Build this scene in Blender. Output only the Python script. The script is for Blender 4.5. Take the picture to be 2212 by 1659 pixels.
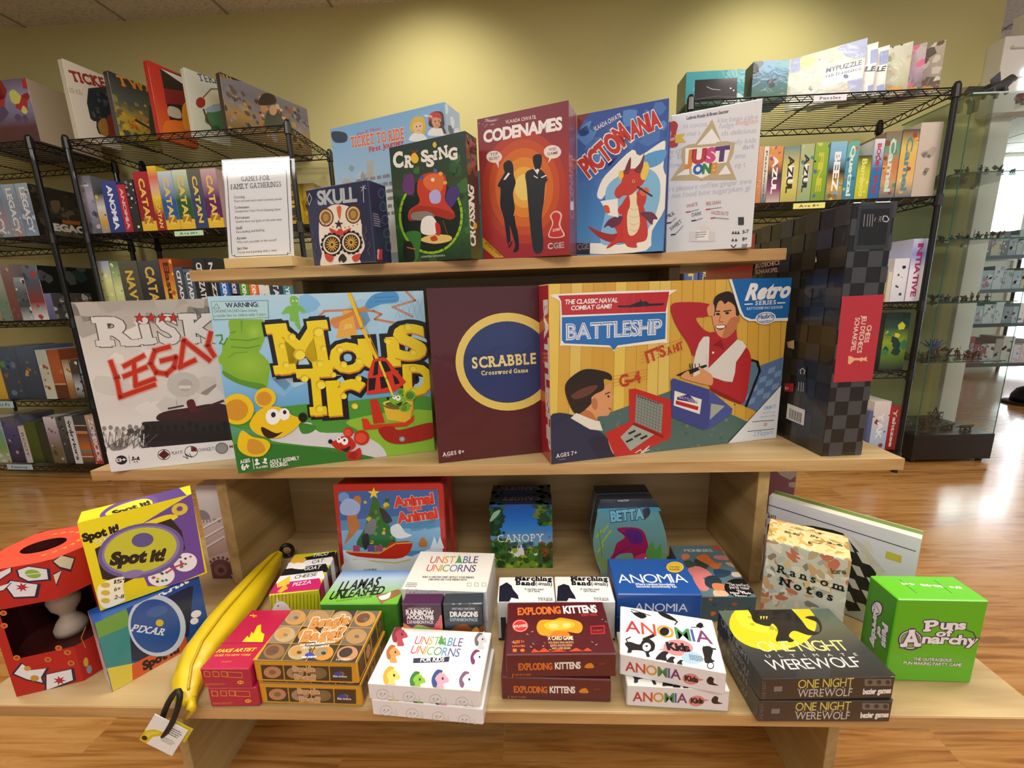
import bpy, bmesh, math, random
import numpy as np
from mathutils import Matrix, Vector
for o in list(bpy.data.objects): bpy.data.objects.remove(o)
S = bpy.context.scene; COL = S.collection
PI = math.pi; R = math.radians

# ---------------------------------------------------------------- camera (14.6 mm on 36 mm, crouched 0.97 m above the floor)
CP = np.array([0.08012, -0.57920, 0.24058]); YAW, PITCH, ROLL, F = 0.046845, -0.201944, 0.033257, 895.87
def rotm(yaw, pitch, roll):
    cy, sy, cp, sp, cr, sr = math.cos(yaw), math.sin(yaw), math.cos(pitch), math.sin(pitch), math.cos(roll), math.sin(roll)
    return (np.array([[cy,-sy,0],[sy,cy,0],[0,0,1]]) @ np.array([[1,0,0],[0,cp,-sp],[0,sp,cp]]) @ np.array([[cr,0,sr],[0,1,0],[-sr,0,cr]]))
CM = rotm(YAW, PITCH, ROLL)
cam = bpy.data.objects.new('camera', bpy.data.cameras.new('camera')); COL.objects.link(cam)
m4 = Matrix.Identity(4)
for i in range(3):
    m4[i][0], m4[i][1], m4[i][2], m4[i][3] = CM[i][0], CM[i][2], -CM[i][1], CP[i]
cam.matrix_world = m4
cam.data.sensor_width = 36; cam.data.lens = 36 * F / 2212; cam.data.clip_start = 0.02
S.camera = cam
def ray(u, v): return CM @ np.array([(u - 1106) / F, 1.0, -(v - 829.5) / F])       # direction through a spot of the photo
def hit(u, v, ax, val):                                                          # where that direction meets the plane x/y/z = val
    d = ray(u, v); return CP + d * ((val - CP[ax]) / d[ax])
def prj(p):
    q = CM.T @ (np.asarray(p, float) - CP); return np.array([1106 + F * q[0] / q[1], 829.5 - F * q[2] / q[1]])

# ---------------------------------------------------------------- view, world, lights
S.view_settings.view_transform = 'Standard'; S.view_settings.look = 'None'
S.view_settings.exposure = 0.0; S.view_settings.gamma = 1.0; S.view_settings.use_curve_mapping = False
W = bpy.data.worlds.new('daylight'); S.world = W; W.use_nodes = True
W.node_tree.nodes['Background'].inputs[0].default_value = (0.86, 0.93, 1.0, 1)
W.node_tree.nodes['Background'].inputs[1].default_value = 0.17
def light(name, kind, loc, rot, power, col, size=0.3, sizey=None, **kw):
    L = bpy.data.lights.new(name, kind); L.energy = power; L.color = col
    if kind == 'AREA':
        L.size = size
        if sizey: L.shape = 'RECTANGLE'; L.size_y = sizey
    elif kind == 'SPOT': L.shadow_soft_size = size; L.spot_size = kw.get('ang', R(80)); L.spot_blend = 0.9
    o = bpy.data.objects.new(name, L); COL.objects.link(o); o.location = loc; o.rotation_euler = rot
    return o
FZ, CZ, WY = -0.73, 1.89, 2.1       # floor, ceiling, back wall
WARM = (1.0, 0.93, 0.78); COOL = (1.0, 0.98, 0.95)
TROFFER = [(-1.7, 0.3), (0.3, 0.15), (2.2, 0.4), (-1.7, -1.7), (0.3, -1.6), (2.2, -1.7)]
for x, y in TROFFER: light('troffer_lamp', 'AREA', (x, y, CZ - 0.03), (0, 0, 0), 17.5, COOL, 1.15, 0.55)
DOWN = [(-0.42, 1.42), (1.38, 1.42)]
for x, y in DOWN: light('downlight_lamp', 'SPOT', (x, y, CZ - 0.03), (R(42), 0, 0), 36, WARM, 0.06, ang=R(105))
light('shopfront_daylight', 'AREA', (1.0, -3.6, 0.75), (R(90), 0, 0), 16, (0.93, 0.97, 1.0), 5.0, 2.2)

# ---------------------------------------------------------------- materials
def hexc(h):
    if not isinstance(h, str): return tuple(h)
    h = h.lstrip('#')
    if len(h) == 3: h = ''.join(c * 2 for c in h)
    v = [int(h[i:i+2], 16) / 255 for i in (0, 2, 4)]
    return tuple(x / 12.92 if x <= 0.04045 else ((x + 0.055) / 1.055) ** 2.4 for x in v)
def new_mat(name):
    m = bpy.data.materials.new(name); m.use_nodes = True
    return m, m.node_tree, m.node_tree.nodes['Principled BSDF']
def N(nt, kind, **kw):
    n = nt.nodes.new(kind)
    for k, v in kw.items():
        if k in n.inputs: n.inputs[k].default_value = v
        else: setattr(n, k, v)
    return n
def ramp(nt, stops):
    n = nt.nodes.new('ShaderNodeValToRGB'); e = n.color_ramp.elements
    while len(e) < len(stops): e.new(0.5)
    for el, (p, c) in zip(e, stops): el.position = p; el.color = hexc(c) + (1,)
    return n
def plain(name, col, rough=0.5, metal=0.0, coat=0.0, bump=0.0, bscale=60, var=0.0):
    m, nt, b = new_mat(name); L = nt.links.new
    b.inputs['Roughness'].default_value = rough; b.inputs['Metallic'].default_value = metal; b.inputs['Coat Weight'].default_value = coat
    tc = N(nt, 'ShaderNodeTexCoord'); no = N(nt, 'ShaderNodeTexNoise', Scale=bscale, Detail=4.0)
    L(tc.outputs['Object'], no.inputs['Vector'])
    mx = N(nt, 'ShaderNodeMix', data_type='RGBA', blend_type='MULTIPLY'); mx.inputs[0].default_value = var
    mx.inputs[6].default_value = hexc(col) + (1,)
    L(no.outputs['Fac'], mx.inputs[7]); L(mx.outputs[2], b.inputs['Base Color'])
    if bump:
        bp = N(nt, 'ShaderNodeBump', Strength=bump, Distance=0.002); L(no.outputs['Fac'], bp.inputs['Height']); L(bp.outputs['Normal'], b.inputs['Normal'])
    return m
def print_mat(name, rough, coat, bump, bscale):
    # printed card: the ink colours sit in the mesh's own colour layer
    m, nt, b = new_mat(name); L = nt.links.new
    at = N(nt, 'ShaderNodeVertexColor'); at.layer_name = 'ink'
    tc = N(nt, 'ShaderNodeTexCoord'); no = N(nt, 'ShaderNodeTexNoise', Scale=900.0, Detail=2.0); L(tc.outputs['Object'], no.inputs['Vector'])
    mx = N(nt, 'ShaderNodeMix', data_type='RGBA', blend_type='MULTIPLY'); mx.inputs[0].default_value = 0.06
    L(at.outputs['Color'], mx.inputs[6]); L(no.outputs['Fac'], mx.inputs[7]); L(mx.outputs[2], b.inputs['Base Color'])
    b.inputs['Roughness'].default_value = rough; b.inputs['Coat Weight'].default_value = coat; b.inputs['Coat Roughness'].default_value = 0.08
    b.inputs['Specular IOR Level'].default_value = 0.4
    if bump:
        n2 = N(nt, 'ShaderNodeTexNoise', Scale=bscale, Detail=3.0, Distortion=1.2); L(tc.outputs['Object'], n2.inputs['Vector'])
        bp = N(nt, 'ShaderNodeBump', Strength=bump, Distance=0.004); L(n2.outputs['Fac'], bp.inputs['Height']); L(bp.outputs['Normal'], b.inputs['Coat Normal'])
    return m
CARD = print_mat('printed_card', 0.5, 0.0, 0, 1)
GLOSS = print_mat('laminated_card', 0.32, 0.25, 0.05, 14)
WRAP = print_mat('shrink_wrapped_card', 0.35, 0.55, 0.28, 22)
TINM = print_mat('printed_tin', 0.25, 0.5, 0.03, 20)
def wood(name, ax, c1, c2, c3, rough=0.42, scale=1.0):
    m, nt, b = new_mat(name); L = nt.links.new
    tc = N(nt, 'ShaderNodeTexCoord'); mp = N(nt, 'ShaderNodeMapping')
    sc = [34.0, 34.0, 34.0]; sc[ax] = 2.2
    mp.inputs['Scale'].default_value = [s * scale for s in sc]; L(tc.outputs['Object'], mp.inputs['Vector'])
    n1 = N(nt, 'ShaderNodeTexNoise', Scale=1.0, Detail=6.0, Roughness=0.6, Distortion=0.6); L(mp.outputs[0], n1.inputs['Vector'])
    m2 = N(nt, 'ShaderNodeMapping'); s2 = [9.0] * 3; s2[ax] = 0.9; m2.inputs['Scale'].default_value = [s * scale for s in s2]; L(tc.outputs['Object'], m2.inputs['Vector'])
    wv = N(nt, 'ShaderNodeTexNoise', Scale=1.0, Detail=3.0, Distortion=1.8); L(m2.outputs[0], wv.inputs['Vector'])
    ad = N(nt, 'ShaderNodeMath', operation='ADD'); L(n1.outputs['Fac'], ad.inputs[0]); L(wv.outputs['Fac'], ad.inputs[1])
    hv = N(nt, 'ShaderNodeMath', operation='MULTIPLY'); hv.inputs[1].default_value = 0.5; L(ad.outputs[0], hv.inputs[0])
    rp = ramp(nt, [(0.36, c1), (0.5, c2), (0.62, c3)]); L(hv.outputs[0], rp.inputs[0]); L(rp.outputs[0], b.inputs['Base Color'])
    b.inputs['Roughness'].default_value = rough
    bp = N(nt, 'ShaderNodeBump', Strength=0.12, Distance=0.001); L(n1.outputs['Fac'], bp.inputs['Height']); L(bp.outputs['Normal'], b.inputs['Normal'])
    return m
OAKX = wood('oak_grain_along', 0, '#a08456', '#b99d6e', '#c6ad80')
OAKY = wood('oak_grain_deep', 1, '#94794a', '#b39562', '#c0a571')
OAKZ = wood('oak_grain_upright', 2, '#a08456', '#b99d6e', '#c6ad80')
BLOCK = wood('light_beech', 0, '#cda767', '#d9b67a', '#e0c088', 0.5)
BLACKM = plain('black_enamel_wire', '#0b0b0d', 0.38, 0.3, 0.2)
CHROME = plain('polished_metal', '#c8c8c8', 0.18, 1.0)
WHITEP = plain('white_trim_paint', '#e6e3dc', 0.5, 0, 0, 0.02, 30, 0.05)
DARKB = plain('black_brown_laminate', '#17110f', 0.35, 0, 0.1, 0.02, 80, 0.2)
BLACKP = plain('black_plastic', '#0d0c0d', 0.35, 0, 0.15, 0.05, 90, 0.1)
def glass_mat(name, tint, rough=0.02, mix=0.9):
    m, nt, b = new_mat(name); L = nt.links.new
    tr = N(nt, 'ShaderNodeBsdfTransparent'); tr.inputs[0].default_value = hexc(tint) + (1,)
    gl = N(nt, 'ShaderNodeBsdfGlossy'); gl.inputs['Roughness'].default_value = rough
    lw = N(nt, 'ShaderNodeLayerWeight', Blend=0.5); pw = N(nt, 'ShaderNodeMath', operation='POWER'); pw.inputs[1].default_value = 4.0
    fr = N(nt, 'ShaderNodeMath', operation='MULTIPLY_ADD'); fr.inputs[1].default_value = 0.8; fr.inputs[2].default_value = 0.035
    L(lw.outputs['Facing'], pw.inputs[0]); L(pw.outputs[0], fr.inputs[0]); mx = N(nt, 'ShaderNodeMixShader')
    L(fr.outputs[0], mx.inputs[0]); L(tr.outputs[0], mx.inputs[1]); L(gl.outputs[0], mx.inputs[2])
    L(mx.outputs[0], nt.nodes['Material Output'].inputs['Surface'])
    return m
GLASS = glass_mat('clear_glass', '#f8fcfa'); FILM = glass_mat('clear_plastic_film', '#fdfdfd', 0.06)
GLASSE = plain('green_glass_edge', '#2f6f5c', 0.1, 0, 0.6)
GLASSE.node_tree.nodes['Principled BSDF'].inputs['Transmission Weight'].default_value = 0.4
def emit(name, col, s):
    m, nt, b = new_mat(name); b.inputs['Emission Color'].default_value = hexc(col) + (1,); b.inputs['Emission Strength'].default_value = s
    b.inputs['Base Color'].default_value = hexc(col) + (1,); return m
SKYGLOW = emit('bright_daylight_pane', '#eef6ff', 2.6); SKYGLOW2 = emit('overexposed_daylight_pane', '#f2f8ff', 11.0); TUBE = emit('lit_diffuser', '#fff4e0', 5.0)
def floor_mat():
    m, nt, b = new_mat('honey_oak_planks'); L = nt.links.new
    tc = N(nt, 'ShaderNodeTexCoord')
    br = N(nt, 'ShaderNodeTexBrick', Scale=1.0); br.offset = 0.37; br.inputs['Mortar Size'].default_value = 0.0008
    br.inputs['Brick Width'].default_value = 0.95; br.inputs['Row Height'].default_value = 0.127; br.inputs['Bias'].default_value = 0.0
    br.inputs['Color1'].default_value = (0, 0, 0, 1); br.inputs['Color2'].default_value = (1, 1, 1, 1); br.inputs['Mortar'].default_value = (0.3, 0.3, 0.3, 1)
    L(tc.outputs['Object'], br.inputs['Vector'])
    mp = N(nt, 'ShaderNodeMapping'); mp.inputs['Scale'].default_value = (1.4, 22.0, 1.0); L(tc.outputs['Object'], mp.inputs['Vector'])
    of = N(nt, 'ShaderNodeMix', data_type='VECTOR'); of.inputs[0].default_value = 0.35
    sc = N(nt, 'ShaderNodeVectorMath', operation='SCALE'); sc.inputs['Scale'].default_value = 9.0; L(br.outputs['Color'], sc.inputs[0])
    add = N(nt, 'ShaderNodeVectorMath', operation='ADD'); L(mp.outputs[0], add.inputs[0]); L(sc.outputs[0], add.inputs[1])
    n1 = N(nt, 'ShaderNodeTexNoise', Scale=1.6, Detail=6.0, Roughness=0.62, Distortion=1.6); L(add.outputs[0], n1.inputs['Vector'])
    mul = N(nt, 'ShaderNodeMath', operation='MULTIPLY_ADD'); mul.inputs[1].default_value = 0.14; L(br.outputs['Color'], mul.inputs[0]); L(n1.outputs['Fac'], mul.inputs[2])
    rp = ramp(nt, [(0.38, '#8a5a2a'), (0.52, '#ab763a'), (0.68, '#bd8c52')]); L(mul.outputs[0], rp.inputs[0]); L(rp.outputs[0], b.inputs['Base Color'])
    b.inputs['Roughness'].default_value = 0.22; b.inputs['Coat Weight'].default_value = 0.5; b.inputs['Coat Roughness'].default_value = 0.12
    bp = N(nt, 'ShaderNodeBump', Strength=0.05, Distance=0.002); L(n1.outputs['Fac'], bp.inputs['Height']); L(bp.outputs['Normal'], b.inputs['Normal'])
    return m
FLOORM = floor_mat()
WALLM = plain('olive_wall_paint', '#c2ba80', 0.75, 0, 0, 0.08, 140, 0.04)
def ceil_mat():
    m, nt, b = new_mat('fissured_ceiling_tile'); L = nt.links.new
    tc = N(nt, 'ShaderNodeTexCoord'); n1 = N(nt, 'ShaderNodeTexNoise', Scale=70.0, Detail=5.0, Roughness=0.7); L(tc.outputs['Object'], n1.inputs['Vector'])
    rp = ramp(nt, [(0.36, '#b4b0a6'), (0.5, '#d2cec4'), (0.7, '#dad6cc')]); L(n1.outputs['Fac'], rp.inputs[0]); L(rp.outputs[0], b.inputs['Base Color'])
    b.inputs['Roughness'].default_value = 0.9
    bp = N(nt, 'ShaderNodeBump', Strength=0.3, Distance=0.003); L(n1.outputs['Fac'], bp.inputs['Height']); L(bp.outputs['Normal'], b.inputs['Normal'])
    return m
CEILM = ceil_mat()
# ---------------------------------------------------------------- object helpers
def tag(o, label, cat=None, group=None, kind=None):
    if label: o['label'] = label
    if cat: o['category'] = cat
    if group: o['group'] = group
    if kind: o['kind'] = kind
    return o
def empty(name, loc=(0, 0, 0), rz=0.0):
    o = bpy.data.objects.new(name, None); COL.objects.link(o); o.location = loc; o.rotation_euler = (0, 0, rz); o.empty_display_size = 0.05
    return o
def link(name, me, mats, parent=None, smooth=False):
    o = bpy.data.objects.new(name, me); COL.objects.link(o)
    for m in (mats if isinstance(mats, (list, tuple)) else [mats]): me.materials.append(m)
    if smooth:
        for p in me.polygons: p.use_smooth = True
    if parent: o.parent = parent
    return o
class MB:
    """collects solids into one mesh"""
    def __init__(s): s.v, s.f, s.mi = [], [], []
    def add(s, vs, fs, mi=0):
        n = len(s.v); s.v += [tuple(map(float, q)) for q in vs]; s.f += [tuple(i + n for i in f) for f in fs]; s.mi += [mi] * len(fs)
        return s
    def box(s, lo, hi, mi=0, M=None):
        x0, y0, z0 = lo; x1, y1, z1 = hi
        vs = [(x0,y0,z0),(x1,y0,z0),(x1,y1,z0),(x0,y1,z0),(x0,y0,z1),(x1,y0,z1),(x1,y1,z1),(x0,y1,z1)]
        if M is not None: vs = [tuple(M @ Vector(q)) for q in vs]
        return s.add(vs, [(0,3,2,1),(4,5,6,7),(0,1,5,4),(1,2,6,5),(2,3,7,6),(3,0,4,7)], mi)
    def tube(s, a, b, r, n=8, r2=None, mi=0, caps=True):
        a, b = Vector(a), Vector(b); d = (b - a).normalized(); r2 = r if r2 is None else r2
        u = d.orthogonal().normalized(); w = d.cross(u)
        vs = [a + (u * math.cos(2*PI*i/n) + w * math.sin(2*PI*i/n)) * r for i in range(n)] + [b + (u * math.cos(2*PI*i/n) + w * math.sin(2*PI*i/n)) * r2 for i in range(n)]
        fs = [(i, (i+1) % n, n + (i+1) % n, n + i) for i in range(n)]
        if caps: fs += [tuple(range(n-1, -1, -1)), tuple(range(n, 2*n))]
        return s.add(vs, fs, mi)
    def path(s, pts, r, n=8, mi=0, closed=False):
        pts = [Vector(p) for p in pts]; k = len(pts); rs = r if isinstance(r, (list, tuple)) else [r] * k
        vs, fs = [], []; u = None
        for i, p in enumerate(pts):
            t = ((pts[(i+1) % k] if closed or i < k-1 else p) - (pts[i-1] if closed or i > 0 else p)).normalized()
            u = t.orthogonal().normalized() if u is None else (u - t * u.dot(t)).normalized()
            w = t.cross(u)
            vs += [p + (u * math.cos(2*PI*j/n) + w * math.sin(2*PI*j/n)) * rs[i] for j in range(n)]
        for i in range(k if closed else k-1):
            a, b = i * n, ((i+1) % k) * n
            fs += [(a+j, a+(j+1) % n, b+(j+1) % n, b+j) for j in range(n)]
        if not closed: fs += [tuple(range(n-1, -1, -1)), tuple(range((k-1)*n, k*n))]
        return s.add(vs, fs, mi)
    def lathe(s, prof, c=(0, 0, 0), n=24, mi=0, M=None):
        vs = [(c[0] + r*math.cos(2*PI*j/n), c[1] + r*math.sin(2*PI*j/n), c[2] + z) for r, z in prof for j in range(n)]
        if M is not None: vs = [tuple(M @ Vector(q)) for q in vs]
        fs = [(i*n+j, i*n+(j+1) % n, (i+1)*n+(j+1) % n, (i+1)*n+j) for i in range(len(prof)-1) for j in range(n)]
        fs += [tuple(range(n-1, -1, -1)), tuple(range((len(prof)-1)*n, len(prof)*n))]
        return s.add(vs, fs, mi)
    def prism(s, poly, h, mi=0, M=None, z=0.0):
        k = len(poly); vs = [(x, y, z) for x, y in poly] + [(x, y, z + h) for x, y in poly]
        if M is not None: vs = [tuple(M @ Vector(q)) for q in vs]
        return s.add(vs, [tuple(range(k-1, -1, -1)), tuple(range(k, 2*k))] + [(i, (i+1) % k, k + (i+1) % k, k + i) for i in range(k)], mi)
    def build(s, name, mats, parent=None, smooth=False, bevel=0.0):
        me = bpy.data.meshes.new(name)
        if bevel:
            bm = bmesh.new(); vs = [bm.verts.new(q) for q in s.v]
            for f, mi in zip(s.f, s.mi):
                try: bm.faces.new([vs[i] for i in f]).material_index = mi
                except ValueError: pass
            bmesh.ops.bevel(bm, geom=list(bm.edges), offset=bevel, segments=2, affect='EDGES', profile=0.6, clamp_overlap=True)
            bm.to_mesh(me); bm.free()
        else:
            me.from_pydata(s.v, [], s.f); me.polygons.foreach_set('material_index', s.mi)
        me.update()
        return link(name, me, mats, parent, smooth)

# ---------------------------------------------------------------- lettering: outlines of Blender's own built-in typeface, one mesh per glyph
_G = {}
def glyph(ch, off=0.0):
    k = (ch, off)
    if k in _G: return _G[k]
    cu = bpy.data.curves.new('glyph', 'FONT'); cu.body = ch; cu.size = 1.0; cu.offset = off; cu.resolution_u = 3; cu.fill_mode = 'FRONT'
    ob = bpy.data.objects.new('glyph', cu); COL.objects.link(ob); me = ob.to_mesh()
    v = np.array([q.co[:2] for q in me.vertices]) if len(me.vertices) else np.zeros((0, 2))
    f = [tuple(p.vertices) for p in me.polygons]
    ob.to_mesh_clear(); bpy.data.objects.remove(ob); bpy.data.curves.remove(cu)
    _G[k] = (v, f, float(v[:, 0].min()) if len(v) else 0.0, float(v[:, 0].max()) if len(v) else 0.28)
    return _G[k]
CAPH = 0.0
def slab(ch):
    """short bars at the ends of narrow stems: a slab-serif cut of the same letter"""
    v, f, a, b = glyph(ch, 0.012); out = []
    if ch in ' .,\'!?&-:+()SCGOQ0369568sceaogd@"': ys = []
    else:
        top = v[:, 1].max(); ys = [0.004, top - 0.004]
        if ch in 'hnmrikl': ys = [0.004] + ([top - 0.004] if ch in 'hkl' else [])
    for y in ys:
        iv = []
        for t in f:
            P = v[list(t)]; xs = []
            for i in range(len(P)):
                p, q = P[i], P[(i+1) % len(P)]
                if (p[1] - y) * (q[1] - y) <= 0 and abs(p[1] - q[1]) > 1e-9: xs.append(p[0] + (q[0] - p[0]) * (y - p[1]) / (q[1] - p[1]))
            if len(xs) > 1: iv.append([min(xs), max(xs)])
        iv.sort(); mg = []
        for q in iv:
            if mg and q[0] <= mg[-1][1] + 0.004: mg[-1][1] = max(mg[-1][1], q[1])
            else: mg.append(q)
        for q in mg:
            if q[1] - q[0] < 0.26: out.append((q[0] - 0.07, q[1] + 0.07, y - (0.0 if y < 0.1 else 0.1), y + (0.1 if y < 0.1 else 0.0)))
    return out
def layout(txt, off=0.0, gap=0.07, serif=False, space=0.27):
    """-> polygons (list of 2D arrays) with unit = em, and total advance width"""
    x = 0.0; polys = []; bars = []
    for ch in txt:
        if ch == ' ': x += space; continue
        v, f, a, b = glyph(ch, off); va, _, a0, b0 = glyph(ch, 0.0)
        g = 0.06 if serif else 0.0
        for t in f: polys.append(v[list(t)] + [x - a0 + g, 0])
        if serif:
            for q in slab(ch): bars.append(np.array([(q[0]-off*.6, q[2]-off*.6), (q[1]+off*.6, q[2]-off*.6), (q[1]+off*.6, q[3]+off*.6), (q[0]-off*.6, q[3]+off*.6)]) + [x - a0 + g, 0])
        x += (b0 - a0) + gap + 2 * g
    return polys, bars, max(x - gap, 1e-3)

# ---------------------------------------------------------------- printed boxes
def clip_poly(P, w, h):
    for ax, lim, sg in ((0, 0.0, 1), (0, w, -1), (1, 0.0, 1), (1, h, -1)):
        out = []; n = len(P)
        for i in range(n):
            a, b = P[i], P[(i+1) % n]; da, db = (a[ax] - lim) * sg, (b[ax] - lim) * sg
            if da >= 0: out.append(a)
            if (da > 0 and db < 0) or (da < 0 and db > 0):
                t = da / (da - db); out.append([a[k] + (b[k] - a[k]) * t for k in range(len(a))])
        P = out
        if len(P) < 3: return []
    return P
def smooth(pts, k=4):
    P = [np.array(p, float) for p in pts]; n = len(P); out = []
    for i in range(n):
        a, b, c, d = P[i-1], P[i], P[(i+1) % n], P[(i+2) % n]
        for j in range(k):
            t = j / k; out.append(0.5 * ((2*b) + (c-a)*t + (2*a-5*b+4*c-d)*t*t + (3*b-a-3*c+d)*t**3))
    return out
class Face:
    def __init__(s, box, o, u, v, n, w, h): s.box, s.o, s.u, s.v, s.n, s.w, s.h = box, np.array(o, float), np.array(u, float), np.array(v, float), np.array(n, float), w, h; s.k = 0; s.fr(0, 0, 1)
    def fr(s, ox, oy, sc): s.fx = (ox, oy, sc); return s                 # frame in which the sketch coordinates below are read
    def uv(s, p):                                                        # a spot seen in the photo, found again on this face (metres)
        ox, oy, sc = s.fx; d = s.box.Ri @ ray(ox + p[0] / sc, oy + p[1] / sc); c = s.box.Ri @ (CP - s.box.T)
        t = ((s.o - c) @ s.n) / (d @ s.n); q = c + d * t - s.o
        return [q @ s.u, q @ s.v]
    def px(s, q):
        ox, oy, sc = s.fx; P = s.box.Rm @ (s.o + s.u * q[0] + s.v * q[1]) + s.box.T; a = prj(P); return np.array([(a[0] - ox) * sc, (a[1] - oy) * sc])
    def put(s, P, cols, clip=True):                                     # P in metres on the face
        c = [hexc(x) for x in cols] if isinstance(cols, list) else [hexc(cols)] * len(P)
        Q = [list(p) + list(k) for p, k in zip(P, c)]
        if clip: Q = clip_poly(Q, s.w, s.h)
        if len(Q) < 3: return s
        e = 0.00005 + 0.000009 * s.k
        s.box.poly([s.o + s.u * q[0] + s.v * q[1] + s.n * e for q in Q], [q[2:5] for q in Q]); return s
    def poly(s, col, pts): s.k += 1; return s.put([s.uv(p) for p in pts], col)
    def blob(s, col, pts, k=4): s.k += 1; return s.put([s.uv(p) for p in smooth(pts, k)], col)
    def rect(s, col, x0, y0, x1, y1): return s.poly(col, [(x0, y0), (x1, y0), (x1, y1), (x0, y1)])
    def full(s, *cols):                                                 # one colour, or a vertical blend bottom..top
        s.k += 1; n = len(cols)
        if n == 1: return s.put([(0, 0), (s.w, 0), (s.w, s.h), (0, s.h)], cols[0])
        for i in range(n - 1):
            a, b = s.h * i / (n-1), s.h * (i+1) / (n-1); s.put([(0, a), (s.w, a), (s.w, b), (0, b)], [cols[i], cols[i], cols[i+1], cols[i+1]])
        return s
    def band(s, col, v0, v1, u0=0.0, u1=1.0): s.k += 1; return s.put([(s.w*u0, s.h*v0), (s.w*u1, s.h*v0), (s.w*u1, s.h*v1), (s.w*u0, s.h*v1)], col)   # by fractions of the face
    def ell(s, col, cx, cy, rx, ry, rot=0, n=20, rim=None):
        c, d = math.cos(R(rot)), math.sin(R(rot))
        pts = [(cx + rx*math.cos(2*PI*i/n)*c - ry*math.sin(2*PI*i/n)*d, cy + rx*math.cos(2*PI*i/n)*d + ry*math.sin(2*PI*i/n)*c) for i in range(n)]
        if rim is None: return s.poly(col, pts)
        s.k += 1; q = [s.uv(p) for p in pts]; m = s.uv((cx, cy))
        for i in range(n): s.put([m, q[i], q[(i+1) % n]], [col, rim, rim])
        return s
    def line(s, col, w, pts, closed=False):
        s.k += 1; P = [np.array(p, float) for p in pts]; n = len(P)
        for i in range(n if closed else n - 1):
            a, b = P[i], P[(i+1) % n]; d = b - a; L = math.hypot(*d)
            if L < 1e-6: continue
            d = d / L * w / 2; q = np.array([-d[1], d[0]]); a, b = a - d * 0.7, b + d * 0.7
            s.put([s.uv(z) for z in (a + q, b + q, b - q, a - q)], col)
        return s
    def text(s, txt, x0, y0, x1, y1, h, col, off=0.0, serif=False, out=None, gap=0.07, shear=0.0, clip=True, cols=None):
        """letters set from (x0,y0) to (x1,y1) along the baseline, capitals h tall (sketch units)"""
        a, b = np.array(s.uv((x0, y0))), np.array(s.uv((x1, y1))); d = b - a; L = math.hypot(*d); d /= L; up = np.array([-d[1], d[0]])
        m = (a + b) / 2; ppm = np.hypot(*(s.px(m + up * 0.001) - s.px(m))) / 0.001; hm = h / ppm
        for o_, c_ in (([(off + out[1], out[0])] if out else []) + [(off, col)]):
            s.k += 1; polys, bars, adv = layout(txt, o_, gap, serif); sx = L / adv; sy = hm / 0.70
            if cols and o_ == off:
                x = 0.0; ci = 0
                for ch in txt:
                    if ch == ' ': x += 0.27; continue
                    v, f, g0, g1 = glyph(ch, off); _, _, q0, q1 = glyph(ch, 0.0)
                    for t in f: s.put([a + d * ((p[0] + x - q0) * sx) + up * (p[1] * sy) for p in v[list(t)]], cols[ci % len(cols)], clip)
                    x += q1 - q0 + gap; ci += 1
                continue
            for PP, kk in ((polys, 0), (bars, 0.4)):
                s.k += kk
                for P in PP: s.put([a + d * (p[0] * sx + shear * p[1] * sy) + up * (p[1] * sy) for p in P], c_, clip)
        return s
    def label(s, txt, u0, v0, u1, v1, h, col, off=0.0, serif=False, cols=None):   # the same by fractions of the face
        a = s.px((u0 * s.w, v0 * s.h)); b = s.px((u1 * s.w, v1 * s.h)); q = np.hypot(*(s.px((s.w*u0, s.h*v0 + h*min(s.w, s.h))) - a)) if abs(u1-u0) > abs(v1-v0) else np.hypot(*(s.px((s.w*u0 + h*min(s.w, s.h), s.h*v0)) - a))
        f = s.fx; a = a; return s.text(txt, a[0], a[1], b[0], b[1], q, col, off, serif, cols=cols)
    def dabs(s, seed, n, cols, u0, v0, u1, v1, r0, r1, asp=1.0):       # loose painterly dabs of ink (fractions of the face)
        rd = random.Random(seed); m = min(s.w, s.h); s.k += 1
        for i in range(n):
            if i % 8 == 7: s.k += 1
            cu, cv = s.w * rd.uniform(u0, u1), s.h * rd.uniform(v0, v1); r = m * rd.uniform(r0, r1); t = rd.uniform(0, PI); k = rd.randint(5, 8)
            P = []
            for j in range(k):
                q = 2*PI*j/k; x, y = r*math.cos(q)*rd.uniform(.6, 1.2), r*math.sin(q)*asp*rd.uniform(.6, 1.2)
                P.append((cu + x*math.cos(t) - y*math.sin(t), cv + x*math.sin(t) + y*math.cos(t)))
            s.put(P, rd.choice(cols))
        return s
    def lines(s, col, u0, v0, u1, v1, n, fill=0.5):                    # rows of tiny unreadable print
        rd = random.Random(n * 7 + int(u0 * 99)); s.k += 1
        for i in range(n):
            a, b = v0 + (v1-v0) * i / n, v0 + (v1-v0) * (i + fill) / n; e = u1 - (u1-u0) * rd.uniform(0, .25)
            x = u0
            while x < e:
                y = min(x + (u1-u0) * rd.uniform(.04, .13), e); s.put([(s.w*x, s.h*a), (s.w*y, s.h*a), (s.w*y, s.h*b), (s.w*x, s.h*b)], col); x = y + (u1-u0)*.025
        return s
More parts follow.
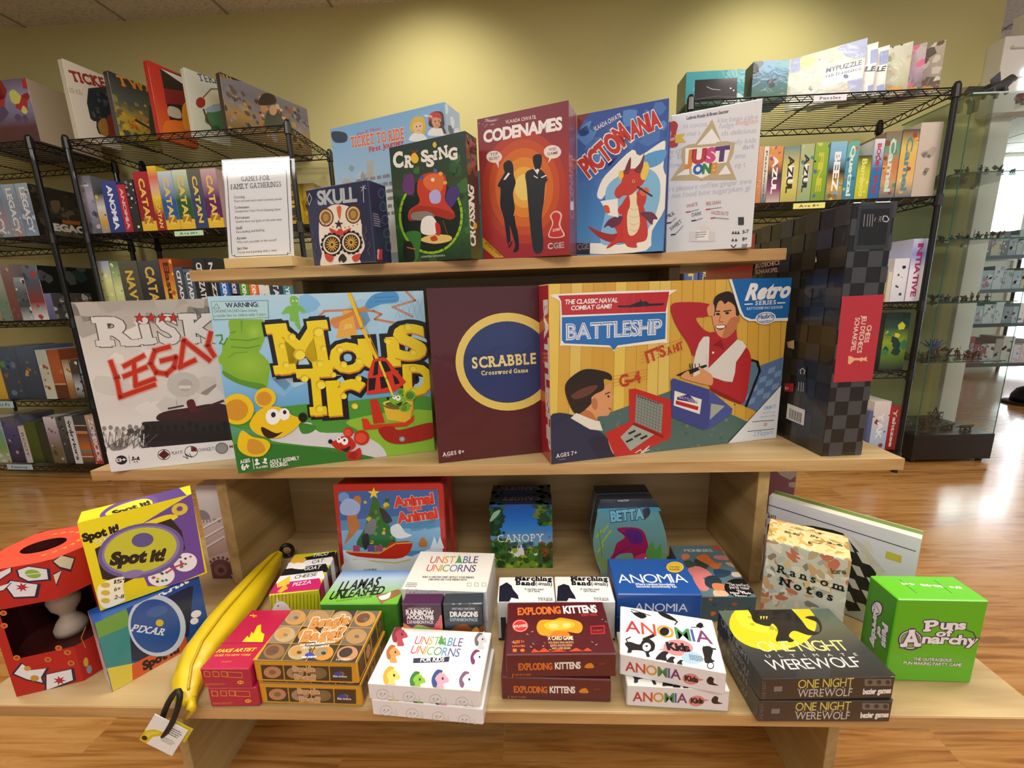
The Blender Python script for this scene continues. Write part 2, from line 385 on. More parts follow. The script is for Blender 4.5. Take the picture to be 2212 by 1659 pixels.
class PBox:
    """a printed carton: one mesh, ink colours in its colour layer; pose = x, y, z, yaw, lean back, w, h, d"""
    def __init__(s, name, pose, cols, mat=None, bev=0.0012):
        x, y, z, yaw, t, w, h, d = pose; s.name, s.mat = name, mat or GLOSS; s.w, s.h, s.d = w, h, d
        c, q = math.cos(yaw), math.sin(yaw); ct, st = math.cos(t), math.sin(t)
        s.Rm = np.array([[c, -q, 0], [q, c, 0], [0, 0, 1]]) @ np.array([[1, 0, 0], [0, ct, st], [0, -st, ct]])
        s.T = np.array([x, y, z + 0.0004 + d * math.sin(max(t, 0))]); s.Ri = s.Rm.T; s.pose = pose
        s.V, s.Fc, s.C = [], [], []
        if isinstance(cols, str): cols = {'*': cols}
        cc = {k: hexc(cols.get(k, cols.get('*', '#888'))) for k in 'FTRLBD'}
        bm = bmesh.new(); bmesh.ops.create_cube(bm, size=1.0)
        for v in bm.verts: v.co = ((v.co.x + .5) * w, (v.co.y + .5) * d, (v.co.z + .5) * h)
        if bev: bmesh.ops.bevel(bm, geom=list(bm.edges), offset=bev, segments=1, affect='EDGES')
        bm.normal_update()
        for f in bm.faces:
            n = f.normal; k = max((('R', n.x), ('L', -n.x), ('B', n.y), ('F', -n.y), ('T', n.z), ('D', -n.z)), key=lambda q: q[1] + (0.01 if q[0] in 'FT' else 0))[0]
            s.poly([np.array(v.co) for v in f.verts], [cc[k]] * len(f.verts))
        bm.free()
        s.F = Face(s, (0, 0, 0), (1, 0, 0), (0, 0, 1), (0, -1, 0), w, h); s.Tp = Face(s, (0, 0, h), (1, 0, 0), (0, 1, 0), (0, 0, 1), w, d)
        s.R_ = Face(s, (w, 0, 0), (0, 1, 0), (0, 0, 1), (1, 0, 0), d, h); s.L_ = Face(s, (0, d, 0), (0, -1, 0), (0, 0, 1), (-1, 0, 0), d, h)
    def poly(s, P, C): n = len(s.V); s.V += [tuple(p) for p in P]; s.Fc.append(tuple(range(n, n + len(P)))); s.C += [tuple(c) + (1.0,) for c in C]
    def mesh(s, name=None):
        me = bpy.data.meshes.new(name or s.name); me.from_pydata(s.V, [], s.Fc)
        a = me.color_attributes.new('ink', 'FLOAT_COLOR', 'CORNER')
        lv = np.zeros(len(me.loops), dtype=np.int32); me.loops.foreach_get('vertex_index', lv)
        a.data.foreach_set('color', np.array(s.C, dtype=np.float32)[lv].ravel()); me.update(); return me
    def M(s):
        m = Matrix.Identity(4)
        for i in range(3):
            for j in range(3): m[i][j] = s.Rm[i][j]
            m[i][3] = s.T[i]
        return m
    def done(s, label, cat='game box', group=None, parent=None):
        o = link(s.name, s.mesh(), s.mat, parent); o.matrix_world = s.M()
        if not parent: tag(o, label, cat, group)
        s.ob = o; return o
class Art(PBox):
    """a printed flat piece fixed on a box (sticker, seal): own mesh, child of the box"""
    def __init__(s, name, box, mat=None): s.name, s.mat = name, mat or CARD; s.Rm, s.T, s.Ri = box.Rm, box.T, box.Ri; s.V, s.Fc, s.C = [], [], []; s.parent = box
    def on(s, face, k=40):
        f = Face(s, face.o, face.u, face.v, face.n, face.w, face.h); f.k = k; f.fx = face.fx; s.fc = f; return f
    def done(s, label=None):
        o = link(s.name, s.mesh(), s.mat, s.parent.ob)
        if label: o['label'] = label
        return o
def again(ob, pose, label, group=None):
    """another copy of a finished carton (with its parts) at a new pose"""
    x, y, z, yaw = pose; o = ob.copy(); COL.objects.link(o); o.matrix_world = Matrix.Translation((x, y, z)) @ Matrix.Rotation(yaw, 4, 'Z'); o['label'] = label
    if group: o['group'] = group; ob['group'] = group
    for ch in ob.children:
        c = ch.copy(); COL.objects.link(c); c.parent = o
    return o
# ---------------------------------------------------------------- the room
def struct(name, mb, mats, label=None, bevel=0.0):
    o = mb.build(name, mats, bevel=bevel); o['kind'] = 'structure'
    if label: o['label'] = label; o['category'] = name.split('_')[0]
    return o
struct('floor', MB().box((-5.2, -3.9, FZ - 0.05), (8.2, 7.2, FZ)), FLOORM, 'honey oak plank floor of the shop')
cm = MB().box((-5.2, -3.9, CZ), (8.2, 7.2, CZ + 0.05))
struct('ceiling', cm, CEILM, 'grey fissured tile ceiling above the olive wall')
gr = MB()
for i in range(-9, 14): gr.box((-0.99 + 0.61 * i - 0.006, -3.9, CZ - 0.004), (-0.99 + 0.61 * i + 0.006, 7.2, CZ + 0.002))
for i in range(-4, 7): gr.box((-5.2, WY + 1.22 * i - 0.606, CZ - 0.004), (8.2, WY + 1.22 * i - 0.594, CZ + 0.002))
struct('trim_1', gr, plain('ceiling_grid_paint', '#8f8a7e', 0.6), 'thin metal grid between the ceiling tiles')
struct('wall_back', MB().box((-5.2, WY, FZ), (2.66, WY + 0.12, CZ)), WALLM, 'olive yellow wall behind the wire racks')
struct('wall_left', MB().box((-5.3, -3.9, FZ), (-5.2, WY + 0.1, CZ)), WALLM, 'olive side wall at the far end of the racks')
struct('baseboard_back', MB().box((-5.2, WY - 0.012, FZ), (2.66, WY, FZ + 0.1), 0), WHITEP, 'white baseboard under the olive wall', 0.002)
# white stepped pilaster that ends the olive wall beside the glass case
pl = MB().box((2.66, WY - 0.03, FZ), (2.77, WY + 0.16, 1.5))
struct('trim_2', pl, WHITEP, 'white pilaster at the end of the olive wall', 0.003)
hd = MB().box((2.6, WY - 0.09, 1.14), (3.5, WY - 0.0, 1.5)); hd.box((2.71, WY - 0.1, 1.5), (3.5, WY - 0.0, 1.62)); hd.box((2.63, WY - 0.11, 1.44), (3.5, WY - 0.09, 1.452)); hd.box((2.66, WY - 0.1, 1.30), (3.5, WY - 0.09, 1.306))
struct('trim_3', hd, WHITEP, 'white stepped window head above the glass case', 0.012)
tp = MB().box((2.715, WY - 0.105, 1.235), (2.98, WY - 0.093, 1.345)); o = struct('window_1', tp, SKYGLOW, 'small bright transom pane in the white window head')
# far end of the shop beyond the case: bright windows in a pale wall
struct('wall_far', MB().box((2.77, 5.6, FZ), (6.1, 5.7, CZ)).box((7.45, 5.6, FZ), (8.2, 5.7, CZ)).box((6.1, 5.6, FZ), (6.72, 5.7, 0.92)).box((6.72, 5.6, FZ), (6.8, 5.7, CZ)).box((6.1, 5.6, 1.85), (7.45, 5.7, CZ)), plain('pale_far_wall', '#c9ccc6', 0.7), 'pale wall at the far end of the shop')
struct('wall_right', MB().box((8.2, -3.9, FZ), (8.3, -2.2, CZ)).box((8.2, 3.6, FZ), (8.3, 5.7, CZ)).box((8.2, -2.2, FZ), (8.3, 3.6, -0.45)).box((8.2, -2.2, 1.6), (8.3, 3.6, CZ)), plain('pale_side_wall', '#c9ccc6', 0.7), 'pale window wall on the right of the shop')
struct('window_2', MB().box((6.1, 5.64, 0.92), (6.72, 5.66, 1.85)), SKYGLOW2, 'tall overexposed window seen through the glass case')
wf = MB()
for x in (6.05, 6.7, 7.42): wf.box((x, 5.57, FZ if x > 6.5 else 0.86), (x + 0.06, 5.63, 1.88))
for z, a, b_ in ((0.86, 6.05, 6.76), (1.84, 6.05, 7.48)): wf.box((a, 5.565, z), (b_, 5.63, z + 0.06))
struct('trim_4', wf, WHITEP, 'white frame around the far window', 0.004)
struct('door_1', MB().box((6.78, 5.64, FZ + .1), (7.44, 5.66, 1.84)), SKYGLOW2, 'bright glass door at the far end of the shop')
struct('window_3', MB().box((8.24, -2.2, -0.45), (8.26, 3.6, 1.6)), SKYGLOW, 'wide bright shop window on the right')
struct('trim_5', MB().box((8.16, 0.62, -0.45), (8.22, 0.72, 1.6)).box((8.16, -2.25, -0.5), (8.22, 3.65, -0.45)).box((8.16, -0.8, -0.45), (8.22, -0.7, 1.6)).box((8.16, 2.0, -0.45), (8.22, 2.1, 1.6)), WHITEP, 'white mullions of the wide shop window')
for i, (x, y) in enumerate(TROFFER):
    e = empty('ceiling_light', (x, y, CZ)); f = MB()
    for a in ((-.6, -.3, .6, -.28), (-.6, .28, .6, .3), (-.6, -.28, -.58, .28), (.58, -.28, .6, .28)): f.box((a[0], a[1], -0.022), (a[2], a[3], 0.0))
    f.build('frame', WHITEP, e); MB().box((-.58, -.28, -0.012), (.58, .28, -0.006)).build('diffuser', TUBE, e)
    tag(e, 'flat square ceiling light panel above the display stand', 'ceiling light', 'ceiling light panels of the shop')
for x, y in DOWN:
    e = empty('recessed_downlight', (x, y, CZ)); MB().lathe([(0.075, 0), (0.075, -0.006), (0.055, -0.01), (0.05, -0.002)], n=24).build('trim_ring', WHITEP, e)
    tag(e, 'small round downlight washing the olive wall', 'ceiling light', 'wall washing downlights')

# ---------------------------------------------------------------- the oak display stand
TZ, BZ = 0.3012, -0.2133
st = empty('display_stand', (0.0, 0.1, FZ)); tag(st, 'three tier light oak display stand in the middle of the shop', 'display stand')
def part(name, lo, hi, mat, bev=0.0015, par=None):
    lo = (lo[0], lo[1] - 0.1, lo[2] - FZ); hi = (hi[0], hi[1] - 0.1, hi[2] - FZ)
    return MB().box(lo, hi).build(name, mat, par or st, bevel=bev)
EDGE = wood('oak_edge_band', 0, '#a07a4a', '#bd945e', '#cfa976', 0.4, 1.6)
def shelf(x0, x1, y0, y1, z, th):
    s = part('shelf', (x0, y0 + 0.0012, z - th), (x1, y1, z), OAKX); MBo = part('edge_band', (x0, y0, z - th), (x1, y0 + 0.0012, z - 0.0004), EDGE, 0.0003)
    MBo.parent = s; return s
shelf(-0.4531, 0.4609, 0.0743, 0.42, TZ, 0.0167)
shelf(-0.61, 0.61, 0.0, 0.50, 0.0, 0.0173)
shelf(-0.598, 0.623, -0.1982, 0.56, BZ, 0.0148)
for x0, x1 in ((-0.3354, -0.3173), (0.3174, 0.3358)): part('side_panel', (x0, 0.155, 0.0), (x1, 0.40, TZ - 0.0167), OAKZ)
part('back_panel', (-0.3173, 0.27, 0.0), (0.3174, 0.285, TZ - 0.0167), OAKX)
for x0, x1 in ((-0.4259, -0.409), (0.4174, 0.4344)): part('side_panel', (x0, 0.0158, BZ), (x1, 0.42, -0.0173), OAKY)
part('back_panel', (-0.409, 0.1749, BZ), (0.4174, 0.19, -0.0173), OAKX)
for x0, x1 in ((-0.612, -0.593), (0.589, 0.608)): part('side_panel', (x0, 0.035, FZ), (x1, 0.52, BZ - 0.0148), OAKY)

# ---------------------------------------------------------------- black wire racks
LV = {'L': [1.103, 0.65, 0.21, -0.245, -0.645], 'R': [1.103, 0.65, 0.163, -0.185, -0.62]}
RW, RD = 1.17, 0.4098
def wire_shelf(width=RW):
    b = MB(); r = 0.0032; w, d = width, RD
    ring = [(0, 0), (w, 0), (w, d), (0, d)]
    for z in (-0.004, -0.032):
        for i in range(4): b.tube(ring[i] + (z,), ring[(i+1) % 4] + (z,), r, 6)
    def zig(a, c, n):
        for i in range(n):
            p = [a[k] + (c[k] - a[k]) * i / n for k in (0, 1)]; q = [a[k] + (c[k] - a[k]) * (i + 1) / n for k in (0, 1)]
            b.tube((p[0], p[1], -0.032 if i % 2 else -0.004), (q[0], q[1], -0.004 if i % 2 else -0.032), 0.002, 5, caps=False)
    zig((0.03, 0), (w - 0.03, 0), 36); zig((0.03, d), (w - 0.03, d), 36); zig((0, 0.03), (0, d - 0.03), 12); zig((w, 0.03), (w, d - 0.03), 12)
    for i in range(1, 17): y = d * i / 17; b.tube((0, y, -0.003), (w, y, -0.003), 0.0016, 5, caps=False)
    for i in (1, 2, 3): x = w * i / 4; b.tube((x, 0, -0.007), (x, d, -0.007), 0.003, 6, caps=False)
    return b
def rack_frame(key, ox, oy, ang, levels, label, first, width=RW):
    e = empty('wire_shelf_rack', (ox, oy, FZ), ang); tag(e, label, 'shelf rack')
    for x in (0, width):
        for y in (0, RD):
            p = MB().tube((x, y, 0.0), (x, y, 1.103 - FZ + 0.012), 0.0127, 12)
            for i in range(70): z = 0.06 + i * 0.0254; p.tube((x, y, z), (x, y, z + 0.002), 0.0132, 12, caps=False)
            po = p.build('post', BLACKM, e)
            MB().tube((x, y, 1.103 - FZ + 0.012), (x, y, 1.103 - FZ + 0.02), 0.0135, 12, 0.009).build('cap', BLACKP, po)
            MB().tube((x, y, 0.0), (x, y, 0.02), 0.016, 12, 0.013).build('foot', BLACKP, po)
    for z in levels:
        if first and 'sh' in first: s = first['sh'].copy(); COL.objects.link(s); s.parent = e
        else: s = wire_shelf(width).build('shelf', BLACKM, e); first['sh'] = s
        s.location = (0, 0, z - FZ)
        for x in (0, width):
            for y in (0, RD):
                if 'co' in first: k = first['co'].copy(); COL.objects.link(k); k.parent = s
                else: k = MB().tube((0, 0, -0.045), (0, 0, 0.006), 0.019, 10, 0.0165).build('corner_collar', BLACKP, s); first['co'] = k
                k.location = (x, y, 0)
    return e
_f = {}
RACK = {'L': (-2.237, 1.6277, -0.0299, 'L'), 'R': (0.8377, 1.5643, 0.0106, 'R'), 'F': (-3.5733, 1.6934, -0.0744, 'L')}
rack_frame('L', *RACK['L'][:3], LV['L'], 'black wire rack behind the sign holder with games and a green age label', _f)
rack_frame('R', *RACK['R'][:3], LV['R'], 'black wire rack behind the white game with the puzzles label on top', _f)
rack_frame('F', *RACK['F'][:3], LV['L'], 'black wire rack at the far left edge with dark boxed games', _f)
def on_rack(key, u, v, dy=0.0):
    """spot of the photo on the upright plane dy behind the rack's front -> (s along the rack, z)"""
    ox, oy, a, _ = RACK[key]; n = np.array([-math.sin(a), math.cos(a), 0]); p0 = np.array([ox, oy, 0]) + n * dy
    d = ray(u, v); P = CP + d * (((p0 - CP) @ n) / (d @ n)); return float((P - p0) @ np.array([math.cos(a), math.sin(a), 0])), float(P[2])
def rack_pt(key, s, y):
    ox, oy, a, _ = RACK[key]; return ox + math.cos(a) * s - math.sin(a) * y, oy + math.sin(a) * s + math.cos(a) * y
# ---------------------------------------------------------------- boxes on the top tier
A = (620, 180, 3.072); B_ = (1200, 180, 3.072)
# sign holder: clear acrylic sheet in a beech block
sh = empty('sign_holder', (-0.352, 0.094, TZ)); tag(sh, 'clear acrylic sign with printed sheet in light wood block on top tier', 'sign')
so = Vector((-0.352, 0.094, TZ))
bp_ = PBox('wood_base', (-0.3966, 0.0777, TZ, -0.085, 0, 0.1149, 0.0158, 0.06), '#fff')
o = MB().box((0, 0, 0), (0.1149, 0.06, 0.0158)).build('wood_base', BLOCK, sh, bevel=0.001); o.matrix_local = Matrix.Translation(-so) @ bp_.M()
sg = PBox('printed_sheet', (-0.4073, 0.1052, TZ + 0.0158, -0.0169, 0.148, 0.11, 0.1570, 0.0012), '#eef0f4', CARD, 0)
for nm, lo, hi in (('front_sheet', (-.0015, -.0016, 0), (.1115, -.0004, .159)), ('rear_sheet', (-.0015, .003, 0), (.117, .0045, .157))):
    o = MB().box(lo, hi).build(nm, FILM, sh); o.matrix_local = Matrix.Translation(-so) @ sg.M()
f = sg.F.fr(0, 80, 3.072)
f.band('#2a2433', .03, .036, .09, .91); f.band('#2a2433', .964, .97, .09, .91); f.band('#2a2433', .06, .94, .045, .055); f.band('#2a2433', .06, .94, .945, .955)
for a in (.045, .9): 
    for b in (.03, .945): f.band('#6a4a7a', b + .012, b + .018, a, a + .055); f.band('#2a2433', b, b + .025, a + (.0 if a > .5 else .045), a + (.01 if a > .5 else .055))
f.text('Board Game Spotlight ...', 1540, 892, 1842, 875, 26, '#1d1b22', 0.004, True)
f.text('GAMES FOR', 1600, 958, 1790, 948, 32, '#222', 0, True); f.text('FAMILY GATHERINGS', 1532, 1012, 1868, 992, 34, '#222', 0, True)
for y, a, b, x1, x2 in ((1072, 'Crossing', "Point and steal each other's precious jewels", 1625, 1870), (1140, 'Codenames', 'Competitive Team Word Guessing Game', 1655, 1862), (1208, 'Pictomania', 'Quickly draw and guess at the same time', 1658, 1868), (1278, 'Skull', 'Pure bidding and bluffing', 1608, 1755), (1344, 'Anomia', "Why can't you think of that word?!", 1637, 1835), (1412, 'Just One', 'Co-op word guessing with a twist', 1645, 1838)):
    x = 1553 + (y - 1072) * .065; f.text(a, x, y, x1, y - 5, 17, '#444', 0.012, True); f.text(b, x + 3, y + 25, x2, y + 9, 15, '#555', -0.004)
o = link('printed_sheet', sg.mesh(), CARD, sh); o.matrix_local = Matrix.Translation(-so) @ sg.M()

# small dark box with a sugar skull
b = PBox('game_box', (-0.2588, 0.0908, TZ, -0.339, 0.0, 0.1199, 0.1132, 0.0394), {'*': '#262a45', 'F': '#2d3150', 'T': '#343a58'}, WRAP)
f = b.F.fr(*A)
f.ell('#3b4060', 250, 1000, 150, 260, 0, 24)
f.text('SKULL', 208, 806, 462, 782, 92, '#b9c1c8', 0.035, gap=.04)
f.blob('#f0e4d2', [(222, 880), (285, 815), (360, 805), (440, 835), (492, 915), (498, 1000), (516, 1075), (500, 1120), (478, 1150), (474, 1215), (238, 1220), (232, 1130), (216, 1060), (212, 960)])
for (x, y, a) in ((258, 890, 1), (440, 870, -1)):
    f.ell('#4d3426', x, y, 52, 62); f.ell('#e3b48c', x, y, 44, 53); f.ell('#7d6a3a', x, y, 33, 40); f.ell('#b98f45', x, y, 20, 26)
for i in range(11): f.ell('#23202a', 224 + i * 27, 925 + 34 * math.sin(i / 10 * PI), 4, 4, 0, 8)
f.poly('#3a3038', [(338 + (32 if i % 2 == 0 else 13) * math.sin(i * PI / 5) + 6, 935 - (32 if i % 2 == 0 else 13) * math.cos(i * PI / 5)) for i in range(10)])
f.ell('#cf4a42', 353, 990, 22, 26); f.blob('#d96a50', [(330, 830), (350, 905), (362, 830), (350, 812)])
for s_ in (-1, 1): f.blob('#cf4a42', [(353 + s_*18, 985), (353 + s_*70, 960), (353 + s_*60, 990), (353 + s_*24, 1010)])
for x, y in ((300, 1070), (428, 1056)):
    for i in range(14): f.ell('#2a2028', x + 62*math.cos(i*.449), y + 66*math.sin(i*.449), 15, 15, 0, 10)
    f.ell('#f0e4d2', x, y, 60, 64); f.ell('#4d3426', x, y, 50, 54); f.ell('#2c2226', x, y, 42, 46)
    for i in range(14): f.line('#d8aa4e', 7, [(x, y), (x + 38*math.cos(i*.449), y + 42*math.sin(i*.449))])
    f.ell('#3a2a22', x, y, 9, 10)
f.blob('#3a2a30', [(372, 1130), (398, 1165), (376, 1190), (362, 1175), (350, 1190), (345, 1160)])
for s_, x in ((1, 255), (-1, 490)): f.blob('#cf4a42', [(x, 1130), (x + s_*55, 1150), (x + s_*40, 1185), (x + s_*8, 1170)])
for x, y in ((170, 980), (190, 1060), (520, 950), (545, 1050)): f.line('#6d5a58', 5, [(x, y), (x + 14, y + 30), (x - 8, y + 60), (x + 10, y + 90)])
f.line('#b9c1c8', 4, [(150, 730), (138, 770), (150, 810), (168, 765), (150, 730)]); f.line('#b9c1c8', 5, [(508, 680), (512, 790)]); f.line('#b9c1c8', 4, [(490, 690), (528, 700)]); f.line('#b9c1c8', 4, [(522, 678), (496, 715)])
g = b.R_.fr(*A)
for i in range(5): g.ell('#4a5070', 626 + i * 12, 730 + i * 88, 24, 34); g.ell('#2a2f4c', 626 + i * 12, 730 + i * 88, 17, 26)
g.lines('#8a8fa5', .1, .45, .5, .62, 6); g.rect('#b13a3a', 597, 1100, 632, 1172)
g.text('asmodee', 606, 1165, 612, 1105, 16, '#e8e0e0', 0.01)
b.done('small dark blue game box with white sugar skull on cover', group=None)

# green box with a red mushroom
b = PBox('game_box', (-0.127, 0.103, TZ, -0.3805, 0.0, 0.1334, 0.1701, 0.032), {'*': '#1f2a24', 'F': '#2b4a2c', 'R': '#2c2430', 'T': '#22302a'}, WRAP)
f = b.F.fr(*A); f.full('#1f3a24', '#3a6a34', '#33452f', '#243a36'); f.dabs(3, 60, ['#2e5a30', '#3f7038', '#27482a', '#335c3a'], 0, 0, 1, .8, .03, .09)
f.text('C', 712, 560, 770, 548, 95, '#f2efe6', 0.05); f.text('R', 782, 558, 835, 556, 78, '#f2efe6', 0.04, True)
f.blob('#f2c02e', [(850, 462), (872, 492), (868, 522), (842, 530), (822, 505), (828, 472)]); f.blob('#b8392c', [(820, 440), (850, 462), (872, 440), (850, 455)])
f.text('S', 895, 520, 935, 515, 72, '#f2efe6', 0.05); f.text('S', 930, 552, 972, 548, 72, '#f2efe6', 0.05)
f.text('I', 975, 508, 995, 506, 58, '#f2efe6', 0.04, True); f.ell('#d8c04a', 980, 408, 13, 19); f.text('N', 1012, 505, 1070, 488, 78, '#f2efe6', 0.03, True); f.text('G', 1075, 508, 1128, 500, 74, '#f2efe6', 0.05)
f.ell('#17241c', 955, 880, 205, 245, -8, 32); f.line('#9ac92e', 16, [(955 + 205*math.cos(R(a)), 880 + 245*math.sin(R(a))) for a in range(-35, 216, 10)])
f.blob('#6a3a78', [(790, 612), (838, 610), (845, 720), (800, 740), (765, 690)]); f.blob('#4b3a7a', [(1080, 690), (1140, 690), (1135, 760), (1080, 830), (1050, 770)])
f.blob('#c8402e', [(870, 650), (905, 605), (985, 590), (1045, 605), (1058, 690), (1050, 780), (1112, 860), (1090, 900), (1010, 885), (930, 850), (850, 870), (806, 900), (815, 840), (880, 790), (865, 720)])
f.blob('#e2703a', [(905, 640), (960, 600), (1040, 620), (1020, 720), (930, 700)]); f.blob('#a83226', [(806, 905), (860, 815), (1010, 830), (1115, 870), (1085, 905), (980, 880), (880, 905)])
for x, y, c in ((895, 625, '#3a5ab0'), (968, 640, '#f0dcc8'), (1020, 600, '#e8b04a'), (985, 580, '#4a6ac0'), (1050, 660, '#e8b04a')): f.ell(c, x, y, 13, 13)
f.blob('#8a8478', [(835, 860), (930, 850), (980, 885), (900, 910), (828, 900)]); f.blob('#f4f0ea', [(900, 900), (960, 880), (1000, 940), (985, 1000), (920, 1005), (888, 980)])
f.blob('#e8c878', [(885, 1040), (960, 1005), (1080, 1010), (1085, 1045), (980, 1065)]); f.blob('#c24a2a', [(952, 1025), (985, 1010), (1000, 1040), (965, 1048)]); f.blob('#c22e2a', [(985, 925), (1015, 940), (1020, 1000), (995, 1005)])
f.blob('#b8b4e8', [(945, 735), (985, 705), (1020, 730), (1015, 790), (960, 795)]); f.line('#6a4a2a', 6, [(1035, 910), (1065, 1000)])
f.blob('#3f7a34', [(790, 990), (880, 985), (890, 1050), (860, 1180), (800, 1170), (815, 1060)]); f.blob('#22261e', [(775, 1060), (830, 1060), (850, 1170), (785, 1180)]); f.line('#d2622a', 8, [(800, 1090), (850, 1100)])
f.text('YOSHITERU SHINOHARA', 892, 1158, 1050, 1148, 13, '#c8d0b8', 0.01)
g = b.R_.fr(*A); g.full('#4a5a2a', '#3a2c30', '#2a2630'); g.text('CROSSING', 1252, 1082, 1238, 690, 42, '#f2efe6', 0.04); g.ell('#e0b03a', 1248, 945, 13, 22); g.dabs(9, 20, ['#6a4a2a', '#8a3a2a', '#3f5a2a'], .1, .65, .9, .98, .1, .3)
b.done('green game box with red mushroom house on cover')

# large pale blue box behind
b = PBox('game_box', (-0.2516, 0.1868, TZ, -0.3422, 0.0, 0.2255, 0.232, 0.045), {'*': '#a9c3d6', 'T': '#2b3038', 'R': '#9fb4c4'}, WRAP)
f = b.F.fr(*A); f.full('#a8bdc8', '#b4c9d6', '#a5c8e4', '#7fb2e0'); f.band('#e8e6e0', .1, .55, .02, .55)
f.blob('#39465a', [(300, 320), (390, 330), (395, 385), (330, 395), (300, 370)]); f.dabs(5, 26, ['#d8d8d4', '#c2ccd2', '#8fa5b0', '#b9b6ae'], .02, .2, .4, .8, .02, .07)
f.text('Alan R. Moon', 462, 350, 622, 308, 24, '#b8506a', 0.0); f.text('TICKET TO RIDE', 425, 428, 778, 368, 70, '#e0765a', 0.04, True, out=('#f4ead8', 0.03)); f.text('First Journey', 548, 458, 775, 402, 36, '#d2402e', 0.025)
f.lines('#8d8f92', .2, .36, .72, .66, 6, .45)
for (x, y, hair, sk) in ((868, 270, '#e0c040', '#f0c8a0'), (992, 235, '#4a2d24', '#d8a078')):
    f.blob('#f2f2f0', [(x-55, y+110), (x-30, y+62), (x+25, y+58), (x+60, y+110)]); f.blob(hair, [(x-45, y-10), (x-20, y-45), (x+35, y-45), (x+50, y), (x+44, y+60), (x-46, y+50)]); f.blob(sk, [(x-28, y), (x+26, y-12), (x+28, y+40), (x, y+66), (x-24, y+45)])
    f.ell('#3a2a24', x-8, y+18, 4, 6); f.ell('#3a2a24', x+16, y+14, 4, 6); f.line('#a8483a', 3, [(x-4, y+45), (x+14, y+42)])
f.blob('#c23a34', [(940, 215), (970, 192), (1015, 200), (1025, 235), (980, 225), (945, 250)]); f.line('#5a3428', 16, [(1022, 260), (1048, 330)])
g = b.R_; g.full('#b8bcc0', '#9fb4c4'); g.dabs(4, 20, ['#7d8a94', '#d0d4d6', '#5a646c'], 0, .1, 1, 1, .1, .4)
b.done('large pale blue train game box behind the skull box and the green mushroom box')

# teal box glimpsed between green and maroon boxes
b = PBox('game_box', (-0.02, 0.33, TZ, -0.12, 0.0, 0.09, 0.197, 0.05), {'*': '#1d6468', 'T': '#2a7a7c'}, GLOSS); b.F.dabs(2, 14, ['#2f8a80', '#c8a458', '#174c52'], .1, .2, .9, .9, .04, .12)
b.done('teal box mostly hidden behind the maroon spy game box')

# maroon spy box
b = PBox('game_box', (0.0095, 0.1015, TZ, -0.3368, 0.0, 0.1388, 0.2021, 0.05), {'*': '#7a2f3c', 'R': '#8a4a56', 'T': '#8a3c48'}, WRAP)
f = b.F.fr(*A); f.full('#a02c34', '#b83a34', '#a13a3e', '#7c2f40')
for r_, c in ((300, '#b8432f'), (255, '#c9552c'), (210, '#d96f2c'), (160, '#e58f34'), (110, '#efb34a'), (70, '#f6d878')): f.ell(c, 1575, 690, r_ * .92, r_ * 1.25, 0, 30)
f.text('VLAADA CHVATIL', 1450, 268, 1655, 234, 24, '#f0e6e4', 0.01); f.text('CODENAMES', 1308, 392, 1822, 305, 78, '#fbf6f4', 0.045)
for (x, y, rx, ry, t1, t2) in ((1375, 488, 52, 40, 'TOP', 'SECRET'), (1762, 455, 58, 45, 'WORD', 'GAME')):
    f.ell('#f0e8e2', x, y, rx, ry); f.poly('#f0e8e2', [(x + (10 if x < 1500 else -20), y + 35), (x + (30 if x < 1500 else -30), y + 75), (x + (30 if x < 1500 else 5), y + 30)])
    f.text(t1, x - 26, y - 6, x + 26, y - 12, 19, '#7a3a34', 0.01); f.text(t2, x - 34, y + 24, x + 36, y + 14, 19, '#7a3a34', 0.01)
DK = '#1d1c26'
f.blob(DK, [(1440, 530), (1475, 510), (1500, 540), (1505, 610), (1518, 660), (1500, 730), (1512, 830), (1500, 900), (1530, 980), (1538, 1100), (1500, 1120), (1515, 1070), (1490, 980), (1470, 900), (1475, 1020), (1470, 1080), (1490, 1050), (1500, 1040), (1470, 1090), (1440, 900), (1415, 810), (1418, 700), (1398, 680), (1430, 620), (1445, 590), (1437, 565)], 3)
f.poly(DK, [(1440, 880), (1510, 880), (1540, 1100), (1505, 1122), (1520, 1085), (1478, 940), (1484, 1050), (1462, 1060)])
f.poly('#f2ece8', [(1435, 640), (1468, 592), (1480, 600), (1450, 640)])
f.blob('#2a2d34', [(1582, 600), (1625, 570), (1690, 575), (1730, 640), (1715, 665), (1705, 780), (1690, 900), (1700, 1100), (1640, 1120), (1615, 960), (1600, 800), (1590, 680)], 3)
f.blob(DK, [(1632, 490), (1660, 470), (1690, 480), (1688, 545), (1665, 578), (1640, 550)])
f.poly('#f4efec', [(1630, 560), (1662, 605), (1675, 575), (1664, 566), (1650, 575)]); f.line('#f4efec', 8, [(1690, 625), (1718, 612)]); f.line('#f4efec', 7, [(1640, 615), (1662, 628)])
f.poly('#d8a82e', [(1297, 1020), (1300, 1090), (1380, 1158), (1440, 1155)]); f.text('#1 Party Game', 1312, 1062, 1415, 1148, 18, '#7a4a18', 0.02)
f.blob('#f0c8b8', [(1735, 1020), (1760, 930), (1745, 880), (1785, 845), (1825, 870), (1815, 940), (1842, 1015)]); f.blob('#c83a38', [(1742, 1014), (1768, 930), (1755, 880), (1786, 855), (1815, 880), (1803, 940), (1832, 1010)]); f.text('2016', 1762, 985, 1812, 975, 18, '#f4e4d8', 0.01)
f.text('C', 1732, 1100, 1762, 1097, 38, '#d8d2d4', 0.03); f.text('G', 1770, 1097, 1800, 1094, 38, '#9fb0b8', 0.03); f.text('E', 1808, 1094, 1838, 1090, 38, '#c8a8a8', 0.03)
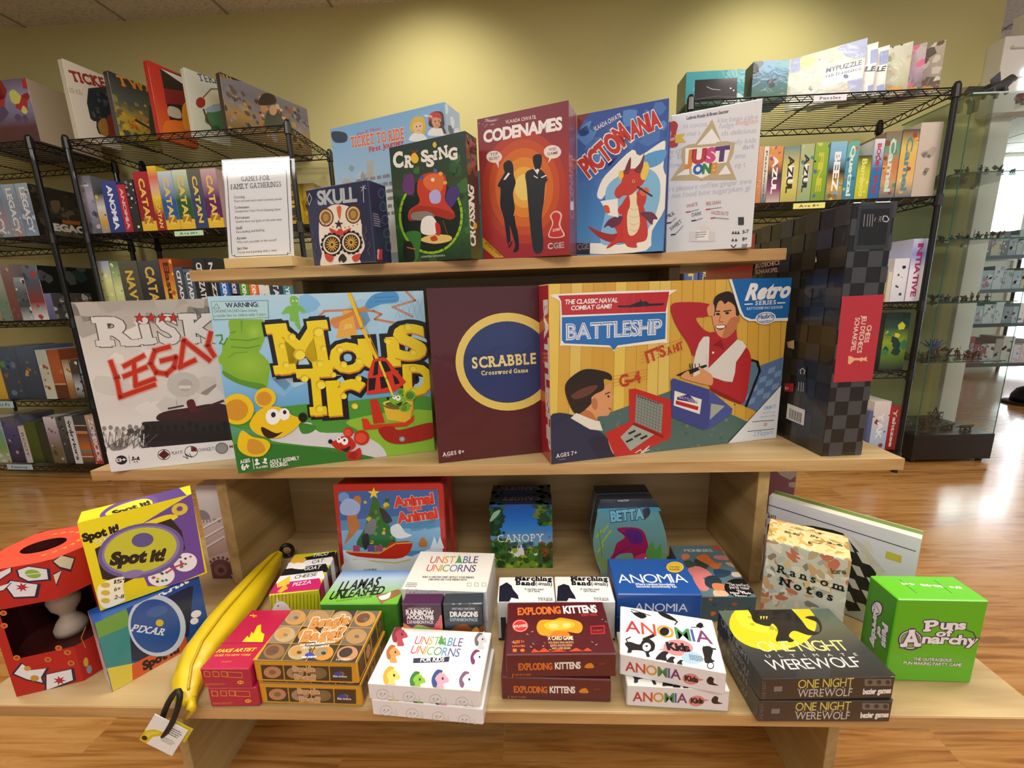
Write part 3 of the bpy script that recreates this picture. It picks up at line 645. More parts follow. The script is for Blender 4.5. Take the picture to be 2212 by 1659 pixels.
g = b.R_.fr(*A); g.text('CODENAMES', 1905, 900, 1895, 480, 30, '#b8808a', 0.03); g.rect('#eeeeee', 1880, 785, 1902, 840)
b.done('maroon game box with two dark suited silhouettes against an orange sun')

# blue dragon box
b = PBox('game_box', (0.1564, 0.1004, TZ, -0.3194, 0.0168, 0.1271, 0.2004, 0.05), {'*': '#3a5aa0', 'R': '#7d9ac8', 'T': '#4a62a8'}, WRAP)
f = b.F.fr(*B_); f.full('#5a9ad8', '#4585c8', '#3a68b4', '#34509c'); f.dabs(6, 40, ['#4a78c0', '#3f62ac', '#5a8cd0', '#36549c'], 0, .5, 1, 1, .04, .12)
f.poly('#7a2e34', [(140, 215), (225, 200), (140, 320)])
f.blob('#f4f2ea', [(275, 740), (310, 640), (380, 560), (510, 440), (560, 480), (700, 390), (730, 400), (715, 560), (740, 640), (730, 820), (640, 980), (600, 1110), (230, 1130), (235, 1060), (500, 1060), (600, 860), (560, 600), (420, 620), (330, 740), (300, 770)], 3)
f.blob('#86c0e8', [(340, 690), (450, 600), (600, 560), (690, 640), (680, 820), (590, 1000), (450, 1060), (300, 1060), (330, 860)]); 
f.blob('#5aa0d8', [(590, 480), (730, 440), (712, 520), (620, 560)])
RED, RD2, CRM = '#c8382c', '#a62c2c', '#f2e4c0'
f.blob(RD2, [(215, 950), (300, 985), (390, 1000), (480, 960), (500, 1040), (400, 1060), (300, 1030)]); f.blob(RED, [(440, 800), (520, 710), (580, 800), (612, 960), (600, 1040), (540, 1060), (540, 1090), (480, 1085), (440, 1050), (350, 1095), (345, 1080), (410, 1010), (390, 940), (440, 880)])
f.blob(CRM, [(490, 730), (530, 700), (545, 800), (560, 930), (530, 1000), (485, 1000), (475, 880), (495, 800)]); 
for y in (830, 880, 930, 970): f.line('#d8b888', 4, [(492, y), (520, y + 12), (552, y - 2)])
f.blob('#6a2e48', [(560, 860), (640, 855), (678, 900), (650, 905), (640, 940), (600, 900)]); f.blob('#6a2e48', [(440, 880), (360, 900), (318, 960), (350, 945), (380, 960), (430, 930)])
f.blob(RED, [(392, 740), (400, 700), (440, 650), (440, 590), (480, 570), (540, 570), (590, 620), (585, 660), (545, 700), (500, 740), (450, 745), (420, 765)]); f.blob('#7a2c3a', [(455, 600), (470, 545), (500, 490), (492, 590)]); f.blob('#7a2c3a', [(520, 580), (560, 530), (590, 465), (572, 590)])
f.blob('#efd050', [(565, 600), (600, 520), (622, 560), (600, 630), (575, 640)]); f.blob('#efd050', [(425, 640), (420, 590), (445, 580), (450, 620)])
f.ell('#f2c838', 518, 650, 9, 11); f.ell('#2a1a1a', 518, 650, 4, 8)
f.blob(RED, [(540, 800), (545, 720), (570, 690), (600, 720), (600, 780), (570, 830)]); f.blob('#e06a38', [(560, 710), (600, 690), (622, 715), (595, 745), (565, 740)]); f.line('#2a2a30', 12, [(548, 690), (640, 748)])
f.poly('#f4f4f2', [(298, 782), (412, 765), (418, 890), (350, 875)]); f.blob('#d8582e', [(320, 812), (352, 815), (360, 860), (330, 855)]); f.blob(RED, [(415, 830), (480, 770), (490, 830), (430, 870)])
f.text('PICTOM', 222, 625, 505, 370, 128, '#c23834', 0.05, out=('#f6f0e8', 0.045)); f.text('ANIA', 508, 368, 700, 285, 112, '#c23834', 0.05, out=('#f6f0e8', 0.045))
f.text('VLAADA CHVATIL', 258, 320, 442, 222, 30, '#e8e8f0', 0.015)
f.rect('#2a2630', 138, 1060, 228, 1135); f.text('CGE', 146, 1108, 222, 1098, 40, '#8a7a8a', 0.02)
g = b.R_; g.band('#3d6a2c', 0, .12); g.band('#2a3038', 0, .04)
b.done('blue game box with red cartoon dragon holding a pencil')

# blue and purple box standing behind it
b = PBox('game_box', (0.285, 0.20, TZ, 0.42, 0.0, 0.075, 0.229, 0.04), {'*': '#3a3f8c', 'L': '#5a6a9c', 'T': '#6a6fb0'}, WRAP); b.L_.dabs(4, 20, ['#8a98c0', '#c8d0e0', '#3a4a80'], 0, .5, 1, 1, .1, .3)
b.done('purple blue game box peeking over the dragon box')

# white word game box
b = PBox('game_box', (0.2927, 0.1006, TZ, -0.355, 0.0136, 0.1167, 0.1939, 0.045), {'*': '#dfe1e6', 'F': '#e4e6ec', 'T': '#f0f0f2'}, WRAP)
f = b.F.fr(*B_)
WD = '#c3c7d6'
for y, t, x0, x1, c in ((300, 'ts cocoa b', 845, 1040, WD), (262, 'kiss bean cake', 1075, 1340, WD), (352, 'mel s', 870, 960, WD), (300, 'fudge', 1085, 1180, WD), (278, 'Belgian', 1195, 1340, '#e0b6b4'), (350, 'ch delicious', 1100, 1330, WD), (412, 'candy kids', 1130, 1330, WD), (440, 'dark', 1240, 1320, '#b4b8cc'), (505, 'r b', 760, 840, WD), (560, 'low', 760, 830, WD), (470, 'e ch', 760, 840, WD), (500, 'smo', 1190, 1260, WD), (560, 'ng t', 1190, 1260, WD), (718, 'rt pleasure coffee ginger swe', 755, 1300, WD), (765, 'k nut food box sugarplum gi', 735, 1290, WD)):
    f.text(t, x0, y, x1, y - (x1 - x0) * .10, 34, c, 0.01, clip=True)
f.text('Ludovic Roudy & Bruno Sautter', 870, 242, 1148, 195, 22, '#33343a', 0.02)
GD = '#c2b08a'
f.poly(GD, [(1040, 240), (1200, 640), (760, 645)]); f.poly('#f4f3f0', [(1037, 300), (1100, 395), (940, 410)]); f.poly('#f4f3f0', [(1130, 540), (1165, 600), (1080, 608)]); f.poly('#f4f3f0', [(880, 560), (905, 605), (800, 612)])
f.blob(GD, [(838, 430), (930, 400), (940, 420), (1065, 405), (1070, 390), (1190, 395), (1150, 530), (1075, 545), (1072, 600), (968, 648), (890, 610), (888, 550), (845, 545)], 2); f.poly('#f8f7f4', [(862, 432), (1165, 412), (1135, 525), (1055, 535), (1055, 590), (968, 630), (905, 600), (900, 545), (860, 535)])
f.text('JUST', 868, 535, 1140, 508, 88, '#d8582e', 0.07, cols=['#e08a34', '#c03640', '#d84a86', '#5a3a78']); f.text('ONE', 914, 602, 1062, 592, 62, '#2a62b0', 0.07, cols=['#2a6ab8', '#3a8a48', '#e09a34'])
f.blob('#b83a3e', [(745, 420), (770, 330), (750, 285), (780, 250), (812, 275), (800, 340), (812, 415)]); f.poly('#e2c24a', [(790, 345), (862, 332), (842, 362), (868, 390), (795, 398)]); f.text('2019', 752, 385, 788, 380, 20, '#f2e2d8', 0.01)
for t, x, y, x1, y1, c in (('WHITE', 868, 828, 945, 812, '#b86a70'), ('BELGIAN', 1000, 810, 1095, 800, '#b86a70'), ('DARK', 905, 885, 970, 872, '#3a3a40'), ('HAZELNUTS', 1032, 868, 1145, 876, '#b86a70'), ('MILK', 740, 900, 795, 868, '#3a3a40'), ('SWEET', 768, 978, 842, 922, '#3a3a40')):
    f.text(t, x, y, x1, y1, 24, c, 0.0); f.line('#2e2e33' if c[1] == '3' else '#c04a50', 9, [(x, y + 28), (x + 26, y + 24)]); f.line('#8d9096', 5, [(x + 26, y + 24), (x1 + 5, y1 + 24)])
f.rect('#d9dade', 890, 985, 1060, 1050); f.rect('#f4f4f4', 940, 950, 1015, 1040); f.ell('#e8dcdc', 980, 962, 42, 18); f.lines('#8a8a90', .36, .10, .5, .15, 3)
f.rect('#33343a', 1212, 888, 1250, 940); f.text('3-7', 1240, 998, 1282, 992, 22, '#2a2a30', 0.02); f.text('8+', 1240, 1045, 1272, 1040, 22, '#2a2a30', 0.02); f.text("20'", 1235, 1092, 1272, 1088, 22, '#2a2a30', 0.02)
for x in (1178, 1196, 1214): f.poly('#2a2a30', [(x, 978), (x + 9, 1000), (x - 9, 1000)])
for x in (1176, 1198): f.poly('#2a2a30', [(x, 1028), (x + 9, 1048), (x - 9, 1048)])
f.line('#2a2a30', 6, [(1166, 1075), (1182, 1090), (1198, 1072)])
b.done('white game box with triangle logo and faint grey words')
# ---------------------------------------------------------------- boxes on the middle tier
M1 = (130, 580, 3.607); M2 = (430, 600, 3.687); M3 = (900, 580, 3.687); M4 = (1350, 570, 3.687)
rd = random.Random(5)
# grey war game box
b = PBox('game_box', (-0.5676, -0.0065 + 0.0, 0.0, 0.2817, 0.0, 0.265, 0.256, 0.05), {'*': '#d8d6d2', 'T': '#cfcbc4'}, CARD)
f = b.F.fr(*M1); f.full('#f0efec', '#efeeeb', '#d9d6d1', '#dedbd6', '#cfcbc4', '#a8a29a'); f.dabs(8, 40, ['#e4e1dc', '#d2cec8', '#dcd9d4'], 0, .35, 1, .8, .04, .1); f.dabs(9, 25, ['#aaa59d', '#b8b3ab', '#9d978f'], 0, .84, .9, 1, .04, .09)
f.ell('#c4c2bd', 960, 905, 130, 100, 0, 14); f.ell('#b2b0ab', 975, 910, 58, 48); f.rect('#dcdad6', 925, 912, 1020, 935)
[f.text(t, x0, y0, x1, y0 - 8, 215, '#5e5a56', .062, True) for t, x0, y0, x1 in (('R', 305, 600, 605), ('i', 640, 585, 740), ('S', 770, 582, 950), ('K', 975, 575, 1290))]; [f.text(t, x0, y0, x1, y0 - 8, 215, '#dcdad8', .04, True) for t, x0, y0, x1 in (('R', 305, 600, 605), ('i', 640, 585, 740), ('S', 770, 582, 950), ('K', 975, 575, 1290))]
for x in (618, 708, 795, 882): f.poly('#6a2622', [(x + (46 if i % 2 == 0 else 20) * math.sin(i*PI/5), 385 - (46 if i % 2 == 0 else 20) * math.cos(i*PI/5)) for i in range(10)]); f.poly('#c22a20', [(x + (36 if i % 2 == 0 else 15) * math.sin(i*PI/5), 385 - (36 if i % 2 == 0 else 15) * math.cos(i*PI/5)) for i in range(10)])
for w_, c in ((58, '#e2a79a'), (38, '#cc4430'), (26, '#c23018')):
    for q in ([(395, 725), (440, 850), (470, 1000), (735, 905)], [(575, 730), (590, 915)], [(500, 760), (650, 680)], [(500, 840), (670, 770)], [(585, 915), (735, 860)], [(850, 610), (740, 640), (705, 740), (750, 810), (830, 820), (890, 770), (905, 690), (790, 720)], [(935, 770), (965, 560), (1165, 715)], [(930, 770), (1050, 715)], [(1175, 500), (1150, 600), (1200, 680)]): f.line(c, w_, q)
f.dabs(11, 70, ['#3a3634', '#2a2726', '#4a3a38', '#5a3234', '#1f1d1d', '#6e6a66'], .36, .12, 1, .3, .015, .05); f.dabs(12, 40, ['#8a8580', '#b4afa8', '#5a5652', '#d8d5d0'], .02, .13, .42, .26, .01, .04)
f.blob('#3e2426', [(750, 1160), (800, 1120), (960, 1090), (1290, 1060), (1310, 1300), (1000, 1320), (900, 1220), (780, 1190)]); f.blob('#2c2828', [(640, 1230), (720, 1190), (1310, 1200), (1330, 1340), (700, 1390)]); f.line('#4a2a2c', 18, [(1060, 1110), (1270, 1030)]); f.blob('#5a2028', [(985, 1040), (1040, 1020), (1060, 1100), (1020, 1120)]); f.line('#3a3030', 12, [(845, 1090), (960, 1068)])
for i in range(12): x = 680 + i * 55; f.ell('#1d1b1b', x, 1235 + rd.uniform(-25, 15), 18, 24); f.blob('#242121', [(x - 24, 1340), (x - 20, 1262), (x + 20, 1258), (x + 26, 1335)])
for i in range(7): x = 345 + i * 50; f.ell('#8d8883', x, 1245 + rd.uniform(-15, 15), 15, 18); f.line('#5e5a56', 5, [(x - 20, 1390), (x - 5, 1270), (x + 30, 1380)]); f.line('#c9c5bf', 9, [(x + 5, 1380), (x + 12, 1290)])
for i in range(5): f.line('#6a6560', 5, [(360 + i * 70, 1400), (520 + i * 60, 1290)])
f.poly('#efeeec', [(360, 1425), (1340, 1335), (1400, 1500), (400, 1600)])
f.ell('#242222', 481, 1490, 45, 36); f.text('13+', 447, 1505, 520, 1497, 26, '#f2f2f0', 0.03); f.line('#555', 4, [(538, 1455), (548, 1515)])
for x in (572, 612): f.ell('#242222', x, 1472, 9, 9)
f.line('#242222', 9, [(562, 1490), (592, 1482), (622, 1486)]); f.text('3-5', 578, 1512, 612, 1508, 16, '#242222', 0.02)
f.ell('#242222', 812, 1448, 50, 42); f.ell('#efeeec', 812, 1448, 45, 37); f.poly('#5a2226', [(812, 1410), (858, 1446), (812, 1486), (768, 1450)])
f.text('PLAY IT.', 876, 1448, 965, 1440, 24, '#333', 0.01); f.ell('#333', 1024, 1424, 52, 44); f.ell('#efeeec', 1024, 1424, 47, 39); f.poly('#6a2428', [(1024, 1424), (1022, 1384), (1065, 1395), (1068, 1424)]); f.line('#333', 5, [(960, 1460), (1000, 1480), (975, 1440), (1030, 1470), (1010, 1440)])
f.text('CHANGE IT.', 1082, 1425, 1212, 1412, 26, '#444', 0.0); f.ell('#555', 1262, 1398, 50, 44); f.ell('#a09d98', 1262, 1398, 44, 38); f.text('M', 1325, 1398, 1350, 1395, 24, '#8a3a40', 0.01)
b.done('grey war strategy box with red spray painted lettering at left end of middle tier')

# bright marble trap box
b = PBox('game_box', (-0.3564, -0.0205, 0.0, 0.2914, 0.0, 0.2880, 0.2571, 0.055), {'*': '#a9d2ee', 'F': '#9fd0f0', 'T': '#c8e2f0', 'R': '#6a8a4a'}, GLOSS)
f = b.F.fr(*M2); f.full('#2e7d32', '#4f9a3a', '#6fb0e4', '#93c9f0', '#a9d6f2', '#b4daf0'); f.dabs(3, 18, ['#a5d2f0', '#b8dcf2', '#86c0ec'], .05, .45, 1, .98, .05, .12)
f.blob('#4e9a38', [(560, 1045), (1100, 990), (1900, 960), (1900, 1400), (900, 1260), (240, 1180)]); f.blob('#92c63a', [(1200, 1130), (1880, 1060), (1890, 1400), (1480, 1440), (1300, 1240)]); f.blob('#dcdce2', [(560, 1280), (860, 1150), (960, 1230), (1240, 1240), (1440, 1330), (1470, 1440), (1100, 1360), (800, 1330)]); f.blob('#2f7a2e', [(270, 1330), (800, 1340), (1100, 1390), (1240, 1450), (700, 1530), (300, 1570)])
f.blob('#3f8a34', [(800, 1160), (930, 1180), (900, 1230), (820, 1240)])
for q in ([(940, 320), (1000, 265), (1250, 255), (1390, 265), (1450, 290), (1400, 330), (1560, 360)], [(1540, 235), (1720, 180), (1650, 110)], [(1560, 240), (1700, 310)]): f.line('#c98560', 18, q)
for i in range(5): f.line('#8ab8dc', 4, [(1560 + i * 45, 180), (1600 + i * 45, 320)]); f.line('#8ab8dc', 3, [(1620 + i * 40, 180), (1560 + i * 45, 320)])
f.blob('#d98c62', [(1060, 320), (1280, 300), (1280, 410), (1080, 400)]); f.poly('#e8b04a', [(1150, 260), (1220, 260), (1260, 470), (1090, 480)]); f.poly('#f0c860', [(1165, 370), (1215, 365), (1225, 400), (1150, 410)])
f.line('#d08a3a', 34, [(1070, 350), (1350, 230)]); f.blob('#4f9ad8', [(1325, 210), (1400, 130), (1560, 110), (1585, 190), (1450, 210), (1350, 250)]); f.line('#3a80c4', 6, [(1400, 160), (1560, 150)]); f.line('#3a80c4', 6, [(1400, 190), (1560, 180)])
GR, GD_ = '#86b830', '#5f9626'
f.blob('#7fbe4e', [(725, 160), (755, 143), (790, 165), (788, 215), (760, 232), (730, 210)]); f.blob('#7fbe4e', [(660, 280), (700, 230), (745, 222), (800, 220), (848, 262), (840, 275), (795, 270), (800, 350), (812, 400), (795, 415), (765, 370), (760, 350), (725, 340), (720, 285), (668, 290)]); f.ell('#e8f4e0', 748, 184, 8, 6); f.ell('#e8f4e0', 778, 184, 8, 6)
f.blob(GR, [(250, 330), (490, 320), (530, 440), (500, 540), (480, 600), (560, 680), (555, 790), (515, 890), (330, 830), (200, 760), (185, 700), (145, 650), (180, 600), (190, 530), (245, 450)]); f.blob(GD_, [(195, 740), (330, 810), (520, 850), (500, 892), (330, 850), (205, 785)]); f.ell('#9aca3e', 400, 690, 155, 115, 12, 24, rim=GR); f.ell('#a5d048', 440, 430, 75, 70, 0, 20, rim=GR)
f.line(GD_, 9, [(250, 490), (390, 500), (480, 480)]); f.line(GD_, 9, [(260, 550), (390, 560), (480, 540)]); f.line(GD_, 12, [(135, 460), (180, 455), (185, 490), (165, 520), (200, 530), (225, 480)]); f.line(GD_, 5, [(230, 640), (280, 600), (390, 590)]); f.poly('#6a9e28', [(330, 345), (350, 335), (340, 460)]); f.line(GD_, 10, [(252, 440), (290, 430)])
f.rect('#b5dde2', 96, 190, 550, 330); f.line('#6a90a0', 4, [(96, 190), (548, 180), (556, 316), (118, 336)], True); f.text('WARNING:', 215, 238, 475, 230, 38, '#3a2f60', 0.025); f.text('CHOKING HAZARD-Game contains', 122, 278, 465, 270, 24, '#4a6a72', 0.0); f.text('a marble. Not for children under 3 years.', 124, 315, 535, 300, 24, '#4a6a72', 0.0); f.line('#4a6a72', 4, [(138, 205), (165, 242), (113, 244)], True)
# lettering with black surround
YL, OR_ = '#f3d91e', '#d8862a'
LT = (('M', 622, 762, 1060, 715, 380), ('o', 1062, 748, 1325, 735, 330), ('u', 1305, 712, 1590, 690, 330), ('s', 1575, 645, 1800, 632, 390), ('T', 790, 1095, 1110, 1075, 355), ('r', 1050, 1088, 1320, 1070, 390), ('p', 1640, 925, 1850, 915, 345))
for q in LT: f.text(*q, '#16161c', 0.085, q[0] in 'MT')
f.k += 2
for t, x0, y0, x1, y1, h in LT: f.text(t, x0 + 6, y0 + 12, x1 + 6, y1 + 12, h, OR_, 0.022, t in 'MT'); f.text(t, x0, y0, x1, y1, h, YL, 0.022, t in 'MT')
for x, y, r_ in ((660, 540, 26), (740, 470, 32), (800, 610, 50), (950, 430, 45), (990, 560, 24), (690, 690, 26), (960, 680, 28), (1150, 690, 30), (1120, 570, 28), (1270, 660, 26), (1460, 660, 26), (1500, 500, 28), (1660, 390, 30), (1700, 590, 26), (840, 800, 34), (970, 850, 42), (1070, 770, 24), (960, 1040, 34), (1150, 940, 28), (1270, 800, 26), (1240, 1020, 26), (1700, 720, 30), (1700, 900, 30)): f.ell('#dcbf1a', x, y, r_, r_ * .9, 0, 14); f.ell('#f8e64a', x + 5, y + 6, r_ * .78, r_ * .7, 0, 14)
f.line('#f0c81e', 26, [(1195, 125), (1300, 400), (1415, 640)]); f.line('#c8962a', 5, [(1212, 125), (1432, 630)])
# red cage, tray, yellow tub
RD_ = '#d8381e'
f.poly(RD_, [(1385, 650), (1470, 630), (1500, 650), (1650, 830), (1560, 905), (1335, 930), (1345, 770)])
for q in ([(1400, 670), (1430, 660), (1425, 770), (1385, 780)], [(1450, 660), (1490, 665), (1530, 740), (1455, 760)], [(1350, 800), (1410, 795), (1400, 890), (1350, 900)], [(1440, 790), (1500, 780), (1520, 865), (1450, 885)], [(1540, 765), (1580, 800), (1600, 840), (1560, 850)]): f.poly('#1a1214', q)
f.line('#f0d23a', 18, [(1438, 670), (1490, 800), (1540, 930)])
f.poly('#c8301c', [(1360, 970), (1420, 965), (1480, 1150), (1390, 1160)]); f.poly(RD_, [(1295, 1120), (1340, 1120), (1370, 1170), (1640, 1150), (1715, 1090), (1710, 1140), (1650, 1180), (1310, 1210)]); f.blob('#a82018', [(1430, 1200), (1540, 1180), (1600, 1210), (1870, 1150), (1880, 1260), (1700, 1310), (1560, 1320), (1470, 1280)]); f.ell('#c8ccd0', 1617, 1283, 24, 22, 0, 14, rim='#80868c')
f.poly('#e8c23a', [(1465, 1010), (1700, 1020), (1685, 1120), (1640, 1150), (1500, 1130)]); f.ell('#6a6a30', 1580, 1010, 115, 38); f.ell('#f0d050', 1582, 1000, 118, 30); f.ell('#5a6a2a', 1582, 1006, 100, 24)
def mouse(x, y, s_, c1, c2, c3, flip=1):
    X = lambda px, py: (x + flip * px * s_, y + py * s_)
    for ex, ey, er in ((-240, -40, 130), (-20, -130, 85)): f.ell(c1, *X(ex, ey), er * s_, er * s_ * .95, 0, 22); f.ell(c3, *X(ex - 10 * flip, ey + 6), er * s_ * .72, er * s_ * .66, 0, 20)
    f.blob(c1, [X(-210, 130), X(-120, 180), X(-20, 200), X(20, 250), X(-40, 330), X(-160, 330), X(-240, 260)]); f.blob(c1, [X(-140, 60), X(-60, -40), X(80, -60), X(200, 10), X(270, 40), X(200, 130), X(80, 190), X(-60, 170), X(-130, 120)])
    f.ell('#181618', *X(278, 25), 36 * s_, 38 * s_, 0, 16)
    for ex, ey, er in ((40, 20, 58), (130, 0, 44)): f.ell('#fbfbfb', *X(ex, ey), er * s_, er * 1.1 * s_, 0, 18); f.ell('#222230', *X(ex + 4, ey - 16), er * .33 * s_, er * .38 * s_, 0, 12)
    f.blob('#3a1a14', [X(-50, 100), X(60, 150), X(120, 140), X(40, 190), X(-30, 170)])
    f.blob(c2, [X(-150, 200), X(-60, 215), X(-20, 290), X(-100, 320), X(-160, 290)])
mouse(550, 1085, 1.0, '#f2cc1c', '#d89a30', '#d8982a')
mouse(1180, 1290, .48, '#c8281e', '#a01a18', '#e05038', -1); mouse(1600, 950, .34, '#7fbe34', '#5f9626', '#5a8a2a', -1)
f.text('AGES', 335, 1478, 412, 1462, 28, '#f4f6f0', 0.03); f.text('6+', 350, 1530, 408, 1515, 46, '#f4f6f0', 0.05); f.line('#f4f6f0', 5, [(430, 1440), (442, 1520)]); f.ell('#f4f6f0', 462, 1450, 13, 13); f.blob('#f4f6f0', [(448, 1490), (462, 1462), (490, 1480)]); f.ell('#f4f6f0', 530, 1445, 13, 13); f.blob('#f4f6f0', [(505, 1470), (530, 1458), (548, 1478)]); f.text('PLAYERS', 460, 1518, 550, 1505, 17, '#f4f6f0', 0.03); f.text('ADULT ASSEMBLY', 568, 1478, 802, 1445, 30, '#f4f6f0', 0.025); f.text('REQUIRED.', 575, 1510, 715, 1490, 30, '#f4f6f0', 0.025)
b.done('bright blue and green box with bubbly yellow cheese lettering')

# maroon crossword box
b = PBox('game_box', (-0.0622, 0.0075, 0.0, 0.242, 0.0, 0.1635, 0.2585, 0.045), {'*': '#4d1a22', 'T': '#6a3238'}, WRAP)
f = b.F.fr(*M3); f.full('#561d24', '#57202a', '#4a161e'); f.ell('#e8cf6a', 725, 742, 415, 390, 0, 48); f.ell('#2b3c70', 722, 745, 350, 325, 0, 48)
f.text('SCRABBLE', 440, 795, 955, 755, 84, '#eedc90', 0.03, True, gap=.05); f.text('Crossword Game', 514, 850, 888, 825, 34, '#eedc90', 0.03, True); f.text('AGES 8+', 208, 1497, 382, 1470, 30, '#f0eeee', 0.02, True); f.lines('#a88', .06, .032, .12, .045, 2)
b.done('maroon box with large navy circle ringed in yellow')

# wide yellow naval box
b = PBox('game_box', (0.1068, -0.0018, 0.0, 0.2568, 0.0, 0.3906, 0.2585, 0.0494), {'*': '#b3202a', 'F': '#e2bd52', 'L': '#b8202c', 'T': '#d8c07a', 'R': '#2a62b0'}, WRAP)
f = b.F.fr(*M3); f.full('#dba93c', '#e8c54a', '#e2c060', '#dcb860')
for i in range(30):
    x = 1060 + i * 88; f.poly(rd.choice(['#e6c868', '#dcae48', '#e0b850', '#eacb5c', '#d8a640']), [(x, 90), (x + 86, 90), (x + 62, 1200), (x - 20, 1200)]); f.line('#a87a28', 3, [(x + 86, 90), (x + 62, 1200)])
f.blob('#e8d850', [(1300, 600), (1900, 560), (1900, 900), (1300, 1050)], 3) if False else None
f.poly('#4f6f6c', [(1040, 1250), (1470, 1170), (2060, 960), (2900, 1340), (2480, 1700), (1100, 1700)]); f.dabs(21, 60, ['#6a8a86', '#44625e', '#5c7c78'], .15, .0, .85, .28, .005, .014)
# shield
f.blob('#f6f2ea', [(1095, 205), (2035, 170), (2000, 215), (1990, 560), (1960, 590), (1590, 630), (1572, 662), (1540, 628), (1180, 612), (1145, 580), (1140, 260)], 2)
f.poly('#c02c36', [(1125, 216), (2010, 185), (1982, 345), (1155, 372), (1150, 260)]); f.poly('#2a72c0', [(1155, 388), (1984, 352), (1978, 560), (1600, 612), (1570, 648), (1535, 612), (1175, 596), (1155, 570)])
f.text('THE CLASSIC NAVAL', 1178, 285, 1598, 268, 36, '#f6f4f2', 0.025, shear=.15); f.text('COMBAT GAME!', 1228, 332, 1548, 316, 34, '#f6f4f2', 0.025, shear=.15)
f.poly('#242830', [(1598, 295), (1700, 292), (1750, 270), (1775, 265), (1780, 240), (1790, 262), (1830, 262), (1850, 280), (1970, 275), (1960, 292), (1700, 310), (1605, 310)])
f.text('BATTLESHIP', 1195, 565, 1945, 520, 118, '#eef2f8', 0.04, gap=.045); f.text('BATTLESHIP', 1199, 561, 1941, 516, 112, '#2a72c0', 0.012, gap=.075); f.text('BATTLESHIP', 1201, 559, 1939, 515, 106, '#e6eef8', -0.012, gap=.1)
f.text("IT'S", 1840, 752, 1985, 690, 88, '#c03a2c', 0.03); f.text('A HIT', 2000, 690, 2125, 640, 62, '#c03a2c', 0.03); f.text('G-4', 1620, 945, 1785, 905, 92, '#c03a2c', 0.03)
for k in range(4): f.line('#c88a3a', 3, [(1780, 670 + k * 28), (2110, 560 + k * 28)]); f.line('#c88a3a', 3, [(1560, 860 + k * 26), (1840, 800 + k * 26)])
SK, SK2, HR = '#e0a070', '#c47a4c', '#2c2220'
# boy
f.blob('#26304e', [(1050, 1190), (1240, 1165), (1330, 1260), (1480, 1310), (1560, 1450), (1620, 1480), (1590, 1510), (1080, 1580)]); f.blob('#202844', [(1360, 1370), (1500, 1340), (1600, 1470), (1480, 1530)])
f.blob(SK, [(1290, 1130), (1420, 1000), (1540, 910), (1545, 980), (1565, 1020), (1555, 1060), (1540, 1130), (1520, 1170), (1440, 1180), (1430, 1240), (1330, 1230)]); f.blob(SK2, [(1300, 1130), (1370, 1130), (1420, 1180), (1430, 1240), (1330, 1220)])
f.blob(HR, [(1185, 920), (1260, 840), (1350, 800), (1480, 815), (1545, 845), (1550, 890), (1490, 880), (1490, 960), (1420, 1000), (1390, 1030), (1385, 1080), (1270, 1160), (1195, 1030)]); f.blob('#6a4038', [(1230, 1010), (1330, 950), (1440, 930), (1380, 1000), (1270, 1040)]); f.blob(SK2, [(1390, 1050), (1420, 1030), (1440, 1070), (1430, 1120), (1400, 1110)]); f.line(HR, 9, [(1500, 1000), (1535, 985)]); f.ell(HR, 1525, 1018, 8, 10); f.line('#7a2a24', 8, [(1530, 1110), (1545, 1125)])
f.poly('#ece8da', [(1225, 1190), (1270, 1150), (1420, 1210), (1455, 1215), (1480, 1290), (1380, 1280)])
f.blob(SK, [(1520, 1350), (1560, 1350), (1570, 1270), (1580, 1340), (1605, 1250), (1615, 1330), (1640, 1265), (1640, 1340), (1668, 1310), (1650, 1400), (1620, 1480), (1560, 1470)])
# red console
f.poly('#c42c2a', [(1690, 960), (1740, 955), (2030, 1050), (2020, 1350), (1740, 1480), (1580, 1500), (1500, 1310), (1690, 1220)]); f.poly('#8f9a94', [(1745, 1000), (1960, 1080), (1945, 1310), (1735, 1220)]); f.poly('#a8b2aa', [(1620, 1340), (1720, 1245), (1890, 1320), (1700, 1450)]); f.poly('#8a1c1e', [(1725, 1225), (1965, 1330), (1960, 1350), (1715, 1240)])
for k in range(9): f.line('#4a544e', 2.5, [(1745 + k * 24, 1000 + k * 9), (1735 + k * 23, 1220 + k * 10)]); f.line('#4a544e', 2.5, [(1744, 1005 + k * 25), (1958, 1085 + k * 26)]); f.ell('#1d1d20', 1760 + k * 20, 1018 + k * 7, 6, 6, 0, 8)
for x, y in ((1710, 1300), (1755, 1325), (1805, 1340), (1690, 1365)): f.poly('#26282a', [(x - 30, y + 8), (x + 25, y - 18), (x + 32, y - 4), (x - 20, y + 22)])
f.line('#f2efe8', 6, [(1740, 1465), (1780, 1440), (1800, 1470), (1850, 1410), (1780, 1470), (1850, 1440)])
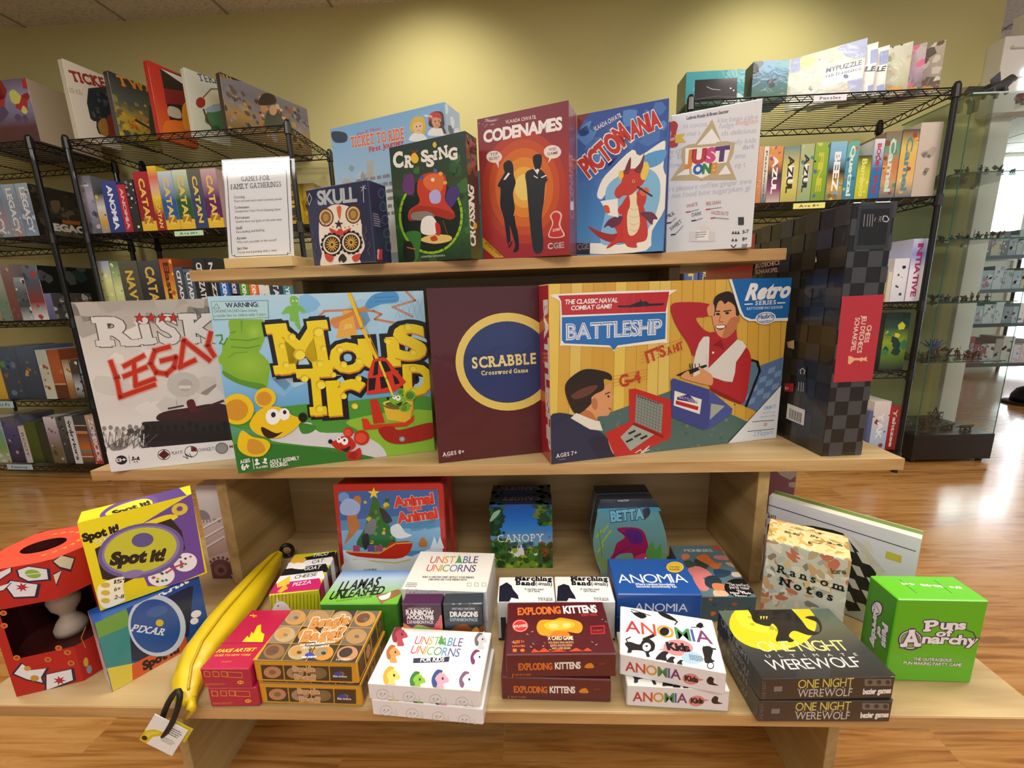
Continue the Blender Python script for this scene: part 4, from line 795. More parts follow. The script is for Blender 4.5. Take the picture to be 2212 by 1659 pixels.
# blue console and man, read in the next sketch frame
f.fr(*M4)
f.poly('#5c78a4', [(890, 880), (1310, 720), (1310, 1000), (1040, 1170), (930, 1120)]); 
for i in range(6):
    for j in range(5):
        if (i + j) % 2: f.poly('#7f9cc0', [(960 + i*60 - j*10, 900 + j*50 - i*22), (1015 + i*60 - j*10, 880 + j*50 - i*22), (1005 + i*60 - j*10, 925 + j*50 - i*22), (950 + i*60 - j*10, 945 + j*50 - i*22)])
f.line('#181a1e', 20, [(1000, 765), (1050, 780), (1068, 850), (960, 1130)]); f.blob('#5a7a8c', [(1000, 790), (1040, 800), (1035, 900), (960, 1060), (950, 960)])
RS, RS2 = '#b42a30', '#8e1c26'
f.blob(RS, [(360, 340), (440, 305), (665, 320), (655, 415), (560, 430), (620, 520), (700, 560), (760, 640), (560, 740), (500, 640), (400, 480)], 3); f.blob(RS, [(860, 700), (960, 665), (1000, 760), (985, 900), (960, 1060), (900, 1110), (690, 1010), (680, 900), (850, 940)], 3); f.blob(RS2, [(690, 990), (900, 1090), (900, 1112), (700, 1020)])
f.blob('#e4e0da', [(560, 700), (620, 580), (690, 600), (740, 700), (880, 600), (960, 660), (880, 780), (850, 940), (690, 900), (540, 900)], 2); f.poly(RS, [(670, 545), (880, 520), (890, 600), (690, 800), (660, 830)]); f.poly(RS2, [(690, 650), (760, 600), (790, 690), (740, 660)]); f.line('#c8c4be', 5, [(640, 720), (650, 850)]); f.ell('#f0eeea', 697, 706, 9, 9)
f.blob(SK, [(700, 350), (730, 300), (860, 290), (890, 350), (905, 420), (880, 470), (870, 530), (800, 590), (740, 570), (705, 500), (690, 420)], 3); f.blob(SK2, [(830, 440), (890, 430), (870, 530), (800, 590), (770, 570)])
f.blob(HR, [(700, 330), (715, 260), (790, 222), (845, 230), (890, 300), (905, 400), (880, 410), (870, 340), (820, 300), (790, 320), (760, 290), (730, 320), (705, 420)]); f.ell(HR, 735, 400, 16, 10); f.ell(HR, 808, 392, 16, 10); f.line(HR, 9, [(708, 375), (750, 378)]); f.line(HR, 9, [(780, 378), (840, 370)]); f.line(SK2, 10, [(755, 410), (745, 460), (775, 465)]); f.blob('#8a2c28', [(715, 490), (790, 485), (800, 500), (760, 525), (725, 515)]); f.blob('#f6f4f0', [(720, 493), (788, 490), (780, 508), (735, 512)]); f.blob(SK2, [(885, 420), (908, 420), (905, 460), (885, 465)])
f.blob(SK, [(650, 345), (700, 320), (705, 400), (660, 412)])
f.poly('#1c1e22', [(400, 885), (480, 850), (640, 800), (650, 815), (510, 880), (420, 890)]); 
for x in (515, 535, 555, 590): f.line('#1c1e22', 7, [(x, 830), (x - 4, 795)])
f.blob(SK, [(440, 890), (500, 850), (520, 900), (590, 870), (580, 820), (640, 850), (690, 890), (690, 960), (640, 960), (520, 930), (455, 910)])
f.poly('#3c4a94', [(360, 925), (380, 910), (670, 1000), (665, 1300), (620, 1320), (370, 1220)]); f.poly('#4a58a4', [(665, 1080), (680, 1010), (850, 1150), (845, 1190), (665, 1310)]); f.poly('#a8b4a4', [(680, 1110), (790, 1130), (670, 1240)]); f.poly('#f2efe8', [(390, 1008), (606, 1078), (590, 1195), (383, 1125)]); f.poly('#3a3580', [(410, 1060), (500, 1035), (575, 1110), (410, 1080)]); f.poly('#c0282c', [(400, 1085), (580, 1135), (575, 1165), (398, 1115)]); f.text('BATTLESHIP', 425, 1068, 570, 1108, 22, '#c8c8e0', 0.01)
f.poly('#e8ecf2', [(810, 1430), (1240, 960), (1200, 1400)]); f.line('#3a3c40', 4, [(810, 1430), (1240, 960)])
f.text('OBJECT', 1100, 1160, 1195, 1142, 24, '#7aa8d8', 0.03); f.text('Sink all of your', 1090, 1192, 1190, 1182, 15, '#9abbe0', 0.01); f.text("opponent's ships", 1070, 1222, 1190, 1210, 15, '#9abbe0', 0.01); f.line('#444', 5, [(1008, 1255), (1180, 1243)]); f.line('#444', 5, [(970, 1332), (1180, 1312)]); f.text('20', 1098, 1288, 1122, 1285, 24, '#c05060', 0.02); f.text('2 Players', 1015, 1370, 1172, 1350, 34, '#9cc0e4', 0.02, True)
f.poly('#e8eef6', [(820, 115), (1400, 85), (1400, 455), (980, 455), (935, 430), (905, 390)]); f.poly('#1f6ab4', [(842, 115), (1400, 90), (1400, 425), (1000, 440), (945, 420), (920, 370)])
f.text('Retro', 955, 285, 1290, 262, 120, '#f2f2f0', 0.05, shear=.35); f.line('#f2f2f0', 9, [(948, 322), (1008, 319)]); f.line('#f2f2f0', 9, [(1208, 312), (1266, 309)]); f.text('SERIES', 1028, 328, 1195, 320, 32, '#f2f2f0', 0.02, True, gap=.12); f.text('BATTLESHIP 1967 EDITION', 962, 366, 1245, 354, 20, '#d8e4f2', 0.015, True)
f.ell('#f2f2f4', 1112, 432, 82, 50, -8); f.ell('#2a62a8', 1112, 432, 72, 41, -8); f.ell('#f2f2f4', 1112, 432, 66, 36, -8); f.text('Hasbro', 1055, 440, 1172, 428, 36, '#2a62a8', 0.03); f.text('Gaming', 1065, 468, 1150, 458, 17, '#2a62a8', 0.02)
f.fr(*M3); f.text('AGES 7+', 1108, 1505, 1275, 1475, 30, '#f2f0ee', 0.02, True); f.lines('#a0a4b8', .03, .022, .06, .03, 1)
g = b.L_.fr(*M3); g.text('BATTLESHIP', 1010, 262, 1038, 1410, 36, '#f2ece8', 0.05)
b.done('wide yellow naval game box with man and boy at a board')

# black chequered chess box
b = PBox('game_box', (0.5025, 0.0115, 0.0, 0.0655, 0.0, 0.0585, 0.3485, 0.385), {'*': '#1d1c1d', 'T': '#2a2a2c', 'F': '#1f1e1e', 'L': '#191819'}, WRAP)
f = b.F
for j in range(17):
    for i in range(4):
        if (i + j) % 2: f.band('#46484c', j / 17, (j + 1) / 17, max(0, (i - .5) / 3), min(1, (i + .5) / 3))
f.band('#37393d', .83, .99, .12, .92); f.band('#1c1d1f', .845, .975, .2, .85)
R6 = (1492, 500, 3.072); f.fr(*R6)
f.poly('#c03440', [(1004, 432), (1308, 416), (1228, 990), (945, 1002)])
f.text('CHESS', 1172, 622, 1148, 736, 30, '#f0d8c8', 0.02); f.text("JEU D'ECHECS", 1138, 558, 1102, 806, 30, '#f0d8c8', 0.02); f.text('SCHAAKSPEL', 1092, 572, 1060, 796, 30, '#f0d8c8', 0.02)
f.poly('#f0bc90', [(1045, 825), (1062, 828), (1085, 840), (1120, 840), (1135, 832), (1142, 840), (1170, 830), (1165, 850), (1172, 862), (1140, 855), (1130, 865), (1118, 855), (1085, 855), (1058, 880), (1042, 880)])
f.fr(1812, 400, 5.53); f.line('#e8e8ea', 9, [(520, 420), (530, 370), (570, 370), (595, 410), (570, 440), (530, 430)]); f.text('FSC', 480, 375, 470, 440, 28, '#aaa', 0.01)
for k, x in enumerate((300, 340, 370, 400, 430)): f.line('#9a9c9e', 9, [(x + 5, 350 + (40 if k == 4 else 0)), (x - 8, 490 - (60 if k == 4 else 0))])
g = b.L_; CH = ['#332f2c', '#2a2726', '#38342e', '#252836', '#2c2f34', '#302822']
for j in range(13):
    for i in range(14):
        if (i + j) % 2: g.band(CH[(i * 7 + j * 3) % 6], j / 13, (j + 1) / 13, i / 14, (i + 1) / 14)
g.band('#a8222a', .36, .98, 0.0, .46)
g.fr(*R6); g.text("JEU D'ECHECS", 430, 245, 592, 218, 28, '#e0b0a8', 0.01); g.text('SCHAAKSPEL', 432, 282, 582, 268, 28, '#e0b0a8', 0.01)
g.poly('#d8b890', [(640, 735), (690, 720), (690, 780), (650, 770)]); g.rect('#b8262c', 625, 1008, 686, 1062); g.text('6+', 630, 1048, 652, 1052, 22, '#eee', 0.02)
g.poly('#2c2e30', [(712, 895), (770, 898), (770, 1075), (705, 1070)]); g.line('#ddd', 5, [(735, 945), (730, 920), (748, 908), (762, 925), (755, 945)]); g.line('#ccc', 4, [(722, 1000), (718, 1055)]); g.line('#ccc', 4, [(738, 1000), (736, 1060)]); g.line('#ccc', 4, [(752, 1005), (750, 1062)])
o = b.done('tall black chequered chess box with red label at right end of middle tier')
s_ = Art('barcode_label', b); h_ = s_.on(b.L_.fr(*R6), 60); h_.poly('#e4e4e4', [(645, 1140), (762, 1185), (752, 1288), (636, 1240)])
for i in range(14): x = 662 + i * 6; h_.line('#2a2a2a', 2.5 if i % 3 else 4, [(x, 1175 + i * 2.6), (x - 6, 1238 + i * 2.6)])
s_.done('white barcode label')
s_ = Art('price_sticker', b); h_ = s_.on(b.L_.fr(*R6), 60); h_.poly('#dcdcdc', [(775, 180), (832, 152), (838, 200), (780, 230)]); h_.text('$39.99', 785, 210, 828, 188, 16, '#777', 0.0)
s_.done('small white price sticker')

# carry handle of a case standing behind the marble trap box
e = empty('carry_case', (hit(508, 640, 1, .132)[0], 0.118, 0.0004), 0.0); tag(e, 'black carry case hidden behind the bright cheese lettered box, arched handle showing', 'case')
MB().box((-0.052, 0.0, 0.0), (0.052, 0.028, 0.228)).build('case_body', BLACKP, e, bevel=0.004)
MB().path([(-0.046 + 0.092 * i / 14, 0.014, 0.2275 + 0.034 * math.sin(PI * i / 14)) for i in range(15)], 0.0035, 8).build('handle', BLACKP, e, True)
# ---------------------------------------------------------------- boxes on the bottom tier
B5 = (0, 1020, 2.597); B6 = (400, 1020, 2.86); B7 = (1000, 1020, 2.86); B8 = (1500, 1020, 2.597)
def zat(x, y, v):                       # height at which the upright through (x, y) passes photo row v
    lo, hi = FZ, CZ
    for _ in range(40):
        m = (lo + hi) / 2
        if prj((x, y, m))[1] > v: lo = m
        else: hi = m
    return lo
# red carton with a window and a carved totem inside
A0, B0 = hit(36, 1506, 2, BZ), hit(181, 1471, 2, BZ); ya = math.atan2(B0[1] - A0[1], B0[0] - A0[0]); wd = math.hypot(*(B0 - A0)[:2]); H = zat(B0[0], B0[1], 1212) - BZ
b = PBox('totem_carton', (A0[0], A0[1], BZ, ya, 0, wd, H, 0.09), '#c02a20', CARD); b.V, b.Fc, b.C = [], [], []
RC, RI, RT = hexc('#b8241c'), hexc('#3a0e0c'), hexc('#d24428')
ft = [(0, 0), (wd, 0), (wd + .024, .026), (wd + .022, .066), (wd - .01, .09), (.004, .09), (-.012, .05)]
def wall(p, q, z0, z1, c=RC, s0=0.0, s1=1.0):
    P = [p[k] + (q[k] - p[k]) * s0 for k in (0, 1)]; Q = [p[k] + (q[k] - p[k]) * s1 for k in (0, 1)]
    b.poly([np.array((P[0], P[1], z0)), np.array((Q[0], Q[1], z0)), np.array((Q[0], Q[1], z1)), np.array((P[0], P[1], z1))], [c] * 4)
z0, z1 = H * .30, H * .70
wall(ft[0], ft[1], 0, z0); wall(ft[0], ft[1], z1, H); wall(ft[0], ft[1], z0, z1, RC, 0, .13)
wall(ft[1], ft[2], 0, z0); wall(ft[1], ft[2], z1, H); wall(ft[1], ft[2], z0, z1, RC, .8, 1)
for i in range(2, 7): wall(ft[i], ft[(i + 1) % 7], 0, H)
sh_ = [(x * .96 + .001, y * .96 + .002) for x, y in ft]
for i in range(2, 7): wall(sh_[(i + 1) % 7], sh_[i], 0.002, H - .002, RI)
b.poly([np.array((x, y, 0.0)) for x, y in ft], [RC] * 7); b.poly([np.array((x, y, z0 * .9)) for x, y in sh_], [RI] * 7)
cx, cy, n = wd * .52, .045, 28
ring = [(cx + .021 * math.cos(2*PI*i/n), cy + .017 * math.sin(2*PI*i/n)) for i in range(n)]
def edge(a):                            # outline point of the lid in direction a
    d = (math.cos(a), math.sin(a)); best = 1
    for i in range(7):
        p, q = ft[i], ft[(i+1) % 7]; ex, ey = q[0]-p[0], q[1]-p[1]; den = d[0]*ey - d[1]*ex
        if abs(den) < 1e-9: continue
        t = ((p[0]-cx)*ey - (p[1]-cy)*ex) / den; u_ = ((p[0]-cx)*d[1] - (p[1]-cy)*d[0]) / den
        if t > 0 and -1e-6 <= u_ <= 1 + 1e-6: best = t
    return (cx + d[0]*best, cy + d[1]*best)
out = [edge(2*PI*i/n) for i in range(n)]
for i in range(n):
    j = (i+1) % n; b.poly([np.array(out[i] + (H,)), np.array(out[j] + (H,)), np.array(ring[j] + (H,)), np.array(ring[i] + (H,))], [RT] * 4)
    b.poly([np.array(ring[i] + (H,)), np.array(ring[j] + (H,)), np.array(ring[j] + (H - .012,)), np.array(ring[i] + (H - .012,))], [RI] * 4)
f = b.F.fr(*B5); WB, NV = '#e8e6ea', '#2a2440'
for q in ([(100, 550), (160, 530), (262, 545), (270, 600), (160, 610), (110, 585)], [(35, 640), (60, 610), (210, 630), (195, 695), (80, 700)], [(0, 560), (60, 535), (60, 560), (0, 600)], [(0, 640), (60, 620), (20, 660), (0, 665)], [(80, 1130), (125, 1075), (175, 1110), (260, 1100), (230, 1150), (240, 1180), (150, 1160)], [(262, 1135), (400, 1105), (410, 1165), (262, 1222)]):
    f.k += 1; m = np.mean(q, axis=0); f.poly(NV, [tuple(m + (np.array(p) - m) * 1.18 + (3, 2)) for p in q]); f.poly(WB, q)
f.ell('#8fb84a', 185, 570, 45, 24, 8); f.line('#e8f0d8', 4, [(140, 575), (235, 565)])
for x, y in ((125, 645), (335, 1168)): f.poly('#b8263c', [(x + (40 if i % 2 == 0 else 16) * math.cos(i*PI/7), y + (28 if i % 2 == 0 else 12) * math.sin(i*PI/7)) for i in range(14)])
f.ell('#c89a4a', 155, 1100, 20, 14); f.ell('#c8963a', 195, 1155, 24, 17)
for x, y in ((20, 790), (25, 860), (95, 1040), (270, 1050), (400, 1070), (380, 1010), (330, 985)): f.ell('#c8803a', x, y, 20, 15); f.ell('#b8301e', x, y, 11, 8)
g = Face(b, (wd, 0, 0), (.024 / .0354, .026 / .0354, 0), (0, 0, 1), (.026 / .0354, -.024 / .0354, 0), .0354, H).fr(*B5)
g.poly(NV, [(290, 500), (345, 460), (425, 480), (400, 560), (330, 540)]); g.poly('#d8d0c0', [(300, 500), (345, 468), (415, 485), (395, 545), (335, 530)]); g.poly(NV, [(255, 590), (350, 545), (320, 640)]); g.poly('#e0d8c8', [(265, 595), (345, 552), (315, 628)]); g.line('#c8803a', 6, [(480, 870), (455, 930), (480, 985)]); g.ell('#d8b03a', 482, 1065, 14, 26); g.ell('#8a9aa8', 500, 1105, 15, 24)
g = b.Tp; g.k = 2; g.h = .09
for i in range(12): a = i * .26 - 1.2; g.put([(cx + .034*math.cos(a), cy + .029*math.sin(a)), (cx + .039*math.cos(a + .08), cy + .033*math.sin(a + .08)), (cx + .034*math.cos(a + .2), cy + .029*math.sin(a + .2))], '#f0a030', False)
o = b.done('red carton with white blots, round top hole and big window at bottom left', 'game box')
MB().lathe([(.016, 0), (.0165, .008), (.013, .016), (.0075, .024), (.0085, .029), (.014, .037), (.0165, .048), (.0135, .062), (.006, .067), (.001, .068)], (wd * .62, .042, z0 * .92), 28).build('wooden_totem', plain('pale_turned_wood', '#b8a494', 0.6, 0, 0, 0.05, 200, 0.1), o, True)['label'] = 'pale turned totem inside the window'

# purple and yellow round tin carton lying on the blue one
def spot(pose, name): return PBox(name, pose, {'*': '#e8d41e', 'R': '#6a4a98', 'B': '#6a4a98'}, GLOSS)
b = spot((-0.439, -0.1793, BZ, 0.98, 0.0, 0.1038, 0.0965, 0.036), 'window_carton')
for k in ('F',): pass
f = b.F.fr(*B5); f.full('#1f4f9c'); f.poly('#1d2a4a', [(740, 830), (760, 790), (1060, 640), (1085, 640), (1060, 920), (780, 1060), (720, 1060)])
o_ = '#8fb0d8'
f.poly('#6fa04a', [(520, 800), (700, 740), (730, 830), (740, 900), (560, 960)]); f.poly('#3a8a8a', [(555, 930), (725, 860), (740, 1080), (600, 1120)]); f.poly('#d8c84a', [(600, 1100), (760, 1070), (740, 1190), (635, 1235)]); f.poly('#d2582a', [(740, 1080), (1040, 920), (1060, 990), (745, 1180)])
f.text('PIXAR', 795, 752, 1058, 618, 46, '#eef2f8', 0.03, True, gap=.14); f.text('Spot it!', 808, 1110, 1005, 1005, 44, '#16131a', 0.06)
f.ell('#e8e8ec', 1100, 795, 30, 20, -20); f.ell('#e8e8ec', 1090, 835, 24, 18, -20)
g = b.L_; g.full('#e4d8dc', '#f0e8ea', '#c86a4a'); g.dabs(2, 16, ['#c8a8b4', '#b0b8cc', '#d8b0a8'], .1, .1, .9, .8, .05, .15)
b.Tp.full('#1f4f9c'); b.R_.full('#1a3f80')
o1 = b.done('blue window carton with round tin under the yellow and purple carton', 'game box', 'round tin window cartons')
t_ = Art('tin', b, TINM); h_ = t_.on(b.F.fr(*B5), 30); h_.ell('#c2d0e4', 880, 860, 160, 175, -20, 36); h_.ell('#27549e', 872, 862, 138, 152, -20, 36); h_.text('PIXAR', 730, 890, 915, 915, 44, '#dfe6f2', 0.02, True); h_.ell('#3a62a8', 880, 780, 60, 30, -15); h_.ell('#d8b83a', 895, 845, 22, 20)
t_.done('round blue tin behind the window')
b = spot((-0.4552 + .006, -0.1616, BZ + .0985, 0.735, 0.0, 0.1061, 0.117, 0.036), 'window_carton')
f = b.F.fr(*B5); f.full('#e6d01c', '#f0de22'); f.poly('#6b4b9c', [(700, 350), (860, 250), (1075, 120), (1150, 560), (960, 640), (830, 640)]); f.blob('#f0dc28', [(640, 380), (780, 300), (930, 240), (1000, 250), (900, 300), (760, 330)])
f.poly('#2a2320', [(532, 430), (690, 350), (960, 260), (1020, 330), (1040, 430), (940, 520), (830, 560), (700, 620), (575, 600)])
f.text('Spot it!', 472, 390, 668, 332, 42, '#1c171c', 0.07); f.text('CLASSIC', 540, 402, 668, 352, 20, '#f0ecd8', 0.03, out=('#8a8250', 0.03)); f.ell('#f2ecf2', 905, 583, 76, 56, -12); f.ell('#f2ecf2', 1040, 505, 66, 52, -12); f.ell('#e0c43a', 1008, 207, 46, 34, -12); f.ell('#6b4b9c', 1008, 205, 18, 14, -12)
rd = random.Random(4)
for i in range(9): f.ell(rd.choice(['#c83a4a', '#d8b03a', '#4a8a5a', '#3a3a44', '#8a6aa8']), 905 + rd.uniform(-50, 50), 583 + rd.uniform(-34, 34), 9, 7); f.ell(rd.choice(['#c83a4a', '#d8b03a', '#4a8a5a', '#3a3a44', '#8a6aa8']), 1040 + rd.uniform(-42, 42), 505 + rd.uniform(-32, 32), 8, 6)
f.line('#c8384a', 9, [(940, 560), (985, 530), (1030, 512)])
f.blob('#f6f0d0', [(550, 640), (690, 585), (690, 640), (700, 700), (690, 725), (580, 760)])
for t, y in (("15'", 625), ('6+', 668), ('2-8', 712)): f.text(t, 640, y, 640 + 18 * len(t), y - 7, 22, '#3a3430', 0.02); f.ell('#d8b84a', 592, y + 8, 26, 15)
g = b.Tp.fr(*B5); g.full('#eadb2a'); g.poly('#5d4088', [(560, 250), (975, 60), (1080, 160), (900, 240), (640, 275)]); g.blob('#6b4b9c', [(560, 240), (640, 180), (800, 130), (880, 150), (850, 215), (720, 260), (600, 275)]); g.blob('#efdd2a', [(590, 240), (660, 190), (800, 150), (855, 165), (830, 205), (710, 245)]); g.text('Spot it!', 640, 242, 845, 180, 26, '#1c171c', 0.06)
o2 = b.done('yellow and purple window carton with round tin on top of the blue carton', 'game box', 'round tin window cartons')
t_ = Art('tin', b, TINM); h_ = t_.on(b.F.fr(*B5), 30); h_.ell('#6a5a9a', 790, 440, 245, 150, -12, 40); h_.ell('#8a7ab0', 790, 438, 222, 134, -12, 40); h_.ell('#c6c438', 788, 436, 206, 122, -12, 40); h_.text('Spot it!', 620, 518, 915, 492, 66, '#1c171c', 0.07); h_.ell('#5d5490', 800, 380, 62, 40, -8); h_.ell('#8a7ab0', 745, 570, 60, 22, -10); h_.dabs(3, 0, ['#fff'], 0, 0, 1, 1, .1, .2)
t_.done('round yellow and purple tin behind the window')

# tall grey pink train box beside the panel
b = PBox('game_box', (-0.4735, 0.03, BZ, 0.0, 0.0, 0.044, 0.172, 0.085), {'*': '#d8d0cc', 'T': '#f0eee6'}, WRAP)
K = (360, 1040, 6.38); f = b.F.fr(*K); f.full('#7a4a44', '#b89a94', '#d8c4be', '#d8d4d2', '#f2f0ea'); f.text('OUT! 90', 375, 572, 745, 560, 52, '#6a7478', 0.02); f.blob('#8f8a92', [(340, 400), (440, 395), (520, 400), (585, 460), (580, 520), (370, 520)])
for k in range(3): f.line('#f4f0ec', 26, [(390, 700 + k * 150), (790, 480 + k * 140)]); f.line('#4a3438', 6, [(390, 722 + k * 150), (790, 502 + k * 140)])
f.poly('#d2bab0', [(480, 1085), (860, 960), (960, 1400), (480, 1400)]); f.ell('#6a3f48', 745, 1220, 165, 150, 0, 26)
for i in range(18): f.ell('#6a4a4c', 745 + 185*math.cos(i*.349), 1215 + 168*math.sin(i*.349), 22, 22, 0, 8)
f.ell('#8a5a60', 745, 1220, 90, 82); f.ell('#4a2a30', 750, 1222, 40, 38); f.text('TO RIDE', 460, 1480, 850, 1470, 90, '#3c2420', 0.03); f.text('PLAY PINK', 470, 1565, 780, 1555, 60, '#7a5048', 0.02)
g = b.Tp.fr(*K); g.text('PINK', 310, 185, 680, 178, 26, '#3a3c40', 0.03)
b.done('narrow pink and white train box beside the left bay panel')

def flat(name, pose, cols, mat=GLOSS): return PBox(name, pose, cols, mat)
# two crimson boxes
f1 = (-0.3045, -0.1971, BZ, 0.010, 0, 0.0572, 0.0265, 0.0911); PK = '#b41c46'
b = flat('game_box', f1[:2] + (BZ + .0268,) + f1[3:], {'*': PK, 'T': '#b81a44'}, WRAP); f = b.Tp.fr(*B6)
f.poly('#f2d020', [(352, 1048), (385, 1010), (395, 1025), (410, 985), (420, 1000), (445, 950), (468, 940), (470, 990), (490, 1000), (478, 1050)]); f.line('#e8c020', 6, [(400, 885), (440, 888)]); f.line('#e8c020', 5, [(420, 878), (425, 898)]); f.line('#8a1436', 4, [(225, 1058), (490, 1052)])
f.text('FAKE ARTIST', 190, 1115, 425, 1105, 26, '#f2d020', 0.03, shear=.2); f.text('GOES TO NEW YORK', 178, 1138, 402, 1134, 15, '#f0b83a', 0.02); f.text('oink games', 222, 1175, 285, 1172, 10, '#e0a03a', 0)
f = b.F.fr(*B6); 
for i, x in enumerate((115, 170, 222)): f.line('#e8a838', 4, [(x, 1230), (x + 36, 1234), (x + 40, 1264), (x + 6, 1262)], True)
f.line('#e8a838', 3, [(262, 1234), (350, 1238), (354, 1270), (268, 1266)], True); f.ell('#f0c02a', 342, 1298, 20, 11); f.ell(PK, 336, 1298, 5, 5); f.ell(PK, 350, 1298, 5, 5); f.lines('#d88a3a', .06, .16, .5, .28, 2)
o = b.done('crimson card game box with yellow skyline, upper of its pair', 'game box')
again(o, (f1[0] + .004, f1[1], BZ + .0004, .03), 'crimson card game box, lower of its pair at the shelf front', 'crimson card game boxes')

# two beagle boxes
b = flat('game_box', (-0.2455, -0.1905, BZ + .0296, -0.018, 0, 0.1217, 0.029, 0.0788), {'*': '#d89a22', 'T': '#6a5a48'}, WRAP); f = b.Tp.fr(*B6)
f.full('#d89a22'); rd = random.Random(9)
def uvq(a, c, e, g_, i, j, n, m):      # cell (i, j) of an n x m grid between four corners
    L_ = lambda s, t: tuple((np.array(a)*(1-s)+np.array(c)*s)*(1-t) + (np.array(g_)*(1-s)+np.array(e)*s)*t)
    return [L_(i/n, j/m), L_((i+1)/n, j/m), L_((i+1)/n, (j+1)/m), L_(i/n, (j+1)/m)]
q4 = ((643, 843), (1208, 855), (1052, 1178), (440, 1160))
tn = ['#8f6a44', '#6f4a34', '#b08a5c', '#3a2f2a', '#c08a64', '#a88a6a', '#9a8a68', '#4a3c30', '#b8a078', '#c09050', '#7a6a48', '#d08a34']
for j in range(3):
    for i in range(4):
        q = uvq(*q4, i, j, 4, 3); c = np.mean(q, axis=0); bg = rd.choice(['#3a3430', '#5a4a3c', '#8a7a66', '#6e6658', '#2e2a28']); f.poly(bg, [tuple(c + (np.array(p) - c) * .96) for p in q])
        t0 = rd.choice(tn); f.ell(t0, c[0], c[1], 66, 46, -10); f.ell(rd.choice(tn), c[0] - 10, c[1] - 6, 44, 28, -20); f.ell(bg, c[0] + 4, c[1] + 2, 15, 10)
f.text('Beagle', 765, 965, 1002, 940, 68, '#c88a4a', 0.06, out=('#f4ead8', 0.045)); f.text('or', 842, 992, 890, 985, 40, '#c88a4a', 0.05, out=('#f4ead8', 0.04)); f.text('Bagel?', 712, 1050, 970, 1020, 72, '#c88a4a', 0.06, out=('#f4ead8', 0.045)); f.text('THE GAME OF DELICIOUS', 705, 1078, 925, 1056, 14, '#f2ece0', 0.02); f.text('OPTICAL ILLUSIONS', 718, 1096, 888, 1080, 14, '#f2ece0', 0.02); f.ell('#3a4aa8', 770, 1135, 30, 18); f.text('blue orange', 718, 1152, 808, 1148, 18, '#f2f2f0', 0.02); f.text('2 to 5 players', 930, 1166, 1020, 1160, 12, '#eee', 0.01)
f = b.F.fr(*B6); q4 = ((462, 1188), (1032, 1200), (1035, 1295), (475, 1280))
for i in range(4):
    q = uvq(*q4, i, 0, 4, 1); c = np.mean(q, axis=0); f.poly('#3a322c', [tuple(c + (np.array(p) - c) * .95) for p in q]); f.ell(tn[(i * 5) % 12] if i else '#c08a64', c[0], c[1], 54, 36); f.ell('#8a6a48', c[0], c[1], 22, 15)
f.text('Beagle', 672, 1228, 800, 1230, 30, '#c89a6a', 0.05, out=('#f0e6d4', 0.04)); f.text('Bagel?', 682, 1278, 808, 1282, 30, '#c89a6a', 0.05, out=('#f0e6d4', 0.04)); f.ell('#3a4aa8', 945, 1248, 26, 16); f.text('blue orange', 915, 1265, 1000, 1268, 14, '#f2f2f0', 0.02)
f = b.R_
for i in range(4): f.band('#4a4038', .12, .88, .04 + i * .24, .25 + i * .24); f.k += 1; f.put([(f.w * (.145 + i*.24 + .08*math.cos(k)), f.h * (.5 + .3*math.sin(k))) for k in np.arange(0, 6.28, .5)], tn[(i*3+1) % 12])
o = b.done('orange edged box with dog and bagel photo grid, upper of its pair')
again(o, (-0.2435, -0.1914, BZ + .0004, -.02), 'orange edged dog and bagel box, lower of its pair', 'orange edged dog and bagel boxes')

# white unicorn boxes for kids
RB = ['#c8504a', '#d87a3a', '#d8a83a', '#8ab04a', '#4a9a6a', '#4a8ab0', '#4a5a9a', '#5a4a8a']
b = flat('game_box', (-0.1085, -0.2040, BZ + .0222, -0.063, 0, 0.1268, 0.0215, 0.080), {'*': '#e6e4e8', 'T': '#efece8', 'F': '#ecebf0'}, WRAP); f = b.Tp.fr(*B6); f.dabs(5, 50, ['#e2dedc', '#e6e2e6'], .1, .02, .9, .6, .01, .03)
f.text('UNSTABLE', 1412, 1062, 1708, 1078, 56, '#c44', 0.0, cols=RB); f.text('UNICORNS', 1388, 1120, 1690, 1142, 56, '#c44', 0.0, cols=RB); f.poly('#5a9a5a', [(1560, 1060), (1585, 1005), (1606, 1068)]); f.poly('#3a3450', [(1410, 1150), (1635, 1140), (1628, 1172), (1408, 1180)]); f.text('FOR KIDS', 1452, 1172, 1598, 1168, 26, '#f4f2f0', 0.03)
for (x, y, c, c2, s_) in ((1330, 1010, '#b04a58', '#8a3444', 1), (1290, 1120, '#d89a5a', '#b06a3a', .9), (1280, 1265, '#e8c868', '#d8a838', 1.1), (1440, 1290, '#86b83a', '#3a7a34', 1), (1580, 1285, '#d8a0b4', '#34508a', 1.1), (1745, 1290, '#f0e4e8', '#7a5a78', 1), (1810, 1150, '#f0eef2', '#7a3a6a', .9), (1830, 1040, '#c8c4c4', '#6a6466', .8)):
    f.blob(c2, [(x - 52*s_, y - 10), (x - 20*s_, y - 58*s_), (x + 22*s_, y - 40*s_), (x + 5, y + 20*s_), (x - 40*s_, y + 42*s_)]); f.blob(c, [(x - 32*s_, y - 10*s_), (x, y - 42*s_), (x + 36*s_, y - 15*s_), (x + 44*s_, y + 10*s_), (x + 12*s_, y + 22*s_), (x + 22*s_, y + 62*s_), (x - 28*s_, y + 60*s_), (x - 20*s_, y + 20*s_)]); f.poly('#f2e8d0', [(x + 6*s_, y - 38*s_), (x + 22*s_, y - 82*s_), (x + 22*s_, y - 34*s_)]); f.ell('#2a2a34', x + 10*s_, y - 8*s_, 6*s_, 8*s_)
